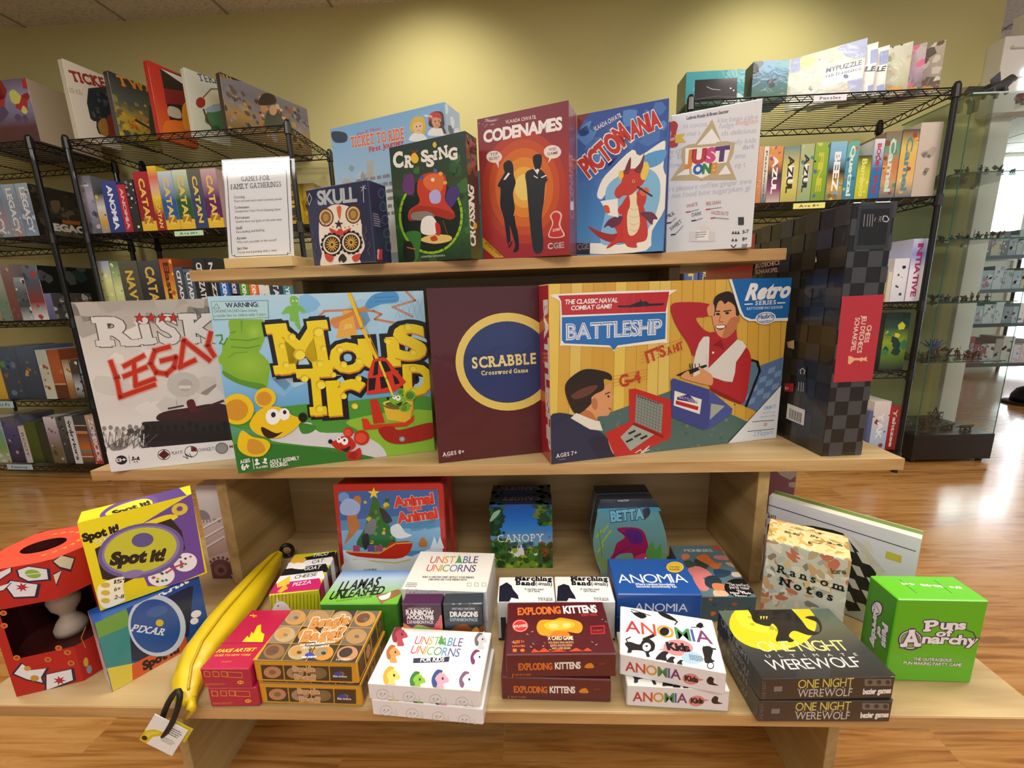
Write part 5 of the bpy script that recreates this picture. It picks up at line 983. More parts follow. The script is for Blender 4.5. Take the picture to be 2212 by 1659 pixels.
def doodle(f, y, x0=1180, dx=160):
    for i in range(4):
        x = x0 + i * dx * 1.02; yy = y + i * 16; f.line('#b4b2b4', 3, [(x + 38*math.cos(k), yy + 32*math.sin(k)) for k in np.arange(0, 6.3, .6)]); f.line('#bcbabc', 3, [(x - 20, yy), (x - 5, yy + 14), (x + 20, yy - 8)]); f.ell('#a8a6a8', x - 10, yy - 4, 5, 6, 0, 8); f.ell('#a8a6a8', x + 14, yy - 2, 5, 6, 0, 8); f.line('#c4c2c4', 3, [(x + 40, yy + 10), (x + 70, yy + 28), (x + 60, yy - 10)])
doodle(b.F.fr(*B6), 1372, 1220)
o = b.done('white unicorn box with coloured ponies, upper of its pair at shelf front')
again(o, (-0.1068, -0.2035, BZ + .0004, -.079), 'white unicorn box, lower of its pair at shelf front', 'white pony covered unicorn boxes')

# maroon explosion boxes
b = flat('game_box', (0.0440, -0.1850, BZ + .0316, 0.018, 0, 0.1245, 0.031, 0.0817), {'*': '#521620', 'T': '#52141c', 'F': '#5c1a26'}, WRAP); f = b.Tp.fr(*B7)
f.text('EXPLODING', 340, 882, 605, 872, 44, '#d8702a', 0.04); f.text('KITTENS', 625, 872, 830, 865, 46, '#f2ece4', 0.04); f.text('PARTY PACK', 735, 890, 832, 886, 14, '#c8403a', 0.02)
f.blob('#e89a22', [(455, 960), (480, 915), (560, 912), (600, 900), (660, 908), (720, 925), (740, 960), (715, 995), (630, 985), (560, 1010), (480, 1005)]); f.blob('#f2bc3a', [(500, 940), (590, 915), (690, 935), (660, 965), (540, 975)]); f.blob('#d87a22', [(560, 985), (640, 985), (665, 1020), (610, 1012), (540, 1020)]); f.ell('#f0d080', 560, 950, 30, 15); f.ell('#f0d080', 640, 945, 26, 14)
f.text('A CARD GAME', 526, 1038, 682, 1036, 24, '#f2e2c0', 0.025)
for k, t in enumerate(('FOR PEOPLE WHO ARE INTO', 'KITTENS AND EXPLOSIONS', 'AND LASER BEAMS')): f.text(t, 530 + k * 10, 1060 + k * 18, 685 - k * 10, 1058 + k * 18, 13, '#d8a878', 0.02)
f.poly('#c84a22', [(420, 1115), (440, 1090), (470, 1108), (500, 1085), (540, 1110), (590, 1095), (650, 1110), (700, 1085), (740, 1105), (770, 1085), (800, 1105)]); f.ell('#c8322e', 354, 950, 50, 40); f.ell('#e8c8b8', 354, 950, 45, 35); f.ell('#c8322e', 354, 950, 42, 32); f.text('10 PLAYERS', 316, 962, 394, 955, 15, '#f2e2d8', 0.03); f.line('#b8242c', 8, [(790, 955), (872, 950), (874, 995), (794, 1000)], True); f.text('EXPLODES', 805, 988, 865, 982, 14, '#b8242c', 0.03)
f.text('AGES 7+', 308, 1058, 378, 1056, 17, '#d8702a', 0.03); f.text('2-10 PLAYERS', 304, 1082, 384, 1080, 12, '#d8702a', 0.03); f.rect('#d8702a', 308, 1092, 332, 1112); f.ell('#d8702a', 368, 1102, 14, 10)
for i in range(22): f.line(rd.choice(['#c8a878', '#c8603a', '#8a98a0']), 4, [(x := rd.uniform(300, 880), y := rd.uniform(900, 1100)), (x + 10, y + rd.uniform(-8, 8))])
f = b.F.fr(*B7); f.text('EXPLODING', 345, 1222, 552, 1218, 40, '#d8702a', 0.04); f.text('KITTENS', 570, 1216, 726, 1212, 40, '#f2ece4', 0.04); f.blob('#e08a2a', [(752, 1208), (765, 1185), (795, 1180), (808, 1208)]); f.text('PARTY PACK', 845, 1190, 880, 1188, 10, '#a84030', 0.02); f.text('FLIP UP TO OPEN', 325, 1258, 420, 1256, 12, '#c06a3a', 0.02); f.line('#d8702a', 5, [(305, 1268), (312, 1245)])
o = b.done('maroon explosion card game box, upper of its pair')
again(o, (0.0377, -0.1835, BZ + .0004, -.020), 'maroon explosion card game box, lower of its pair', 'maroon explosion card game boxes')

# white animal word boxes
AK = ['#b83a4a', '#c8503a', '#d89a3a', '#4a8a5a', '#4a5ab0', '#7a3a6a']
b = flat('game_box', (0.1728, -0.1772, BZ + .0291, -0.2207, 0, 0.11, 0.0285, 0.0765), {'*': '#e8e6ea', 'T': '#efece8'}, WRAP); f = b.Tp.fr(*B7); DKK = '#1c1a1c'
f.text('ANOMIA', 1005, 985, 1545, 1062, 78, '#b33', 0.01, cols=AK); f.ell('#e08a8c', 1330, 1085, 92, 50, 6); f.poly('#e08a8c', [(1255, 1085), (1205, 1098), (1265, 1105)]); f.text('Kids', 1268, 1096, 1402, 1108, 48, DKK, 0.07); f.ell('#a8c8dc', 1415, 1148, 66, 38, 6); f.lines('#345', .68, .12, .84, .22, 4)
f.blob(DKK, [(1000, 1060), (1030, 1048), (1090, 1065), (1110, 1040), (1150, 1030), (1185, 1060), (1180, 1100), (1150, 1115), (1155, 1140), (1135, 1140), (1120, 1108), (1050, 1100), (1040, 1115), (1015, 1115), (1020, 1090)]); f.ell('#efece8', 1135, 1080, 26, 26); f.ell(DKK, 1135, 1075, 8, 6); f.line(DKK, 7, [(1020, 1060), (1008, 1032), (1035, 1020)]); f.line(DKK, 20, [(1118, 1035), (1175, 1010)])
for (x, y, s_) in ((1240, 1135, 1), (1290, 1160, .7), (1345, 1175, .5)): f.blob(DKK, [(x - 50*s_, y + 20*s_), (x - 30*s_, y - 10*s_), (x, y - 30*s_), (x + 30*s_, y - 20*s_), (x + 15*s_, y), (x + 20*s_, y + 30*s_), (x - 20*s_, y + 25*s_)])
f.blob(DKK, [(1480, 1085), (1520, 1075), (1545, 1100), (1535, 1150), (1555, 1170), (1500, 1180), (1490, 1140)]); f.line(DKK, 5, [(1530 + 20*math.cos(k), 1195 + 20*math.sin(k)) for k in np.arange(0, 6.4, .6)]); f.line(DKK, 9, [(1485, 1080), (1560, 1095)]); f.ell(DKK, 1245, 985, 30, 26); f.blob(DKK, [(1230, 965), (1262, 975), (1265, 1000), (1240, 1005)])
f.blob(DKK, [(1050, 870), (1100, 868), (1135, 890), (1110, 905), (1080, 895)]); f.line(DKK, 4, [(1040, 848), (1160, 888)]); f.line(DKK, 5, [(1040, 860), (1075, 885)]); f.blob(DKK, [(1205, 862), (1260, 875), (1320, 915), (1290, 915), (1230, 890)]); f.line(DKK, 7, [(1300, 912), (1325, 925), (1310, 942)]); f.blob(DKK, [(1440, 950), (1465, 930), (1485, 945), (1470, 965)]); f.line(DKK, 4, [(1410, 960), (1490, 955)])
f = b.F.fr(*B7); f.text('ANOMIA', 1005, 1225, 1345, 1282, 58, '#b33', 0.02, cols=AK); f.ell('#e08a8c', 1408, 1278, 52, 34, 8); f.poly('#e08a8c', [(1440, 1268), (1492, 1282), (1450, 1292)]); f.text('Kids', 1372, 1285, 1450, 1298, 30, DKK, 0.07); f.blob(DKK, [(1505, 1285), (1525, 1262), (1550, 1275), (1548, 1300), (1580, 1318), (1520, 1310)])
o = b.done('white word box with black animal silhouettes, upper of its pair')
again(o, (0.1789, -0.1895, BZ + .0004, -.0524), 'white word box, lower of its pair below the tilted one', 'white animal word boxes')

# werewolf boxes
b = flat('game_box', (0.3135, -0.2068, BZ + .0288, 0.030, 0, 0.1385, 0.028, 0.096), {'*': '#2a2728', 'T': '#3a3c38', 'F': '#2c2628', 'L': '#262a30'}, WRAP); f = b.Tp.fr(*B8)
f.full('#2c2a26', '#3a3c3a', '#5a5c48', '#56685e'); f.ell('#d8cc24', 440, 850, 245, 150, 0, 36); f.ell('#e8dc3a', 400, 800, 170, 100, 0, 30); f.dabs(7, 30, ['#c0b420', '#b0a424'], .22, .62, .62, .98, .02, .05)
f.blob('#1d1a14', [(300, 768), (340, 770), (365, 748), (440, 740), (530, 760), (600, 830), (640, 880), (700, 895), (690, 845), (620, 815), (680, 810), (715, 860), (700, 905), (640, 915), (560, 890), (530, 920), (560, 950), (460, 950), (470, 890), (440, 850), (420, 865), (370, 855), (330, 835), (318, 800)]); 
for x in (368, 384, 400): f.poly('#d8cc50', [(x, 808), (x + 12, 810), (x + 4, 828)])
f.text('ONE NIGHT', 375, 1008, 880, 1000, 78, '#e8e08a', 0.0, gap=.03); f.text('ULTIMATE', 405, 1040, 920, 1030, 20, '#d0d0cc', 0.0, gap=1.1); f.text('WEREWOLF', 430, 1112, 950, 1092, 78, '#d4d4d0', 0.0, gap=.03)
f = b.F.fr(*B8); f.text('ONE NIGHT', 580, 1212, 890, 1200, 48, '#d8cc62', 0.0); f.text('WEREWOLF', 578, 1262, 882, 1255, 44, '#cac8c6', 0.0); f.text('ULTIMATE', 578, 1222, 880, 1212, 10, '#cac8c6', 0.0, gap=.9); f.rect('#6a6868', 955, 1160, 1105, 1198); f.text('bezier games', 945, 1245, 1100, 1238, 30, '#ecebea', 0.05); f.text('1', 490, 1225, 492, 1205, 45, '#7a7878', 0.02); f.text('ONE NIGHT', 398, 1270, 402, 1170, 22, '#5a5858', 0.02)
for x in (985, 1035, 1085): f.ell('#2c2a2a', x, 1178, 14, 12)
g = b.L_.fr(*B8); g.text('ONE NIGHT', 150, 850, 310, 1090, 46, '#8a94a0', 0.0); g.text('WEREWOLF', 185, 950, 300, 1160, 40, '#7a8288', 0.0)
o = b.done('dark werewolf box with yellow moon, upper of its pair')
again(o, (0.3138, -0.2061, BZ + .0004, .0125), 'dark werewolf box, lower of its pair', 'dark werewolf boxes')

# bright green cube
b = flat('game_box', (0.4868, -0.1545, BZ, -0.026, 0, 0.0945, 0.1090, 0.0415), {'*': '#55a81c', 'F': '#5fb81e', 'L': '#3f8a18', 'T': '#64c024'}, GLOSS); b.fixL = None
K = (1780, 1200, 5.12); f = b.F.fr(*K); WT, PU = '#f0ecf4', '#4a2a5a'
f.ell(PU, 955, 935, 140, 115); f.ell(WT, 955, 932, 122, 100); f.ell(PU, 955, 932, 112, 90); f.ell('#7aa85a', 955, 932, 104, 84)
for o_, c in (((0.14, 0.1), PU), ((.075, .05), WT)):
    k = .085 if c == PU else .03
    f.text('P', 1105, 838, 1270, 830, 118, c, k, True); f.text('uns', 1290, 812, 1555, 815, 100, c, k + .01); f.text('of', 1240, 892, 1410, 890, 72, c, k + .01); f.text('A', 850, 1005, 1060, 1000, 180, c, k, True); f.text('narchy', 1085, 965, 1680, 985, 100, c, k + .01)
f.line(PU, 12, [(1560, 820), (1650, 850), (1680, 910), (1660, 950)]); f.text('THE OUTRAGEOUS', 985, 1160, 1405, 1172, 34, '#e8e4e8', 0.02, out=('#5a6a5a', 0.05)); f.text('PUN MAKING PARTY GAME', 875, 1200, 1515, 1225, 34, '#e8e4e8', 0.02, out=('#5a6a5a', 0.05))
g = b.Tp.fr(*K); g.text('17+  30-90  4-8', 1500, 345, 850, 300, 34, '#f0e8e4', 0.05); g.line('#2f6a14', 5, [(835, 265), (1020, 415)]); g.line('#2f6a14', 5, [(1220, 272), (1415, 418)])
g = b.L_.fr(*K); g.ell(PU, 585, 590, 70, 90, 0); g.ell('#e0dce4', 585, 590, 55, 75, 0); g.text('Puns', 650, 745, 640, 985, 70, '#e0dce4', 0.08, out=(PU, 0.07)); g.text('of', 600, 780, 590, 870, 50, '#e0dce4', 0.08, out=(PU, .07)); g.text('Anarchy', 560, 540, 520, 980, 60, '#e0dce4', 0.08, out=(PU, .07))
b.done('bright lime green box with white outlined lettering at bottom right')

# ransom box
b = flat('game_box', (0.3895, -0.0655, BZ, -0.576, 0, 0.0883, 0.1285, 0.0640), {'*': '#cfc4a0', 'F': '#cdd0c0', 'T': '#e0cc90'}, CARD)
cs = ['#d8d4c0', '#b8c4bc', '#e0dcc8', '#c0ae84', '#cfa878', '#a8b0a4', '#d8c08a', '#c8785a', '#e8e4d8', '#8a8474']
f = b.F; f.dabs(41, 150, cs, -.05, -.05, 1.05, 1.05, .04, .13, .5); b.Tp.dabs(42, 90, ['#e8d49a', '#d8b868', '#f0e0b0', '#d89058', '#c8a858', '#a88a50'], -.05, -.05, 1.05, 1.05, .05, .15, .4); b.R_.dabs(43, 60, cs, 0, 0, 1, 1, .05, .15, .5)
K = (1640, 1020, 5.53); f.fr(*K); f.k += 30; f.text('Ransom', 212, 1190, 1012, 1425, 92, '#17161a', 0.02, True, gap=.22); f.text('Notes', 240, 1335, 880, 1540, 92, '#17161a', 0.03, True, gap=.22); f.text('lore', 870, 1210, 1040, 1215, 66, '#6a5a4a', 0.03)
g = b.Tp.fr(*K); g.k += 20; g.text('30-90', 300, 720, 480, 765, 22, '#3a3024', 0.03); g.text('17+', 610, 770, 700, 800, 28, '#3a3024', 0.03); g.text('3-6', 810, 850, 1000, 890, 24, '#3a3024', 0.03)
b.done('collage covered cream box with black typewriter lettering')

# checkers box leaning behind
b = flat('game_box', (0.441, 0.026, BZ, -0.787, 0.03, 0.1688, 0.142, 0.028), {'*': '#d8d8e0', 'T': '#d8dcc8', 'R': '#c8c4c8'}, GLOSS)
f = b.F.fr(*K); f.full('#d4d4de', '#dcdce6'); f.poly('#26241f', [(100, 620), (640, 640), (880, 690), (1000, 730), (1400, 1200), (1300, 1659), (60, 1659)]); f.poly('#cfc8bc', [(1090, 760), (1240, 860), (1510, 1200), (1400, 1210)])
for i in range(6):
    for j in range(6):
        if (i + j) % 2: f.poly('#d8d4cc', [(620 + i*120 + j*60, 800 + j*150), (720 + i*120 + j*60, 830 + j*150), (780 + i*120 + j*60, 960 + j*150), (690 + i*120 + j*60, 930 + j*150)])
f.line('#1d1d2a', 9, [(100, 385), (1870, 945)]); f.poly('#c8bc4a', [(1520, 940), (1705, 1000), (1695, 1085), (1505, 1025)]); f.text('Checkers', 0, 520, 205, 560, 60, '#2a2a30', 0.02, True)
g = b.Tp; g.full('#6f8a3c'); g.band('#e2e4d2', 0, .5); g.band('#c8ccb0', .94, 1)
b.done('white checkers box with green striped edge leaning behind the collage box')
# grey pink box behind the bay panel on the right
b = flat('game_box', (0.438, 0.14, BZ, -0.35, 0, 0.10, 0.185, 0.03), {'*': '#b8b098', 'F': '#a0606a', 'T': '#c8c0a4'}, WRAP); b.F.dabs(4, 24, ['#c88a90', '#6a5a5c', '#d8c8b8', '#8a4a54'], 0, 0, 1, 1, .06, .2)
b.done('dusty pink box behind the white checkers box')

# monikers
b = flat('game_box', (0.305, -0.064, BZ, -0.002, 0, 0.080, 0.04, 0.122), {'*': '#5d7f88', 'T': '#628089', 'F': '#46606a'}, GLOSS); f = b.Tp.fr(*B7)
f.text('MONIKERS', 1372, 492, 1545, 492, 20, '#d8d8d4', 0.02)
for q, c in (([(1540, 450), (1620, 450), (1650, 490), (1560, 480)], '#b85a44'), ([(1352, 510), (1390, 505), (1400, 530), (1360, 540)], '#e0825a'), ([(1430, 540), (1500, 520), (1540, 540), (1500, 600), (1450, 590)], '#3a4a40'), ([(1440, 530), (1500, 508), (1560, 560), (1600, 560), (1570, 600), (1510, 570)], '#e07a40'), ([(1560, 515), (1660, 520), (1650, 545), (1560, 535)], '#d88a8a'), ([(1390, 600), (1440, 580), (1500, 600), (1540, 640), (1480, 650), (1420, 640)], '#e88a88'), ([(1420, 650), (1470, 640), (1520, 720), (1470, 730)], '#e88a88'), ([(1550, 600), (1650, 610), (1640, 640), (1570, 650)], '#34506a'), ([(1350, 560), (1400, 545), (1440, 575), (1390, 590)], '#3f5a48'), ([(1500, 650), (1560, 640), (1600, 680), (1560, 720), (1500, 700)], '#2f4250'), ([(1550, 730), (1620, 735), (1640, 765), (1560, 770)], '#e8c0a0'), ([(1620, 560), (1660, 560), (1690, 590), (1650, 580)], '#e0b89a'), ([(1660, 620), (1710, 620), (1720, 645), (1670, 645)], '#e8d8c8'), ([(1540, 690), (1600, 690), (1640, 720), (1560, 730)], '#e08a5a')): f.blob(c, q)
f.ell('#17171a', 1712, 715, 98, 58, 5); f.text('"The perfect', 1635, 700, 1770, 708, 20, '#eceae6', 0.02, True); f.text('party game"', 1650, 718, 1780, 726, 20, '#eceae6', 0.02, True)
for t, y in (('The', 742), ('New York', 752), ('Times', 770)): f.text(t, 1690 - 8 * len(t) + 30, y, 1690 + 8 * len(t) + 30, y + 3, 15, '#eceae6', 0.04)
b.F.dabs(5, 12, ['#e07a40', '#34506a', '#b8504a'], .1, .1, .95, .9, .05, .12)
b.done('teal party game box with dancing figures and round black seal')

# blue boxes
b = flat('game_box', (0.187, -0.0955, BZ + .0345, -0.0126, 0, 0.109, 0.0345, 0.0765), {'*': '#1f4f9c', 'T': '#22539f'}, GLOSS); f = b.Tp.fr(*B7)
f.text('ANOMIA', 962, 685, 1395, 682, 62, '#eef0ee', -0.004, gap=.03); f.text('Where common knowledge', 1065, 698, 1310, 700, 16, '#e0e6ee', 0.02); f.text('becomes uncommonly fun', 1075, 712, 1322, 714, 16, '#e0e6ee', 0.02); f.text('AGES 10 AND UP', 968, 776, 1075, 776, 11, '#dfe6ee', 0.02); f.text('3 TO 6 PLAYERS', 1372, 776, 1475, 776, 11, '#dfe6ee', 0.02)
s0 = b
f = b.F.fr(*B7); f.text('ANOMIA', 1060, 858, 1388, 862, 50, '#dfe4ec', 0.0)
o = b.done('plain blue word game box with gold seal, upper of its pair'); s_ = Art('award_seal', s0); h_ = s_.on(s0.Tp.fr(*B7)); h_.ell('#d8b83a', 1310, 588, 54, 34); h_.ell('#a88a1c', 1310, 588, 44, 27); h_.ell('#d0b032', 1310, 588, 40, 24); h_.text('AWARD', 1278, 592, 1342, 592, 12, '#6a5410', 0.03); h_.text('WINNER', 1278, 606, 1342, 606, 10, '#6a5410', 0.03); s_.done('round gold seal')
again(o, (0.1865, -0.0958, BZ + .0004, -.008), 'plain blue word game box, lower of its pair', 'plain blue word game boxes')

# marching band boxes
def band_box(x, y, yaw, k):
    b = flat('game_box', (x, y, BZ, yaw, 0, 0.0774, 0.0600, 0.0500), {'*': '#e6e6e2', 'T': '#eeeeea'}, GLOSS); f = b.Tp.fr(*B7); d = 350 * k
    f.poly('#1a1c2c', [(222 + d, 790), (226 + d, 705), (270 + d, 680), (300 + d, 700), (310 + d, 725), (340 + d, 760), (345 + d, 785), (300 + d, 775), (285 + d, 802), (222 + d, 802)] if not k else [(580 + 0, 790), (586, 705), (622, 690), (655, 700), (668, 730), (692, 765), (698, 785), (655, 778), (640, 802), (582, 802)])
    x0 = 322 if not k else 668
    f.text('Marching', x0, 668, x0 + 228, 672, 26, '#15161c', 0.06, True); f.text('Band', x0 + 4, 696, x0 + 122, 700, 26, '#15161c', 0.06, True); f.text('(-imals)', x0 + 126, 698, x0 + 228, 702, 22, '#15161c', 0.02); f.text('A marching band', x0 + 58, 728, x0 + 175, 730, 13, '#333', 0.02); f.text('card game.', x0 + 78, 740, x0 + 155, 742, 13, '#333', 0.02); f.text('Ages 12 and up', x0 + 140, 783, x0 + 232, 784, 11, '#333', 0.02); f.text('2 to 8 players', x0 + 145, 793, x0 + 235, 795, 11, '#333', 0.02)
    f = b.F; f.band('#1a1c2c', .05, .6, .05, .14); f.band('#1a1c2c', .0, .06)
    return b
band_box(0.028, -0.0985, 0.0124, 0).done('white card box with black unicorn head behind the maroon boxes', 'game box')
band_box(0.1066, -0.0972, -0.0135, 1).done('white card box with black unicorn head beside the plain blue boxes', 'game box')

# unstable unicorns base box and two small packs before it
b = flat('game_box', (-0.1002, -0.0975, BZ, -0.0538, 0, 0.1155, 0.0795, 0.0842), {'*': '#e4e2e6', 'T': '#e9e5dc'}, WRAP); f = b.Tp.fr(*B6)
f.text('UNSTABLE', 1508, 562, 1805, 562, 46, '#c44', 0.005, cols=['#c8504a', '#d87a3a', '#d8983a', '#c8a83a', '#5a9a5a', '#4a6a9a', '#454a7a', '#453f6a']); f.text('UNICORNS', 1485, 612, 1790, 616, 46, '#c44', 0.005, cols=['#b8504a', '#d8843a', '#a8a83a', '#6aa04a', '#4a8aa0', '#4a5a8a', '#4a457a', '#403a60']); f.poly('#5a9a5a', [(1672, 560), (1692, 510), (1712, 562)])
f.text('BUILD A UNICORN ARMY. BETRAY YOUR FRIENDS.', 1465, 652, 1785, 656, 11, '#333', 0.03); f.text('UNICORNS ARE YOUR FRIENDS NOW.', 1502, 668, 1742, 670, 11, '#333', 0.03)
for x in (1755, 1800, 1845): f.line('#9a9894', 3, [(x - 12, 684), (x + 12, 686), (x + 12, 706), (x - 12, 704)], True)
f.lines('#777', .04, .04, .2, .16, 3)
f = b.F.fr(*B6); doodle(f, 745, 1400, 130); doodle(f, 850, 1400, 130)
b.done('white and cream unicorn box standing behind two small expansion packs')
for nm, x, y, yaw, c, c2, t, t2, fr in (('rain', -0.0911, -0.1262, 0.0, '#3c1c3c', '#4a2448', 'RAINBOW', 'APOCALYPSE', (1366, 880, 1535, 884)), ('drag', -0.0383, -0.1262, .03, '#2a343c', '#343e46', 'DRAGONS', '', (1638, 892, 1808, 892))):
    b = flat('card_pack', (x, y, BZ, yaw, 0, 0.0508, 0.0790, 0.0200), {'*': c, 'T': c2}, WRAP); f = b.F.fr(*B6); a0 = fr[0]
    f.text('UNSTABLE UNICORNS', a0 + 10, 850, a0 + 152, 850, 13, '#c8c0c8', 0.02)
    f.text(t, fr[0], fr[1], fr[2], fr[3], 30, '#f2eef0', 0.05)
    if t2: f.text(t2, fr[0] + 4, 908, fr[2], 910, 24, '#f2eef0', 0.05); f.text('EXPANSION PACK', fr[0] + 6, 935, fr[2], 936, 20, '#e8dce4', 0.02); f.blob('#d8803a', [(1340, 930), (1400, 960), (1440, 940), (1540, 960), (1580, 880), (1600, 1000), (1340, 1000)]); f.blob('#7ab04a', [(1410, 970), (1440, 945), (1490, 960), (1530, 975), (1400, 1010)]); f.blob('#d85a6a', [(1540, 950), (1585, 890), (1590, 920), (1560, 980)])
    else: f.text('EXPANSION PACK', fr[0], 920, fr[2], 921, 20, '#a8c0d0', 0.02); f.blob('#8a4a1c', [(1620, 990), (1690, 945), (1740, 940), (1790, 980), (1850, 940), (1860, 1010), (1620, 1010)]); f.blob('#e0902a', [(1770, 980), (1800, 955), (1815, 985)])
    b.done('small dark purple expansion pack with rainbow before the white unicorn box' if t2 else 'small slate blue expansion pack with orange dragon wing before the white unicorn box', 'card pack')

# llama box
b = flat('game_box', (-0.2085, -0.1075, BZ, -0.0014, 0, 0.105, 0.064, 0.0690), {'*': '#5a9a2c', 'T': '#6fae44', 'F': '#3f8a2a', 'R': '#3a7a28'}, GLOSS); f = b.Tp.fr(*B6)
f.full('#6fb82e', '#7fc04a', '#a8c8b0', '#b8cce0', '#5a88c8'); f.text('LLAMAS', 940, 738, 1188, 705, 62, '#1c1d1c', 0.03, shear=.15); f.text('UNLEASHED', 884, 788, 1218, 752, 54, '#1c1d1c', 0.03, shear=.15); f.text('AN UNSTABLE UNICORNS GAME', 930, 802, 1155, 772, 10, '#4a6a34', 0.02)
f.blob('#9a6a44', [(1180, 760), (1230, 750), (1290, 730), (1320, 725), (1335, 745), (1300, 770), (1230, 800), (1215, 825), (1195, 790)]); f.blob('#f0ece4', [(1195, 770), (1240, 755), (1270, 740), (1260, 775), (1215, 790)])
b.done('green and blue llama game box behind the dog and bagel boxes')

# striped taco box with stepped colour bands
b = flat('game_box', (-0.2835, -0.0985, BZ, 0.174, 0, 0.0652, 0.0700, 0.0930), {'*': '#c8cc2a', 'T': '#c2c628', 'R': '#2a2a2c', 'F': '#c6ca2a'}, GLOSS); f = b.Tp.fr(*B6)
for t, c, tc, (x, y, x2, y2), q in (('TACO', '#1d1c1e', '#f2f2f0', (785, 525, 880, 512), [(690, 535), (925, 490), (935, 540), (660, 560)]), ('CAT', '#e8e6e6', '#2a2a2c', (780, 565, 850, 556), [(640, 560), (910, 522), (925, 570), (620, 605)]), ('GOAT', '#1d1c1e', '#f2f2f0', (732, 608, 832, 596), [(610, 600), (870, 565), (890, 615), (590, 645)]), ('CHEESE', '#e8e6e6', '#2a2a2c', (672, 660, 810, 640), [(570, 645), (850, 610), (865, 660), (545, 695)]), ('PIZZA', '#c02468', '#f4e0ea', (662, 706, 776, 688), [(540, 690), (830, 655), (850, 720), (505, 755)])):
    f.poly(c, q); f.text(t, x, y, x2, y2, 25, tc, 0.01)
f.ell('#e0a83a', 700, 545, 48, 20, -8); f.blob('#f0ece8', [(650, 590), (690, 560), (740, 570), (730, 600)]); f.poly('#e0c040', [(565, 690), (650, 640), (645, 690), (570, 715)]); f.poly('#e0b03a', [(568, 740), (620, 690), (635, 720), (590, 745)])
f = b.F.fr(*B6)
for i in range(16): f.line('#8a9018', 5, [(512 + i * 22, 755), (514 + i * 22, 850)])
f.blob('#f2f0f0', [(545, 830), (570, 800), (610, 800), (640, 830), (645, 860), (545, 860)]); f.poly('#e8e0c0', [(560, 800), (566, 765), (585, 805)]); f.ell('#2a2a2c', 575, 825, 4, 5)
g = b.R_
for i, c in enumerate(('#c02468', '#e8e6e6', '#1d1c1e', '#e8e6e6', '#1d1c1e')): g.band(c, .0, 1, .05 + i * .18, .23 + i * .18)
b.done('lime striped card box with stepped food name bands behind the yellow pouch')

# animal stacking tins
def tinbox(y, lab, art):
    b = PBox('game_tin', (-0.2332, y, BZ, -0.0128, 0.059 if art else 0.0, 0.1736, 0.1767, 0.04), {'*': '#a8221e', 'F': '#b4261f'}, TINM, 0.006); f = b.F.fr(*B6)
    if art:
        f.band('#b82a22', 0, 1); f.poly('#4f8ac0', [(945, 120), (1560, 108), (1590, 560), (1590, 620), (985, 620)]); f.poly('#3a66a8', [(945, 120), (1560, 108), (1566, 250), (955, 300)]); f.poly('#7fb0d8', [(965, 360), (1575, 340), (1585, 480), (975, 500)]); f.poly('#d8e4f0', [(975, 480), (1400, 520), (1590, 440), (1592, 620), (985, 620)])
        f.ell('#6a9ad0', 980, 155, 34, 32); f.blob('#2f6a34', [(1170, 150), (1210, 220), (1260, 330), (1300, 440), (1180, 470), (1060, 450), (1110, 340), (1140, 230)]); f.dabs(3, 40, ['#4a8a3a', '#2a5a30', '#d8b83a', '#5a9a44'], .28, .3, .52, .85, .012, .03); f.poly('#f0d23a', [(1165 + (38 if i % 2 == 0 else 15)*math.sin(i*PI/5), 130 - (38 if i % 2 == 0 else 15)*math.cos(i*PI/5)) for i in range(10)])
        f.blob('#b8763c', [(1000, 280), (1040, 160), (1080, 150), (1085, 200), (1060, 280), (1080, 330), (1030, 400), (985, 440), (1010, 360)]); f.blob('#9fb4e0', [(960, 200), (1010, 160), (1080, 200), (1060, 260), (970, 260)]); f.blob('#7a8084', [(1110, 340), (1150, 290), (1180, 300), (1170, 370), (1120, 390)]); f.blob('#2c3038', [(1200, 220), (1240, 240), (1280, 300), (1230, 310)]); f.blob('#2c3038', [(1090, 400), (1130, 380), (1140, 440), (1110, 480)]); f.blob('#e8ecf0', [(1270, 340), (1320, 320), (1360, 370), (1400, 390), (1330, 410), (1280, 390)])
        f.blob('#c22a1e', [(1000, 485), (1200, 495), (1260, 440), (1300, 430), (1400, 430), (1380, 500), (1300, 535), (1060, 520)], 3); f.line('#d8b04a', 8, [(1005, 490), (1200, 500), (1300, 440), (1395, 435)]); f.line('#d8c060', 7, [(1040, 540), (1300, 560), (1390, 540)]); f.blob('#e4eef6', [(985, 560), (1100, 540), (1220, 580), (1200, 620), (985, 620)])
        for x in (1060, 1200, 1150): f.rect('#a84a7a' if x != 1150 else '#6a4a98', x - 22, 452, x + 20, 490)
        f.blob('#b8763c', [(1445, 430), (1468, 400), (1495, 430), (1490, 460), (1448, 460)]); 
        for x in (1540, 1575): f.poly('#dcecf4', [(x, 395), (x + 26, 470), (x - 26, 470)])
        f.blob('#8ab4dc', [(1400, 420), (1440, 390), (1480, 380), (1560, 400), (1590, 420), (1590, 450), (1400, 450)]) if False else None
        f.text('Animal', 1298, 215, 1535, 190, 62, '#d83a2a', 0.06, out=('#f4e6e0', 0.02)); f.text('Upon', 1378, 238, 1462, 228, 32, '#d83a2a', 0.05, out=('#f4e6e0', 0.02)); f.text('Animal', 1320, 312, 1560, 280, 62, '#d83a2a', 0.06, out=('#f4e6e0', 0.02)); f.text('A Christmas', 1415, 335, 1545, 315, 24, '#4a90b8', 0.02); f.text('Stacking Game', 1395, 362, 1545, 345, 24, '#4a90b8', 0.02); f.text('WARNING', 1105, 612, 1185, 608, 14, '#4a5a6a', 0.02)
    b.done(lab, 'game tin', 'red edged animal tins')
tinbox(0.0023, 'red edged tin with animals round a christmas tree, front of the pair', True); tinbox(0.062, 'red edged tin standing behind the christmas animal tin', False)

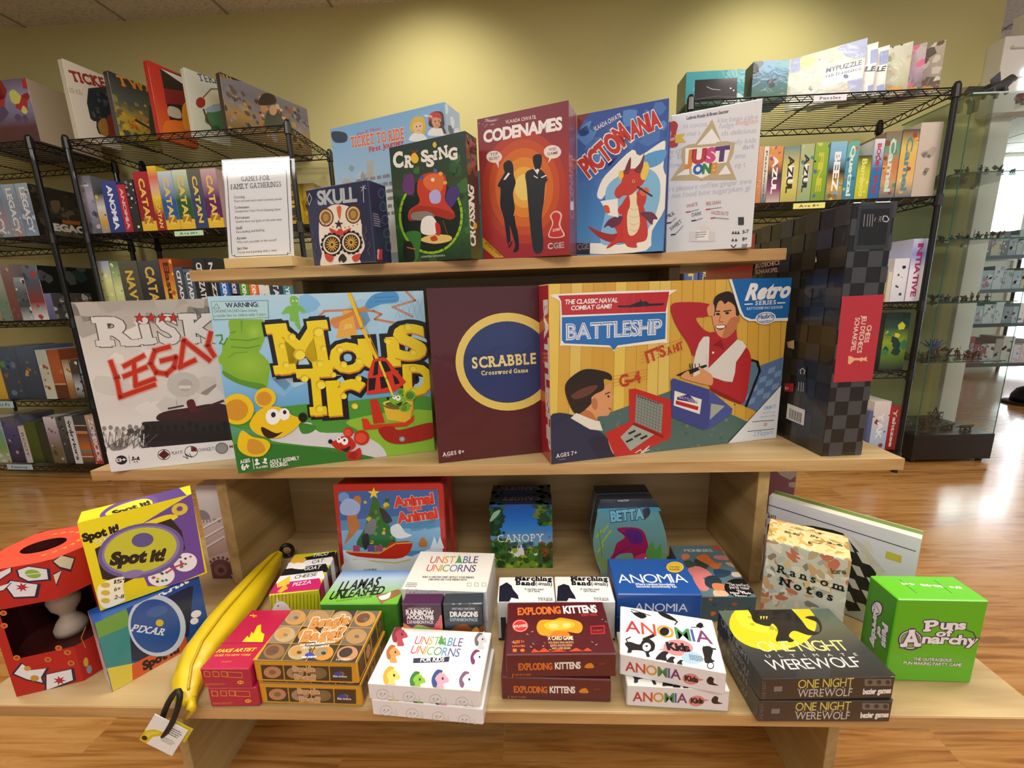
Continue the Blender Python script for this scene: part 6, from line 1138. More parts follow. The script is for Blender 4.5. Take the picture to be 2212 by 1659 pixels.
# canopy boxes
def canopy(y, lab):
    b = PBox('game_box', (0.0051, y, BZ, -0.0101, 0.0, 0.105, 0.118, 0.036), {'*': '#12365c', 'T': '#16294a', 'L': '#14303c'}, GLOSS); f = b.F.fr(*B7)
    f.full('#3a6a24', '#4a7a34', '#7aa8c8', '#3a8ad8', '#1f6ac8', '#1a4fa8'); f.blob('#e8f0f4', [(250, 500), (320, 470), (360, 450), (400, 455), (440, 480), (470, 510), (300, 530)]); f.dabs(5, 30, ['#2a5a7a', '#355f58', '#4a7890'], .1, .3, .9, .4, .02, .06); f.dabs(6, 80, ['#3f7a24', '#6a9a2a', '#2a5220', '#9ab83a', '#1f3f1c'], 0, 0, 1, .3, .03, .09); f.dabs(7, 50, ['#1f3f2c', '#2f5a38', '#24442a'], -.05, .55, .22, 1, .03, .08); f.dabs(8, 50, ['#1f3f2c', '#3a6a30', '#24442a', '#6a7a2a'], .72, .7, 1.05, 1.05, .03, .08); f.dabs(9, 30, ['#2a5a30', '#3a7a34'], -.05, .2, .25, .45, .04, .1); f.dabs(10, 30, ['#2a5a30', '#8a4a24', '#3a5a24'], .8, .1, 1.05, .4, .04, .1)
    f.blob('#9ac0a8', [(165, 300), (190, 250), (230, 232), (220, 260), (180, 300)]); f.text('CANOPY', 212, 432, 500, 425, 46, '#f0f4f6', 0.0, True)
    for x, y_ in ((260, 430), (265, 470), (340, 462), (425, 470), (392, 490), (500, 360), (465, 365), (530, 398), (200, 420)): f.poly('#c83a34', [(x - 8, y_ - 12), (x, y_), (x + 12, y_ - 8), (x + 4, y_ + 12)])
    g = b.Tp; g.dabs(3, 14, ['#1f3f2c', '#14241c'], 0, 0, .2, 1, .1, .3); g.dabs(4, 14, ['#1f3f2c', '#14241c'], .8, 0, 1, 1, .1, .3); g.label('CANOPY', .82, .75, .2, .75, .34, '#8a9ab0', 0.0, True)
    b.done(lab, 'game box', 'jungle covered blue boxes')
canopy(0.0567, 'blue jungle sky box with white lettering, front of the pair'); canopy(0.0955, 'blue jungle sky box standing behind its twin')

# fish bowl tins
def bowl(y, lab, art):
    ol = [(845, 165), (870, 158), (1165, 150), (1190, 165), (1230, 260), (1262, 390), (1258, 500), (1245, 560), (1215, 610), (880, 615), (850, 580), (815, 480), (805, 380), (825, 250)]
    P = [hit(1000 + p[0] / 2.86, 1020 + p[1] / 2.86, 1, 0.03) for p in smooth(ol, 3)]; zmin = min(p[2] for p in P); dx = hit(1000 + 1020/2.86, 1300, 1, 0.03)[0]
    me = PBox('game_tin', (0.232, y, BZ, 0, 0, 0.1, 0.13, 0.03), '#39485c', TINM); me.V, me.Fc, me.C = [], [], []; c1, c2 = hexc('#4f86a0'), hexc('#2e3644')
    Q = [(p[0] - 0.232, p[2] - zmin) for p in P]; n = len(Q); k = lambda t: [t] * 4
    cols = [tuple(np.array(hexc('#5f9aa8')) * (q[1]/.14) + np.array(hexc('#7a9a8a')) * (1 - q[1]/.14)) for q in Q]
    me.poly([np.array((x, 0.0, z)) for x, z in Q], cols); me.poly([np.array((x, .03, z)) for x, z in Q[::-1]], [c2] * n)
    for i in range(n): a, d = Q[i], Q[(i+1) % n]; me.poly([np.array((a[0], 0, a[1])), np.array((a[0], .03, a[1])), np.array((d[0], .03, d[1])), np.array((d[0], 0, d[1]))], k(c2))
    if art:
        f = Face(me, (-.2, 0, 0), (1, 0, 0), (0, 0, 1), (0, -1, 0), .4, .2).fr(*B7)
        f.poly('#2c3440', [(850, 168), (1185, 162), (1212, 215), (830, 225)]); f.poly('#4a9ab0', [(832, 225), (1212, 218), (1225, 240), (828, 250)]); f.blob('#7a9a5a', [(815, 500), (900, 540), (1050, 520), (1180, 540), (1250, 500), (1235, 580), (1150, 605), (900, 608), (850, 570)]); f.text('BETTA', 918, 305, 1115, 285, 62, '#7ac0d8', 0.05, out=('#26304a', 0.05)); f.blob('#26304a', [(1110, 230), (1150, 220), (1155, 260), (1125, 290), (1115, 260)])
        f.blob('#9a2458', [(950, 350), (1040, 340), (1110, 360), (1140, 430), (1150, 500), (1160, 545), (1110, 560), (1060, 540), (1040, 500), (960, 510), (920, 560), (895, 555), (930, 500), (950, 440), (1000, 400)]); f.blob('#5a2a7a', [(1000, 360), (1090, 365), (1110, 430), (1040, 440)]); f.blob('#c83a6a', [(1060, 530), (1130, 500), (1165, 540), (1130, 570)]); f.line('#7a1c48', 5, [(960, 360), (1080, 430)]); f.line('#7a1c48', 5, [(930, 520), (1030, 460)]); f.ell('#f0e8e0', 1128, 530, 6, 5)
        for x, y_ in ((840, 380), (870, 420), (850, 470), (900, 380), (880, 350)): f.line('#a8b83a', 10, [(x - 15, y_ + 20), (x + 15, y_ - 20)])
        f.line('#6a8a2a', 6, [(840, 350), (860, 520)]); f.blob('#5a9a4a', [(1130, 500), (1170, 430), (1190, 480), (1220, 440), (1225, 520), (1170, 560)]); f.text('Wild Fish', 955, 182, 1025, 178, 10, '#d8e0e4', 0.01)
    else:
        f = Face(me, (-.2, 0, 0), (1, 0, 0), (0, 0, 1), (0, -1, 0), .4, .2)
    o = link('game_tin', me.mesh(), TINM); o.matrix_world = me.M(); tag(o, lab, 'game tin', 'fish bowl tins')
bowl(0.03, 'fish bowl shaped tin with pink fighting fish, front of the pair', True); bowl(0.064, 'fish bowl shaped tin standing behind its twin', False)
# ---------------------------------------------------------------- yellow banana pouch on the bottom tier
YB, YB2 = plain('yellow_satin_cloth', '#e8c818', 0.42, 0, 0.15, 0.35, 35, 0.12), plain('yellow_zip_tape', '#c9a812', 0.5)
bn = empty('banana_pouch', tuple(hit(480, 1350, 2, BZ))); tag(bn, 'long yellow banana shaped zip pouch with hang tag at the shelf edge', 'pouch')
o0 = Vector(bn.location)
ctr = [((604, 1193), .006, .030), ((596, 1205), .012, .026), ((570, 1240), .020, .022), ((526, 1296), .025, .024), ((476, 1356), .0255, .0245), ((434, 1412), .023, .023), ((411, 1460), .018, .019), ((405, 1500), .012, .015), ((412, 1522), .005, .012)]
pts = []
for i in range(len(ctr) - 1):
    for j in range(6):
        t = j / 6; a, b_ = ctr[i], ctr[i+1]; u, v = a[0][0] + (b_[0][0]-a[0][0])*t, a[0][1] + (b_[0][1]-a[0][1])*t
        r = a[1] + (b_[1]-a[1])*t; z = a[2] + (b_[2]-a[2])*t; pts.append((Vector(hit(u, v, 2, BZ + z)), r))
m = MB(); n = 18; vs, fs = [], []; rd = random.Random(3)
for i, (p, r) in enumerate(pts):
    t = (pts[min(i+1, len(pts)-1)][0] - pts[max(i-1, 0)][0]).normalized(); w_ = t.cross(Vector((0, 0, 1))).normalized(); up = w_.cross(t)
    for j in range(n):
        a = 2*PI*j/n; rr = r * (1 + .07 * math.cos(5 * a)) * (1 + rd.uniform(-.025, .025)); q = p + w_ * (rr * math.cos(a)) + up * (rr * .86 * math.sin(a)); q.z = max(q.z, BZ + .0006); vs.append(q - o0)
for i in range(len(pts) - 1): fs += [(i*n+j, i*n+(j+1) % n, (i+1)*n+(j+1) % n, (i+1)*n+j) for j in range(n)]
fs += [tuple(range(n-1, -1, -1)), tuple(range((len(pts)-1)*n, len(pts)*n))]
m.add(vs, fs); body = m.build('pouch_body', YB, bn, True); sb = body.modifiers.new('s', 'SUBSURF'); sb.levels = sb.render_levels = 1
zp = [p + Vector((0.25 * r, 0, 0.86 * r * 1.0)) - o0 for p, r in pts[5:44]]
MB().path(zp, 0.0016, 6).build('zipper', YB2, bn, True)
fl = MB(); e0 = pts[-1][0] - o0
fl.path([e0 + Vector((0.0, 0.004, 0.002)), e0 + Vector((.006, -.006, .0015)), Vector(hit(418, 1530, 1, -.203)) - o0, Vector(hit(402, 1552, 1, -.206)) - o0], [.004, .005, .004, .0015], 8).build('end_tab', YB, bn, True)
lp = []
for k in range(17):
    a = 2*PI*k/16; u = 367 + 20*math.cos(a)*.55 + 34*math.sin(a)*.55; v = 1541 - 48*math.sin(a) + 6*math.cos(a); lp.append(Vector(hit(u, v, 1, -.209 - .004*math.cos(a))) - o0)
MB().path(lp[:-1], .0031, 8, closed=True).build('wrist_loop', plain('black_ribbon', '#15100f', 0.6), bn, True)
lp = [Vector(hit(620 + 13*math.cos(2*PI*k/14), 1189 + 12*math.sin(2*PI*k/14), 1, .085 + .006*math.cos(2*PI*k/14))) - o0 for k in range(14)]
MB().path(lp, .0034, 8, closed=True).build('carry_ring', BLACKP, bn, True)
tq = [Vector(hit(u, v, 1, y)) for u, v, y in ((287, 1595, -.214), (349, 1541, -.2125), (420, 1577, -.2115), (356, 1640, -.213))]
tc = sum(tq, Vector()) / 4; ex = (tq[2] - tq[1]).normalized(); ez = (tq[1] - tq[0]); ez = (ez - ex * ez.dot(ex)).normalized(); nn = ez.cross(ex)
if nn.y > 0: nn = -nn
hw, hh = .0205, .0215
tg = PBox('hang_tag', (0, 0, 0, 0, 0, 2*hw, 2*hh, .0008), '#e2e2e4', CARD, 0)
Mx = Matrix(((ex.x, -nn.x, ez.x, 0), (ex.y, -nn.y, ez.y, 0), (ex.z, -nn.z, ez.z, 0), (0, 0, 0, 1)))
f = tg.F; f.band('#ecebea', 0, 1)
def put(col, q): f.k += 1; f.put([(f.w * a, f.h * b_) for a, b_ in q], col)
put('#dcc020', [(.0, .0), (.0, .36), (.2, .55), (.48, .6), (.45, .45), (.28, .3), (.22, .0)]); put('#e8d448', [(.04, .1), (.08, .36), (.25, .5), (.4, .53), (.22, .36), (.14, .1)]); put('#2c2414', [(.1 + .08*math.cos(k), .14 + .08*math.sin(k)) for k in np.arange(0, 6.28, .5)])
f.lines('#55565c', .5, .62, .95, .9, 4, .5); f.lines('#8a8c92', .5, .32, .92, .5, 4, .5)
o = link('hang_tag', tg.mesh(), CARD, bn); o.matrix_local = Matrix.Translation(tc - o0 - ex*hw - ez*hh) @ Mx
MB().box((hw * 1.1, .0012, hh * 1.1), (2*hw + .004, .002, 2*hh + .003)).build('tag_fold', plain('yellow_card', '#c9b81e', 0.5), o)

# ---------------------------------------------------------------- boxes on the wire racks
def rack_box(key, li, x0, x1, yr, yt, cols, label, group, txt=None, tc='#f0f0f0', dabs=None, bands=(), d=0.2, dy=0.035, z=None, th=.42, rtxt=None, mat=None, side=None, sdabs=None, hmax=None):
    s0, s1 = on_rack(key, x0, yr, dy)[0], on_rack(key, x1, yr, dy)[0]; z = LV[RACK[key][3]][li] + 0.0018 if z is None else z
    h = on_rack(key, x0, yt, dy)[1] - z; x, y = rack_pt(key, s0 + .0006, dy)
    b = PBox('game_box', (x, y, z, RACK[key][2], 0, s1 - s0 - .0012, h, d), {'*': cols[-1], 'R': side or cols[-1], 'L': side or cols[-1], 'F': cols[0]}, mat or WRAP); f = b.F
    f.full(*cols) if len(cols) > 1 else None
    if dabs: f.dabs(len(label), dabs[0], dabs[1], *(dabs[2:6] if len(dabs) > 2 else (0, 0, 1, 1)), .06, .22)
    for q in bands: f.band(*q)
    if txt: f.label(txt, .5 - th / 2, txt_v(txt)[0], .5 - th / 2, txt_v(txt)[1], th, tc, 0.035)
    if sdabs: b.R_.dabs(len(label), *sdabs, 0, 0, 1, 1, .04, .14)
    b.pre = s1; b.top = z + h; b.done(label, 'game box', group); return b
def txt_v(t): L = min(.84, .13 * len(t) + .12); return (.5 + L/2, .5 - L/2)
G1, G2, G3 = 'boxed games on the upper row of the left rack', 'boxed games on the lower row of the left rack', 'large games on top of the left rack'
TZT = 1.105
rack_box('L', 1, 191.7, 220.6, 505, 379, ['#5a6068', '#8d8aa0', '#a8a0b0', '#6a6e74'], 'grey lavender game box at left end of the row with the green age label', G1, dabs=(14, ['#b8b0c0', '#787888', '#5a5a64']), bands=[('#c8c8cc', .82, .85, .2, .8)])
rack_box('L', 1, 221.5, 240.2, 505, 419, ['#8a8a88', '#c8a050', '#d0d0cc', '#3a4a40'], 'short grey box with golden figure beside the blue word game', G1, dabs=(8, ['#d0a850', '#e0e0dc', '#3a3a34']))
rack_box('L', 1, 240.7, 272, 504, 391.5, ['#2f3f86', '#33468f', '#3a4a94'], 'navy blue spine with white vertical lettering', G1, 'ANOMIA', '#e8eaf2', th=.34)
rack_box('L', 1, 272.6, 289.2, 503, 398, ['#b02838', '#b83040'], 'slim crimson spine next to the navy one', G1, 'ANOMIA', '#e0b0b0', th=.4)
rack_box('L', 1, 290.9, 307.5, 502, 386.5, ['#2a2a2c', '#3a3a3c'], 'black box in crinkled film beside the first red island spine', G1, dabs=(20, ['#8a8a8c', '#d8d8da', '#1a1a1c']))
for x0, x1, yt, c, c2, lab in ((309.6, 341.8, 370.6, '#8e2430', '#a83038', 'thick red spine with yellow foot at the left of the island games'), (362.2, 392.3, 369.3, '#2a5a9c', '#c8d4e0', 'blue spine with pale sail and yellow foot'), (392.8, 424.8, 366.5, '#2a5a38', '#d0dcc8', 'green spine with pale sail and yellow foot'), (425.2, 452.5, 365.8, '#3a4668', '#6a6a5a', 'slate navy spine with dim gold lettering'), (453, 487, 363.9, '#5a2a5c', '#c8a8b0', 'purple spine with yellow foot nearest the sign holder')):
    rack_box('L', 1, x0, x1, 498, yt, [c, c, c2], lab, G1, 'CATAN', '#e6c25a', bands=[('#e2b838', 0, .18), ('#a8782c', .13, .24, .2, .8)] if 'slate' not in lab else [], th=.36)
q = rack_box('L', 1, 342.6, 361.6, 500, 431.7, ['#9a2a32', '#9a2a32', '#e0c030'], 'half height red spine under a yellow and pink box', G1, 'CATAN', '#e6c25a', th=.4)
rack_box('L', 1, 342.6, 361.6, 500, 357.5, ['#e6c82a', '#d8a898', '#d86a5a', '#e6c82a'], 'yellow and pink box stacked on the half height red spine', G1, z=q.top + .0006)
rack_box('L', 1, 596, 689, 488, 400, ['#c8a020', '#d8b428', '#5a4a20'], 'yellow island box behind the right edge of the sign', G1, 'CATAN', '#2a2418', th=.2, dabs=(8, ['#e8c838', '#a88418', '#3a3018'], 0, 0, 1, .6), d=.25)
for x0, x1, yt, cols, lab, t, tc, db in ((225, 250, 564, ['#c8c890', '#c8d088', '#e0e4a0', '#9aa0c8'], 'pale yellow green spine at left of the lower row', None, '', (12, ['#e8e8b8', '#b8c070', '#a8a890'])), (251, 269.5, 564, ['#a8b078', '#d8e0a0', '#4a7a5a'], 'pale spine with dark green edge beside the yellow green one', None, '', (10, ['#e4e8b4', '#3f6a50', '#7a9a6a'])), (270, 309.5, 564, ['#2c2e2c', '#4a4c48', '#5c5a50'], 'charcoal spine with gold lettering and pale blot', 'NAVY', '#d8b84a', None), (311, 356.5, 563.5, ['#20242c', '#2c3038', '#4a4c52'], 'black spine with large gold lettering', 'CATAN', '#d8b058', None), (357.4, 384.3, 558.6, ['#c89a3a', '#d8b04a', '#c86a34', '#a84a28'], 'orange and yellow spine', 'Elasund', '#4a2a18', (8, ['#e0b850', '#b85a2c'])), (385, 403.8, 576.5, ['#343a44', '#4a5260'], 'first slate spine with white capitals', 'CITADELS', '#e4e6ea', None), (404.6, 426, 581, ['#3a4450', '#5a6878'], 'second slate spine, film wrapped, with white capitals', 'CITADELS', '#dfe4ea', (5, ['#8a98a8', '#2c343e'])), (427, 455, 558, ['#1c1e22', '#2c2f34'], 'tall black spine left of the oak shelf corner', 'CIVILIZATION', '#d8d8da', None), (456, 477, 558, ['#1d1f24', '#26292f'], 'tall black spine partly hidden by the oak shelf', 'NAZZIL', '#d8d8da', None), (477.6, 498, 590, ['#1f5fb0', '#2a72c4'], 'bright blue spine under the oak shelf', 'CODENAMES', '#e8eef6', None), (498.8, 519, 590, ['#2a2c54', '#34386a'], 'dark navy spine under the oak shelf', 'CODENAMES', '#d8dcec', None), (519.8, 540, 590, ['#4a8a2c', '#5a9c34'], 'leaf green spine under the oak shelf', 'CODENAMES', '#eef2e4', None), (540.8, 560.6, 590, ['#d8682c', '#e07a34'], 'bright orange spine under the oak shelf', 'CODENAMES', '#f4e8dc', None), (561.4, 584, 590, ['#d8d4d0', '#e4e2de'], 'white spine with dark red squares under the oak shelf', None, '', (5, ['#8a2430', '#4a7a5a', '#c89a7a'], .2, .2, .8, .8)), (584.8, 612, 590, ['#2c3440', '#3a4450'], 'blue black spine under the oak shelf', 'STARS', '#e0e4e8', None), (612.8, 633, 590, ['#3a7a8a', '#4a94a4'], 'teal spine beside the oak side panel', 'CRYPTID', '#e8f0f2', None)):
    rack_box('L', 2, x0, x1, 640, yt, cols, lab, G2, t, tc, db, th=.4)

# large boxes on top of the left rack, standing at an angle: spots of the bottom corners on the shelf and of the top left corner
def free_box(bl, br, top, z, d, cols, label, group, mat=None):
    P, Q = hit(*bl, 2, z), hit(*br, 2, z); yaw = math.atan2(Q[1]-P[1], Q[0]-P[0]); w = math.hypot(*(Q-P)[:2])
    lo, hi = 0.02, 0.8
    for _ in range(40):
        m_ = (lo + hi) / 2; lo, hi = (m_, hi) if prj((P[0], P[1], z + m_))[1] > top else (lo, m_)
    b = PBox('game_box', (P[0], P[1], z, yaw, 0, w, lo, d), cols, mat or WRAP); b.lab, b.grp = label, group; return b
L1 = (0, 80, 3.072)
def fin(b): b.done(b.lab, 'game box', b.grp); return b
b = free_box((172, 300), (264, 326), 126, TZT, .035, {'*': '#d8d2c0', 'F': '#ddd6c2', 'L': '#c8c0ac'}, 'cream train box, leftmost on top of the left rack', G3); f = b.F.fr(*L1); f.full('#d8cfbc', '#e4dccc'); f.text('TICKET', 480, 290, 760, 348, 72, '#9a2a2c', 0.05, True); f.text('15th', 462, 365, 550, 385, 34, '#b8a888', 0.02, True); f.blob('#2c3438', [(585, 340), (800, 380), (810, 660), (655, 640), (640, 560), (600, 540)], 2); f.dabs(3, 24, ['#4a5a6a', '#1d2226', '#5a4a3a'], .45, .1, 1, .75, .03, .08); f.blob('#8a3a2c', [(710, 530), (770, 520), (790, 650), (720, 650)]); f.blob('#a87a3a', [(650, 570), (700, 540), (720, 650), (670, 640)]); fin(b)
b = free_box((262, 304), (352, 330), 152, TZT, .035, {'*': '#2a2a26', 'F': '#6a6a44'}, 'dark battlefield box with orange lettering on top of the left rack', G3); f = b.F.fr(*L1); f.full('#5a5a34', '#a89a3a', '#b8a03a', '#5a6258', '#4a524c', '#2a3034'); f.text('TWILIGHT', 790, 318, 1250, 420, 66, '#e0902a', 0.04, True, clip=True); f.dabs(4, 50, ['#6a6a4a', '#8a8a5a', '#4a5248', '#c8a83a'], 0, 0, 1, .7, .03, .1); f.dabs(5, 14, ['#c86a2a', '#d8a02a'], 0, .25, .8, .5, .03, .07); f.line('#2a2e28', 14, [(900, 550), (1000, 610)]); f.blob('#2c3430', [(990, 470), (1030, 470), (1060, 640), (1000, 640)]); fin(b)
b = free_box((348, 298), (430, 322), 129, TZT, .035, {'*': '#c8322a', 'F': '#cc3a2c', 'L': '#b8281e'}, 'bright red box with white and black picture on top of the left rack', G3); f = b.F.fr(*L1); f.full('#d86a2a', '#d0442c', '#c8302a'); f.poly('#2c2420', [(1060, 205), (1300, 290), (1320, 540), (1130, 560)]); f.poly('#e8e4e0', [(1062, 208), (1290, 300), (1240, 330)]); f.poly('#8a2a2c', [(1090, 340), (1300, 370), (1300, 460), (1100, 440)]); f.blob('#c8bca8', [(1120, 460), (1190, 480), (1200, 540), (1120, 520)]); f.blob('#e8782a', [(1100, 560), (1200, 560), (1300, 640), (1100, 640)]); f.blob('#f0a030', [(1210, 460), (1260, 440), (1280, 600), (1220, 600)]); fin(b)
b = free_box((422, 296), (500, 318), 145, TZT, .035, {'*': '#cfd4c0', 'F': '#d8dcc8'}, 'pale green nature box on top of the left rack', G3); f = b.F.fr(*L1); f.full('#d4d6bc', '#dfe2d2', '#d8dccc'); f.text('TERRA', 1322, 290, 1500, 318, 50, '#3a5a78', 0.02, True, clip=True); f.ell('#a83a2c', 1332, 435, 32, 36); f.blob('#5a8a5a', [(1360, 560), (1400, 460), (1500, 440), (1500, 620), (1440, 600)]); f.blob('#a8c0d0', [(1370, 470), (1490, 440), (1490, 480), (1390, 500)]); f.blob('#e8e0c0', [(1380, 380), (1460, 370), (1490, 430), (1370, 450)]); f.line('#8a6a4a', 10, [(1350, 400), (1400, 345), (1450, 345)]); f.line('#6a4a3a', 12, [(1350, 480), (1380, 560), (1410, 600)]); f.ell('#3a6a48', 1430, 605, 30, 20); fin(b)
b = free_box((494, 288), (676, 345), 155, TZT, .035, {'*': '#3a3028', 'F': '#7a6a58'}, 'wide wartime battle box, rightmost on top of the left rack', G3); f = b.F.fr(*L1); f.full('#6a5a3c', '#8a7048', '#b08a50', '#8a8484', '#7a7a86', '#8a8490'); f.dabs(6, 120, ['#6a5a44', '#a8824a', '#5a5460', '#8a8490', '#4a4038', '#c09a58', '#9a9098'], 0, 0, 1, .9, .02, .07); f.dabs(8, 26, ['#b84a3a', '#d87a5a', '#e0c0b0'], .3, .35, .75, .85, .02, .06); f.blob('#4a5248', [(1770, 500), (1830, 480), (1880, 560), (1860, 620), (1760, 600)]); f.ell('#d8a888', 1812, 485, 26, 34); f.ell('#c8946a', 1750, 470, 22, 30); f.blob('#3a3028', [(1740, 380), (1810, 380), (1830, 440), (1720, 450)]); f.poly('#2a2420', [(1450, 228), (1840, 325), (1845, 348), (1455, 262)]); f.text('1942', 1468, 270, 1540, 280, 26, '#c89a4a', 0.03, True); f.text('A WWII STRATEGY GAME', 1602, 292, 1830, 342, 18, '#c8a04a', 0.02); f.poly('#16181a', [(1842, 325), (2036, 375), (2040, 440), (1850, 395)]); f.text('Axis&Allies', 1858, 395, 2034, 432, 44, '#ecebe6', 0.05, True); fin(b)

# far left rack
F1, F2, F3, F4 = 'boxes on the far left rack, second shelf', 'boxes on the far left rack, third shelf', 'boxes on the far left rack, fourth shelf', 'boxes on the far left rack, bottom shelf'
b = rack_box('F', 0, -70, 88, 306, 182, ['#5a3a3c', '#5a3a3c', '#7a7a9a', '#8a8aac', '#6a6078'], 'large cream sided box with red beasts on top of the far left rack', 'boxes on top of the far left rack', d=.3, side='#b0a08a', dabs=(16, ['#8a2a2c', '#a8323a', '#5a4a6a', '#c8c86a'], .2, .35, 1, .95))
rack_box('F', 1, -12, 27.2, 512, 398, ['#8aa0b0', '#a88a98', '#7a8aa0', '#9ab0c0'], 'first silvery blue spine, cut by the picture edge', F1, 'LEGACY', '#e0e4e8', (10, ['#c0ccd4', '#6a7a90', '#b09aa0']), d=.28)
rack_box('F', 1, 29.8, 56, 511, 397, ['#a8908c', '#8a98ac', '#8090a8', '#a0b4c4'], 'second silvery blue spine beside the cut one', F1, 'LEGACY', '#e0e4e8', (10, ['#c0ccd4', '#6a7a90', '#b09aa0']), d=.28)
b = rack_box('F', 1, 58.8, 86, 510, 394.6, ['#8aa4bc', '#6a80a0', '#8a98ac', '#a0b4c4'], 'third silvery spine with dark soldier picture on its side', F1, 'LEGACY', '#e0e4e8', (10, ['#c0ccd4', '#6a7a90', '#b09aa0']), d=.3, side='#241f1a', sdabs=(40, ['#3a3228', '#4a4234', '#1a1612', '#5a5040', '#2c2620']))
g = Art('side_print', b).on(b.R_.fr(0, 240, 5.53), 40); g.blob('#2c261e', [(545, 920), (640, 930), (740, 1000), (750, 1100), (700, 1060), (600, 1080)]); g.blob('#6a5844', [(600, 1080), (700, 1070), (720, 1150), (680, 1220), (630, 1180)]); g.poly('#a85a24', [(740, 1300), (960, 1320), (955, 1365), (745, 1340)]); g.text('LEGACY', 590, 1415, 1100, 1470, 80, '#d8d4cc', 0.06, clip=True); g.box.done()
for x0, x1, yt, cols, lab, db, kw in ((5.4, 27.8, 569.8, ['#7a8a84', '#6a8a78', '#a8a8a0', '#b0a8a8'], 'grey green spine at the left edge of the third shelf', (10, ['#8a9a94', '#5a6a60', '#c0c0bc']), {}), (29, 49.5, 569.8, ['#6a3a40', '#7a4448', '#7a5a58', '#8a7a78'], 'dusty maroon spine on the third shelf', (8, ['#8a5a5c', '#5a3034', '#c8a87a']), {}), (50, 74, 599, ['#c8ccd4', '#3a4450', '#5a6672', '#a0a8b0'], 'short dark spine with white snow cluster', (14, ['#e0e4e8', '#2a323c', '#6a7682']), {}), (74.6, 107, 572.6, ['#e8e8ea', '#8a2a34', '#4a5468', '#6a7488'], 'white framed spine with red planet and side of black print', (8, ['#7ac0d0', '#a83a44', '#3a4458']), dict(side='#0d1012', d=.3, sdabs=(14, ['#2a3032', '#1a3a34', '#4a5052']))), (107.8, 122.8, 633.6, ['#5a5a8a', '#6a6a9c', '#7a7aa8'], 'small violet box in front of the black printed side', None, dict(side='#4a4848', d=.2, sdabs=(30, ['#6a6460', '#2a3040', '#8a8078', '#c0bcb4'])))):
    rack_box('F', 2, x0, x1, 690, yt, cols, lab, F2, None, '', db, **kw)
for x0, x1, yt, cols, lab, db, kw in ((-8, 17, 750, ['#d8a83a', '#e8c04a', '#e0b440'], 'yellow spine at the left edge of the fourth shelf', None, {}), (19, 59.6, 749, ['#2c3a54', '#34425e', '#3a4a68', '#4a5a78'], 'wide navy box with coloured planets', (14, ['#5a8a4a', '#3a5a8a', '#8a5a44', '#6a7a98'], .1, .1, .8, .9), {}), (60.2, 99.6, 749, ['#2a3650', '#303e5a', '#3a4a68', '#4c5c7a'], 'wide navy box with golden emblem', (8, ['#c89a4a', '#8a6a3a', '#3a4a6a'], .3, .45, .8, .8), {}), (101.5, 124, 755.6, ['#d8d8cc', '#c8c8b8', '#b8c4bc'], 'white spine with reddish figure', (8, ['#a85a44', '#8a4a3a', '#e4e4dc'], .2, .2, .8, .7), {}), (125.5, 150.6, 755.6, ['#6a3424', '#a8522c', '#b05a30', '#a04a28'], 'rust orange box with brown side', (5, ['#c87a48', '#8a4024']), dict(side='#7a3a1e', bands=[('#e8d8c8', .3, .315), ('#5a2a1c', 0, .28)])), (152, 167.6, 776.7, ['#7a5034', '#a87a4a', '#d8cdb8', '#8a6a50'], 'small tan spine beside the rust box', (6, ['#c8b898', '#8a6040']), {}), (168.2, 185, 777, ['#1d1a1c', '#c0c8d0', '#3a3034', '#4a3c34'], 'small black spine with pale blue picture', (6, ['#d8dce0', '#2a2628']), {}), (187, 201, 777, ['#3a1c24', '#5a3a3c', '#7ab0c8', '#4a3034'], 'small maroon spine nearest the grey war box', (4, ['#8ac0d8', '#3a2024']), {})):
    rack_box('F', 3, x0, x1, 860, yt, cols, lab, F3, None, '', db, **kw)
for x0, x1, yt, cols, lab, t, tc, db in ((-2, 25.8, 901.8, ['#c8d0b8', '#8ab06a', '#7ab0a8', '#d0d8d0'], 'green and white landscape spine on the bottom shelf', None, '', (12, ['#c86a3a', '#a8c84a', '#6aa0b0', '#e4e8dc'])), (27, 57.6, 903, ['#2a2a40', '#3a3a6a', '#4a4a86', '#6a6a80'], 'dark violet blue spine on the bottom shelf', None, '', (10, ['#c8a8b0', '#4a4a8a', '#2a2a4a'])), (59.7, 72, 920.8, ['#e0d4d0', '#d8ccc8'], 'thin cream spine on the bottom shelf', 'ROOT', '#8a7a74', None), (73, 97.7, 912.6, ['#3a4a1c', '#485a22', '#4a5a2a'], 'plain olive spine on the bottom shelf', None, '', None), (99, 116.8, 914, ['#202c22', '#2a382c'], 'plain dark green spine on the bottom shelf', None, '', None), (117.8, 143.8, 901, ['#6a6048', '#7a6a50', '#b0a0b4', '#e0dce4'], 'mauve and tan spine with cloaked figure', None, '', (8, ['#5a5040', '#c8b8c8', '#4a4438'])), (144.5, 162.8, 901, ['#2a2c30', '#3a4044', '#5a6264'], 'charcoal film wrapped spine on the bottom shelf', None, '', (10, ['#8a9094', '#1c1e20'])), (163.5, 179.5, 900, ['#e4e4ea', '#e8e8ee', '#d0d0d4'], 'white spine with slanted black script', 'warriors', '#2a2c3a', (3, ['#3a3430', '#6a5a50'], 0, .65, 1, .9)), (180.5, 205.6, 897, ['#34383e', '#c8703a', '#34383e', '#3a3e44'], 'dark spine with orange and teal stripes', None, '', None), (206.8, 228, 897, ['#c83a48', '#b0606a', '#8a7a90', '#d8b8a8'], 'red and pink comic style spine beside the grey war box', 'ZOMBICIDE', '#f0ecec', (12, ['#d86a5a', '#e8c0a8', '#4a4460', '#e8a048']))):
    rack_box('F', 4, x0, x1, 1000, yt, cols, lab, F4, t, tc, db, bands=[('#d8864a', .62, .68), ('#d8b8a8', .78, .8), ('#4a8a8a', .24, .28), ('#d8d4c8', .14, .16)] if 'stripes' in lab else ())

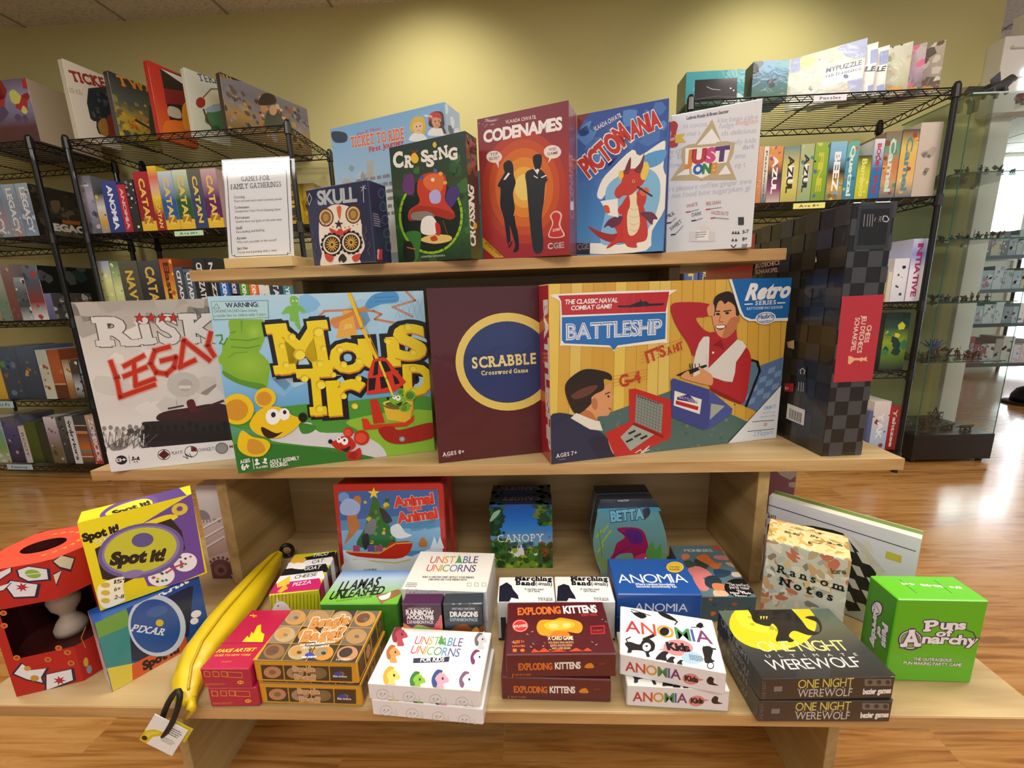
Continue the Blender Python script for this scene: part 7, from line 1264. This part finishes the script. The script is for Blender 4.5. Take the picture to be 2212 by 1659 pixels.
# right rack
R1, R2, R3 = 'puzzle boxes on top of the right rack', 'boxed games on the row above the yellow age label', 'games on the third shelf of the right rack'
R5 = (1492, 60, 3.072); K = (1440, 130, 5.53)
b = rack_box('R', 0, 1482.5, 1610, 160, 156, ['#2a8a98', '#3aa0ac', '#46a8b4'], 'teal box with dark glossy panel at left of the puzzles', 'boxes on top of the right rack', d=.12, dy=.05, side='#55685a', dabs=(8, ['#8ac8cc', '#5ab0b8', '#c8dcdc'], .0, .1, 1, .5)); 
s_ = Art('dark_panel', b, TINM); h_ = s_.on(b.F.fr(*K), 40); h_.poly('#241d20', [(340, 238), (845, 210), (835, 500), (330, 500)]); h_.line('#c8c8cc', 7, [(480, 318), (540, 345), (600, 352), (640, 355)]); h_.ell('#e8e8ea', 765, 336, 10, 10); h_.ell('#e8e8ea', 800, 362, 9, 9); h_.line('#6a5a5e', 6, [(340, 470), (600, 430), (840, 440)]); s_.done('dark glossy panel')
b = rack_box('R', 0, 1628, 1706, 135, 133, ['#2a5a3a', '#3a6a6a', '#3a78a0', '#4a8cc0'], 'blue box with orange fire creature beside the map puzzle', 'boxes on top of the right rack', d=.14, dy=.05, side='#1f4a52', dabs=(10, ['#2a6a7a', '#3a8aa0', '#24303a'])); f = b.F.fr(*K); f.blob('#e0622a', [(1290, 200), (1350, 100), (1400, 120), (1420, 220), (1440, 260), (1380, 330), (1310, 350), (1290, 290)]); f.blob('#e8904a', [(1040, 250), (1100, 205), (1130, 250), (1060, 275)]); f.blob('#26242a', [(1100, 350), (1190, 300), (1230, 400), (1110, 420)]); f.blob('#d8d8d4', [(1030, 360), (1090, 390), (1050, 430), (1025, 420)]); f.blob('#3a6a4a', [(1230, 400), (1480, 370), (1470, 440), (1230, 440)]); f.ell('#b88a3a', 1145, 130, 65, 40)
PB = lambda br, top, d, cols, lab: free_box((br[0] - 167, br[1] + 40), br, top, TZT, d, cols, lab, R1)
b = free_box((1695, 241), (1860, 203), 130, TZT, .02, {'*': '#d0d0cc', 'F': '#cfcfc8'}, 'grey city map puzzle box with white title patch', R1); f = b.F.fr(*R5); f.full('#c4c0b4', '#cac8bc', '#c6c8bc'); f.dabs(5, 60, ['#d6d2c4', '#b8b8ac', '#c8cab4', '#dcdacf'], 0, 0, 1, 1, .04, .12); f.blob('#a8b0d4', [(670, 215), (740, 190), (720, 290), (670, 300)]); f.blob('#a8b0d4', [(980, 130), (1178, 68), (1170, 190), (1060, 200), (1010, 170)]); f.blob('#a8b0d4', [(1040, 360), (1140, 330), (1130, 440), (1080, 440)]); f.blob('#c8d0a0', [(730, 200), (830, 200), (790, 260), (740, 290)]); f.poly('#e8e8e4', [(888, 265), (1142, 210), (1138, 330), (872, 390)]); f.text('MYPUZZLE', 898, 298, 1132, 245, 32, '#2a2c34', 0.03); f.text('san francisco', 892, 332, 1132, 278, 24, '#3a3c44', 0.02, True); f.ell('#3a4a78', 1030, 322, 17, 14); fin(b)
for i, (br, lab) in enumerate((((1884, 202.5), 'second map puzzle box showing one letter at its edge'), ((1909, 202), 'third map puzzle box showing two letters at its edge'))):
    b = free_box((br[0] - 167, br[1] + 38), br, 138 + i * 6, TZT, .02, {'*': '#dadad6', 'F': '#dcdcd8'}, lab, R1); f = b.F.fr(*R5); x = 1205 + 60 * i; f.band('#e4e4e0', 0, 1, .7, 1); f.poly('#98a4d0', [(x - 10, 150 + i*10), (x + 50, 135 + i*10), (x + 45, 225 + i*10), (x - 15, 240 + i*10)]); f.poly('#98a4d0', [(x - 30, 385), (x + 20, 372), (x + 15, 440), (x - 30, 440)]); f.text('LE', x - 10 - (40 if i == 0 else 20), 290, x + 22, 285, 34, '#3a3c44', 0.04); fin(b)
for br, top, c, lab, db, w_ in (((1958, 200), 112, ['#b0a890', '#c8c8ac', '#d0d2c4'], 'cream puzzle box with black bird at its top', (14, ['#c0b898', '#d8d8c4', '#b8c0a8']), 150), ((1988, 199), 113, ['#3a4a40', '#b89ab0', '#c8c0b8'], 'puzzle box with pink flowers and dark window', (24, ['#d86a98', '#d8a04a', '#3a3a3a', '#b8b0a8', '#e090b0']), 120), ((2027, 198), 108, ['#8a8076', '#a89a8c', '#b8ac9c'], 'mottled brown puzzle box at the right end of the top shelf', (50, ['#6a4a3a', '#c8beb0', '#8a7a6a', '#5a4a40', '#d0c8bc']), 120)):
    b = free_box((br[0] - w_, br[1] + w_ * .23), br, top + (20 if w_ == 150 else 12), TZT, .018, {'*': c[-1], 'F': c[1]}, lab, R1); f = b.F; f.full(*c); f.dabs(len(lab), db[0], db[1], .2, 0, 1, 1, .04, .13)
    if w_ == 150: f.fr(*R5); f.poly('#2a2a2c', [(1285, 130), (1330, 105), (1370, 95), (1340, 140), (1330, 110)]); f.poly('#2a2a2c', [(1385, 110), (1450, 65), (1400, 120)])
    f.fr(*R5); f.k += 20; f.text('San', {1958: 1305, 1988: 1425, 2027: 1530}[br[0]], 420, {1958: 1400, 1988: 1495, 2027: 1600}[br[0]], 412, 34, '#d89a2a', 0.05, clip=True); fin(b)
for x0, x1, yt, cols, lab, t, tc, db in ((1634, 1644.6, 317, ['#c87a4a', '#d89a6a'], 'slim orange spine at left of the age eight row', None, '', (6, ['#e0b08a', '#a85a3a'])), (1645, 1656.2, 317, ['#5a6070', '#dcd8cc', '#e0dccc'], 'slim cream patchwork spine', 'Patchwork', '#6a5a4a', (4, ['#c8a08a', '#a8b0b0'])), (1656.8, 1686, 317, ['#c8b8a8', '#8a3a6a', '#2a2c34', '#d88a4a', '#d8924a'], 'orange and purple tile pattern spine', 'AZUL', '#f4f2ec', (8, ['#e0a870', '#9a4a7a'], 0, .55, 1, 1)), (1687, 1722, 317, ['#b8a85a', '#d0c464', '#c8b860', '#6a8a8a'], 'yellow lattice pattern spine', 'AZUL', '#2c2418', None), (1723, 1752, 312, ['#98a878', '#a8b484', '#b0b88a'], 'sage green tile pattern spine', 'AZUL', '#2a2c28', (8, ['#c89a4a', '#4a8a8a', '#c0c490'])), (1753, 1783, 309, ['#7a9a2c', '#88aa2c', '#96b43a'], 'bright green spine with black olives', 'FINE', '#c8c43a', (5, ['#2c2e1c', '#c8d070', '#5a62a0'])), (1785.5, 1820.6, 307, ['#8a8060', '#c8a04a', '#2a2420', '#7ab0d0', '#8ac0dc'], 'blue and gold spine with black hexagon', 'BEEZ', '#f2f0ea', (8, ['#d8b04a', '#6aa8cc', '#8a7040'], 0, 0, 1, .3)), (1821.2, 1847, 306, ['#3a7a98', '#4a90a8', '#6ab0a0'], 'teal green bird spine', 'Quetzal', '#d8e8d8', (8, ['#c86a4a', '#8ac0a0', '#2a6a88'])), (1847.6, 1876, 337, ['#b8b82a', '#c8c834', '#bcc03a', '#3a3c2c'], 'lime yellow spine, shorter than its neighbours', 'Bamboo', '#e0dc70', (4, ['#d8d860', '#9aa020'])), (1878, 1900, 301, ['#2a6aa8', '#2a72b4', '#e0e0e4'], 'blue and white spine with red lettering', 'BOOBY TRAP', '#b82434', (3, ['#c8863a', '#8a5a2a'], .1, .65, .9, .8)), (1900.6, 1934, 285, ['#5a6a78', '#c89a6a', '#c8784a', '#6a9a80', '#8a6a5a'], 'orange and teal camel spine', 'Camel', '#c8dcd0', (12, ['#d8a05a', '#8a4a34', '#4a8a78'])), (1935, 1970.4, 281, ['#5a6a7a', '#e0b878', '#e0b060', '#e0c060', '#4a4448'], 'yellow sunset camel spine with red tag', 'Camel', '#5a8a90', (6, ['#e8a05a', '#a83a3a', '#e8cc80'])), (1971, 2018, 266, ['#c4b4a4', '#c8b8aa', '#ccc0b4'], 'tall plain beige box at the right end of the age eight row', None, '', (8, ['#8a8078', '#b0a498'], .3, .3, .7, .65))):
    b = rack_box('R', 1, x0, x1, 400, yt, cols, lab, R2, t, tc, db, th=.36, bands=[('#e8e4d8', .36, .66, .28, .72)] if 'lattice' in lab or 'sage' in lab else (), d=.22)
    if 'lattice' in lab:
        f = b.F
        for i in range(7):
            for s_ in (-1, 1): f.k += 1; v = -.1 + i * .2; f.put([(0 if s_ > 0 else f.w, f.h * v), (0 if s_ > 0 else f.w, f.h * (v + .03)), (f.w if s_ > 0 else 0, f.h * (v + .23)), (f.w if s_ > 0 else 0, f.h * (v + .2))], '#6a4a2c')
for x0, x1, yt, cols, lab, t, tc, kw in ((1476.7, 1507.6, 562, ['#3a4a8a', '#5a6aa8'], 'blue spine glimpsed under the oak top shelf', 'TITI', '#d8c84a', {}), (1509, 1535, 562, ['#2a3468', '#34407a'], 'navy spine with yellow letters under the oak top shelf', 'CARCASSONNE', '#d8c060', {}), (1538, 1553, 562, ['#3a4a34', '#4a5a44'], 'dark green spine under the oak top shelf', None, '', {}), (1555, 1600, 566, ['#16181a', '#1c1e20'], 'black box under the oak top shelf', None, '', {}), (1918.5, 1927.6, 588, ['#d0c8b4', '#d8d0bc'], 'thin cream spine beside the chess box', None, '', {}), (1928, 1960, 559, ['#d8d8e0', '#e4e4ea', '#e0e0e8'], 'white spine with dark hexagon molecules', None, '', dict(dabs=(6, ['#2a2c38', '#4a4c5a', '#b8b0a0'], .2, .1, .8, .8))), (1962, 1994.6, 516.6, ['#e4e0e4', '#e8e4ea', '#e8e4f0', '#8a94d0', '#c8ccec'], 'white spine with magenta title and blue rays', 'INITIATIVE', '#b02a6a', {})):
    rack_box('R', 2, x0, x1, 599, yt, cols, lab, R3, t, tc, kw.get('dabs'), th=.34)
rack_box('R', 2, 1915, 1948, 560, 528, ['#2a1418', '#8a1f24', '#1d1416'], 'black and red box standing behind the white molecule spine', R3, dy=.26, d=.1)
b = rack_box('R', 3, 1905, 1957.5, 747, 677, ['#2a3034', '#5a7a2c', '#8aa02c', '#2c4a3c', '#22302e'], 'dark green tree box facing out on the fourth shelf of the right rack', 'games on the fourth shelf of the right rack', d=.07, dabs=(10, ['#c8c83a', '#3a7a4a', '#1f3a34'], .1, .3, .9, .8), side='#1d2a34'); b = None
for x0, x1, yt, cols, lab, t, tc, db in ((1874, 1882.2, 888, ['#4a5a8a', '#5a6a98'], 'thin slate blue spine on the bottom shelf of the right rack', None, '', None), (1882.8, 1918.6, 868, ['#a8bcd8', '#b8c8e0', '#d8d0d0', '#e4dcd8'], 'white and pale blue spine with brown animal', 'YAK', '#e8f0f8', (6, ['#a85a44', '#c8d4e4', '#8a4034'])), (1919.2, 1941, 879, ['#a8242c', '#b02a30', '#b83a3a'], 'red dice game spine on the bottom shelf of the right rack', 'Yahtzee', '#f0e8e0', (3, ['#d8b03a', '#e8dcd0'], .2, .75, .8, .95))):
    rack_box('R', 4, x0, x1, 920, yt, cols, lab, 'games on the bottom shelf of the right rack', t, tc, db, th=.34)
# printed shelf labels clipped on the racks
def shelf_tag(key, x0, x1, y0, y1, col, txt, tc='#3a3a34', nm=''):
    s0, z0 = on_rack(key, x0, y1, -.008); s1, z1 = on_rack(key, x1, y0, -.008); x, y = rack_pt(key, s0, -.008)
    b = PBox('shelf_label', (x, y, min(z0, z1), RACK[key][2], 0, s1 - s0, abs(z1 - z0), .002), col, CARD, 0); b.F.label(txt, .18, .3, .82, .3, .42, tc, 0.02, True)
    r_ = [o for o in bpy.data.objects if o.name.startswith('wire_shelf_rack') and abs(o.location.x - RACK[key][0]) < 1e-4][0]
    o = link('shelf_label', b.mesh(), CARD, r_); o.matrix_local = (Matrix.Translation(r_.location) @ Matrix.Rotation(RACK[key][2], 4, 'Z')).inverted() @ b.M(); o['label'] = nm
shelf_tag('L', 378, 438, 497, 511, '#b8d8b4', 'Age 10+', nm='pale green age label'); shelf_tag('R', 1713, 1783, 437, 452, '#e4dc7a', 'Age 8+', nm='yellow age label'); shelf_tag('R', 1757, 1830, 203, 220, '#e0dce4', 'Puzzles', nm='white puzzles label')
shelf_tag('F', -14, 26, 867, 881, '#b8d4e4', 'Sci Fi', nm='pale blue shelf label'); shelf_tag('F', 17, 68, 1004, 1014, '#c0d8e4', 'Fantasy', nm='pale blue shelf label on the bottom shelf')
# ---------------------------------------------------------------- glass display case with miniatures
C0, C1 = hit(1966, 1001, 2, FZ), hit(2137.5, 997, 2, FZ); cw = math.hypot(*(C1 - C0)[:2]); cya = math.atan2(C1[1]-C0[1], C1[0]-C0[0]); cd = .37
gc = empty('glass_display_case', (C0[0], C0[1], FZ), cya); tag(gc, 'tall glass display case with black base full of miniatures', 'display case')
def czat(v): return zat(C0[0], C0[1], v) - FZ
zt, zb = czat(203), czat(941); th = .005
MB().box((0, 0, .018), (cw, cd, zb)).build('base', DARKB, gc, bevel=.002)
for x in (.03, cw - .03):
    for y in (.03, cd - .03): MB().tube((x, y, 0), (x, y, .018), .014, 14).build('foot', BLACKP, gc)
for nm, lo, hi in (('glass_pane', (.004, .004, zb), (.004 + th, cd - .004, zt)), ('glass_pane', (cw - .004 - th, .004, zb), (cw - .004, cd - .004, zt)), ('glass_pane', (.012, cd - .009, zb), (cw - .012, cd - .004, zt)), ('glass_door', (.011, .002, zb + .004), (cw - .011, .007, zt - .004)), ('top_panel', (0, 0, zt), (cw, cd, zt + .006))):
    o = MB().box(lo, hi).build(nm, GLASS, gc)
    if nm == 'glass_pane' and hi[0] - lo[0] < .02: MB().box((lo[0], lo[1] - .0006, zb), (hi[0], lo[1], zt)).build('polished_edge', GLASSE, o)
    if nm == 'top_panel': MB().box((0, -.0006, zt), (cw, 0, zt + .006)).build('polished_edge', plain('pale_glass_edge', '#b8d0c8', .15), o); MB().box((-.0006, 0, zt), (0, cd, zt + .006)).build('polished_edge', GLASSE, o)
SH = []
for v in (371, 517, 655, 784):
    z = czat(v); SH.append(z); o = MB().box((.012, .012, z - .005), (cw - .012, cd - .012, z)).build('glass_shelf', GLASS, gc); MB().box((.012, .0114, z - .005), (cw - .012, .012, z)).build('polished_edge', GLASSE, o)
    for x in (.012, cw - .03):
        for y in (.03, cd - .05): MB().box((x, y, z - .014), (x + .018, y + .02, z - .0055)).build('shelf_clip', CHROME, gc, bevel=.002)
MB().tube((.02, .02, zt - .012), (.05, .02, zt - .012), .007, 10).build('hinge', CHROME, gc)
MB().tube((cw - .05, .02, zt - .012), (cw - .02, .02, zt - .012), .007, 10).build('hinge', CHROME, gc)
# three kinds of miniature
BR = [plain('painted_brown_resin', '#4a3a2a', 0.6, 0, 0, 0.3, 120, .5), plain('painted_grey_resin', '#3a3836', 0.6, 0, 0, 0.3, 120, .5), plain('painted_rust_resin', '#5c3a26', 0.6, 0, 0, 0.3, 120, .5)]
def mini(kind, s):
    m = MB(); m.lathe([(.011*s, 0), (.012*s, .001*s), (.010*s, .003*s)], n=12)
    if kind == 0:
        for x in (-.004, .004): m.tube((x*s, 0, .003*s), (x*.7*s, 0, .014*s), .0022*s, 6, .0028*s)
        m.tube((0, 0, .013*s), (0, 0, .025*s), .0045*s, 8, .0055*s); m.lathe([(.001*s, 0), (.003*s, .001*s), (.0034*s, .004*s), (.002*s, .007*s), (.0004*s, .0078*s)], (0, 0, .0265*s), 8)
        m.tube((.005*s, 0, .023*s), (.010*s, -.005*s, .018*s), .0018*s, 6); m.tube((-.005*s, 0, .023*s), (-.009*s, -.003*s, .015*s), .0018*s, 6); m.tube((.0105*s, -.006*s, .002*s), (.012*s, -.005*s, .042*s), .0008*s, 5)
    elif kind == 1:
        for x in (-.008, .008):
            for y in (-.004, .004): m.tube((x*s, y*s, .002*s), (x*.8*s, y*.7*s, .013*s), .0018*s, 6, .0026*s)
        m.path([(-.012*s, 0, .013*s), (-.006*s, 0, .016*s), (.005*s, 0, .016*s), (.011*s, 0, .021*s), (.016*s, 0, .024*s)], [.002*s, .0055*s, .006*s, .004*s, .0022*s], 8); m.path([(-.012*s, 0, .014*s), (-.018*s, .002*s, .010*s), (-.022*s, .004*s, .014*s)], [.002*s, .0012*s, .0005*s], 6)
    else:
        m.path([(-.006*s, 0, .004*s), (-.002*s, 0, .013*s), (.002*s, 0, .022*s), (.007*s, 0, .030*s), (.012*s, 0, .031*s)], [.0035*s, .0055*s, .005*s, .003*s, .0018*s], 8)
        for q in (-1, 1): m.add([(0, q*.003*s, .02*s), (-.008*s, q*.018*s, .036*s), (-.012*s, q*.024*s, .026*s), (-.010*s, q*.014*s, .016*s), (0, q*.004*s, .022*s), (-.008*s, q*.018*s, .037*s), (-.012*s, q*.024*s, .027*s), (-.010*s, q*.014*s, .017*s)], [(0, 1, 2, 3), (7, 6, 5, 4), (0, 4, 5, 1), (1, 5, 6, 2), (2, 6, 7, 3)])
    return m
PROTO = {}
rd = random.Random(77)
def place_mini(kind, s, x, y, z, mat, label, cat, group):
    k = (kind, mat.name); c, q = math.cos(cya), math.sin(cya); p = (C0[0] + c*x - q*y, C0[1] + q*x + c*y, FZ + z)
    if k in PROTO: o = PROTO[k].copy(); COL.objects.link(o)
    else: o = mini(kind, 1.0).build('miniature_figure', mat, None, False); PROTO[k] = o
    o.name = ('miniature_warrior', 'miniature_beast', 'miniature_dragon')[kind]; o.location = p; o.rotation_euler = (0, 0, rd.uniform(0, 6.28)); o.scale = (s, s, s); tag(o, label, cat, group)
for si, (z, nm, n, s, mats) in enumerate(((SH[0], 'top glass shelf', 13, 1.3, (0, 1)), (SH[1], 'second glass shelf', 14, 1.25, (1, 0)), (SH[2], 'third glass shelf', 16, 1.3, (1, 0)), (SH[3], 'fourth glass shelf', 18, 1.45, (2, 0)), (zb, 'black base of the glass case', 20, 1.6, (0, 1)))):
    for i in range(n):
        if si in (3, 4) and i in (6, 7, 8, 9, 10, 11): 
            if si == 4 or i < 9: rd.random(); continue
        row = i % 2; kind = rd.choice((0, 0, 1, 1, 2)); x = .055 + (cw - .11) * (i + rd.uniform(.1, .4)) / n; y = .075 + row * .15 + rd.uniform(-.02, .03)
        nk = ('warrior', 'beast', 'winged dragon')[kind]
        place_mini(kind, s * rd.uniform(.8, 1.0), x, y, z + .0004, BR[rd.choice(mats)], f'small painted {nk} miniature standing on the {nm}', 'miniature', f'{nk} miniatures on the {nm}')
# scenery beside and on the case
def cpt(x, y, z): c, q = math.cos(cya), math.sin(cya); return (C0[0] + c*x - q*y, C0[1] + q*x + c*y, FZ + z)
e = empty('star_tower', cpt(.24, .15, zb + .0005), cya); tag(e, 'small dark lattice tower standing on the base of the glass case', 'miniature scenery')
m = MB()
for k in range(5): a = 2*PI*k/5 + PI/2; b2 = a + 4*PI/5; m.tube((.045*math.cos(a), 0, .07 + .045*math.sin(a)), (.045*math.cos(b2), 0, .07 + .045*math.sin(b2)), .003, 6)
m.build('star', BR[1], e); MB().lathe([(.02, 0), (.018, .006), (.006, .01), (.005, .032)], n=12).build('stand', BR[1], e)
e = empty('fan_dragon', cpt(.16, .16, SH[3] + .014), cya); tag(e, 'dragon miniature with spread blue fan wings on the fourth glass shelf', 'miniature')
BLUEM = plain('blue_feather_paint', '#33467c', .5, 0, 0, .2, 80, .3)
MB().path([(0, 0, .0), (.01, 0, .03), (.03, 0, .05), (.055, 0, .045)], [.012, .014, .01, .005], 10).build('body', BR[1], e, True)
for q in (-1, 1):
    m = MB()
    for k in range(6): a = R(20 + 24*k); m.tube((.01, q*.006, .04), (.01 + q*.07*math.cos(a), q*.02, .04 + .055*math.sin(a)), .005, 6, .002)
    m.build('wing', BLUEM, e)
e = empty('pagoda_arch', hit(2092, 190, 1, 1.93)); e.location.z = FZ + zt + .0062; tag(e, 'tiny olive stone arch with curved roof on top of the glass case', 'miniature scenery')
PG = plain('olive_stone_paint', '#8a7a4c', .6, 0, 0, .2, 60, .3); hw = .045
MB().prism([(-.05, 0), (-.05, .085), (.05, .085), (.05, 0), (.03, 0)] + [(.03*math.cos(a), .03 + .03*math.sin(a)) for a in np.linspace(0, PI, 9)] + [(-.03, 0)], .04, M=Matrix(((1, 0, 0, 0), (0, 0, 1, -.02), (0, 1, 0, 0), (0, 0, 0, 1)))).build('archway', PG, e)
MB().prism([(-.085, .082), (-.07, .088), (-.055, .108), (.055, .108), (.07, .088), (.085, .082), (.06, .080), (-.06, .080)], .07, M=Matrix(((1, 0, 0, 0), (0, 0, 1, -.035), (0, 1, 0, 0), (0, 0, 0, 1)))).build('curved_roof', PG, e)
for x in (-.05, .05): MB().tube((x, 0, .108), (x, 0, .135), .0015, 5).build('finial', PG, e)
e = empty('dragon_sculpture', hit(2150, 195, 1, 1.745)); e.location.z = FZ + zt + .0062; tag(e, 'dark crouching dragon sculpture on top of the glass case', 'sculpture')
MB().path([(-.13, 0, .012), (-.08, 0, .02), (-.02, 0, .035), (.03, 0, .045), (.065, 0, .075), (.085, 0, .07)], [.006, .014, .026, .024, .018, .008], 12).build('body', BR[1], e, True)
for x, y in ((-.03, -.025), (-.03, .025), (.03, -.025), (.03, .025)): MB().tube((x, y, 0), (x*.8, y*.5, .04), .008, 8, .012).build('leg', BR[1], e)
for q in (-1, 1): m = MB(); m.add([(0, q*.02, .05), (-.06, q*.07, .075), (-.09, q*.06, .045), (-.05, q*.03, .035), (0, q*.02, .054), (-.06, q*.07, .079), (-.09, q*.06, .049), (-.05, q*.03, .039)], [(0, 1, 2, 3), (7, 6, 5, 4), (0, 4, 5, 1), (1, 5, 6, 2), (2, 6, 7, 3), (3, 7, 4, 0)]); m.build('wing', BR[1], e)
e = empty('red_beast_figure', cpt(.385, .15, zt + .0062), .4); tag(e, 'reddish beast figure at the right of the case top', 'sculpture')
RDM = plain('rust_red_paint', '#8a3a24', .5, 0, 0, .2, 60, .3)
MB().path([(-.05, 0, .012), (-.02, 0, .028), (.03, 0, .035), (.06, 0, .03)], [.005, .016, .018, .008], 10).build('body', RDM, e, True)
for x in (-.02, .03): MB().tube((x, 0, 0), (x, 0, .03), .01, 8).build('leg', RDM, e)

# ---------------------------------------------------------------- far end of the shop: a stocked rack and a dark base on the floor
fy = 4.1; xl, xr = hit(2071, 600, 1, fy)[0], hit(2290, 600, 1, fy)[0]
e = empty('far_book_rack', (xl, fy, FZ)); tag(e, 'black stocked rack far away behind the glass case', 'shelf rack')
zs = [hit(2130, v, 1, fy)[2] - FZ for v in (470, 553, 626, 700, 786)]
for x in (0, xr - xl):
    for y in (0, .4): MB().tube((x, y, 0), (x, y, zs[0] + .05), .016, 8).build('post', BLACKM, e)
for z in zs[1:]: MB().box((0, 0, z - .035), (xr - xl, .4, z)).build('shelf', BLACKM, e)
rd = random.Random(12); pal = ['#c8d0d0', '#a8b8bc', '#d8d4cc', '#8a98a0', '#b8a8a0', '#d0c0b8', '#6a7a84', '#3a3440', '#c8b890', '#9ab0c0', '#e0dcd8', '#7a5a5c', '#a83a3a', '#8a9a7a']
wd_ = ['pale', 'grey', 'white', 'slate', 'rosy', 'cream', 'blue grey', 'dark', 'tan', 'sky blue', 'off white', 'maroon', 'red', 'sage']
for r_, z in enumerate(zs[1:]):
    x = .03; k = 0
    while x < xr - xl - .12:
        w = rd.uniform(.06, .13); h = rd.uniform(.5, .82) * (zs[r_] - zs[r_ + 1] - .05); ci = rd.randrange(14)
        if r_ == 3: ci = 12 if k in (1, 2, 3) else 2 if k in (0, 4) else ci
        b = PBox('game_box', (xl + x, fy + .03, FZ + z + .0006, 0, 0, w - .004, h, .25), pal[ci], GLOSS, 0); b.F.dabs(k, 8, [pal[(ci + 3) % 14], pal[(ci + 5) % 14], pal[ci]], .1, .1, .9, .9, .1, .3)
        b.done(f'{wd_[ci]} boxed game on the {("top", "second", "third", "lowest")[r_]} row of the far stocked rack', 'game box', f'{wd_[ci]} boxed games on the {("top", "second", "third", "lowest")[r_]} row of the far rack'); x += w; k += 1
q = hit(2222, 872, 2, FZ); e = empty('stool_base', tuple(q)); tag(e, 'black rounded stool base on the floor at the right edge of the picture', 'stool base')
MB().lathe([(.15, 0), (.155, .012), (.14, .02), (.02, .024)], n=32).build('foot_ring', BLACKP, e, True); MB().lathe([(.11, .02), (.105, .07), (.08, .12), (.03, .15), (.001, .155)], n=32).build('dome', BLACKP, e, True)
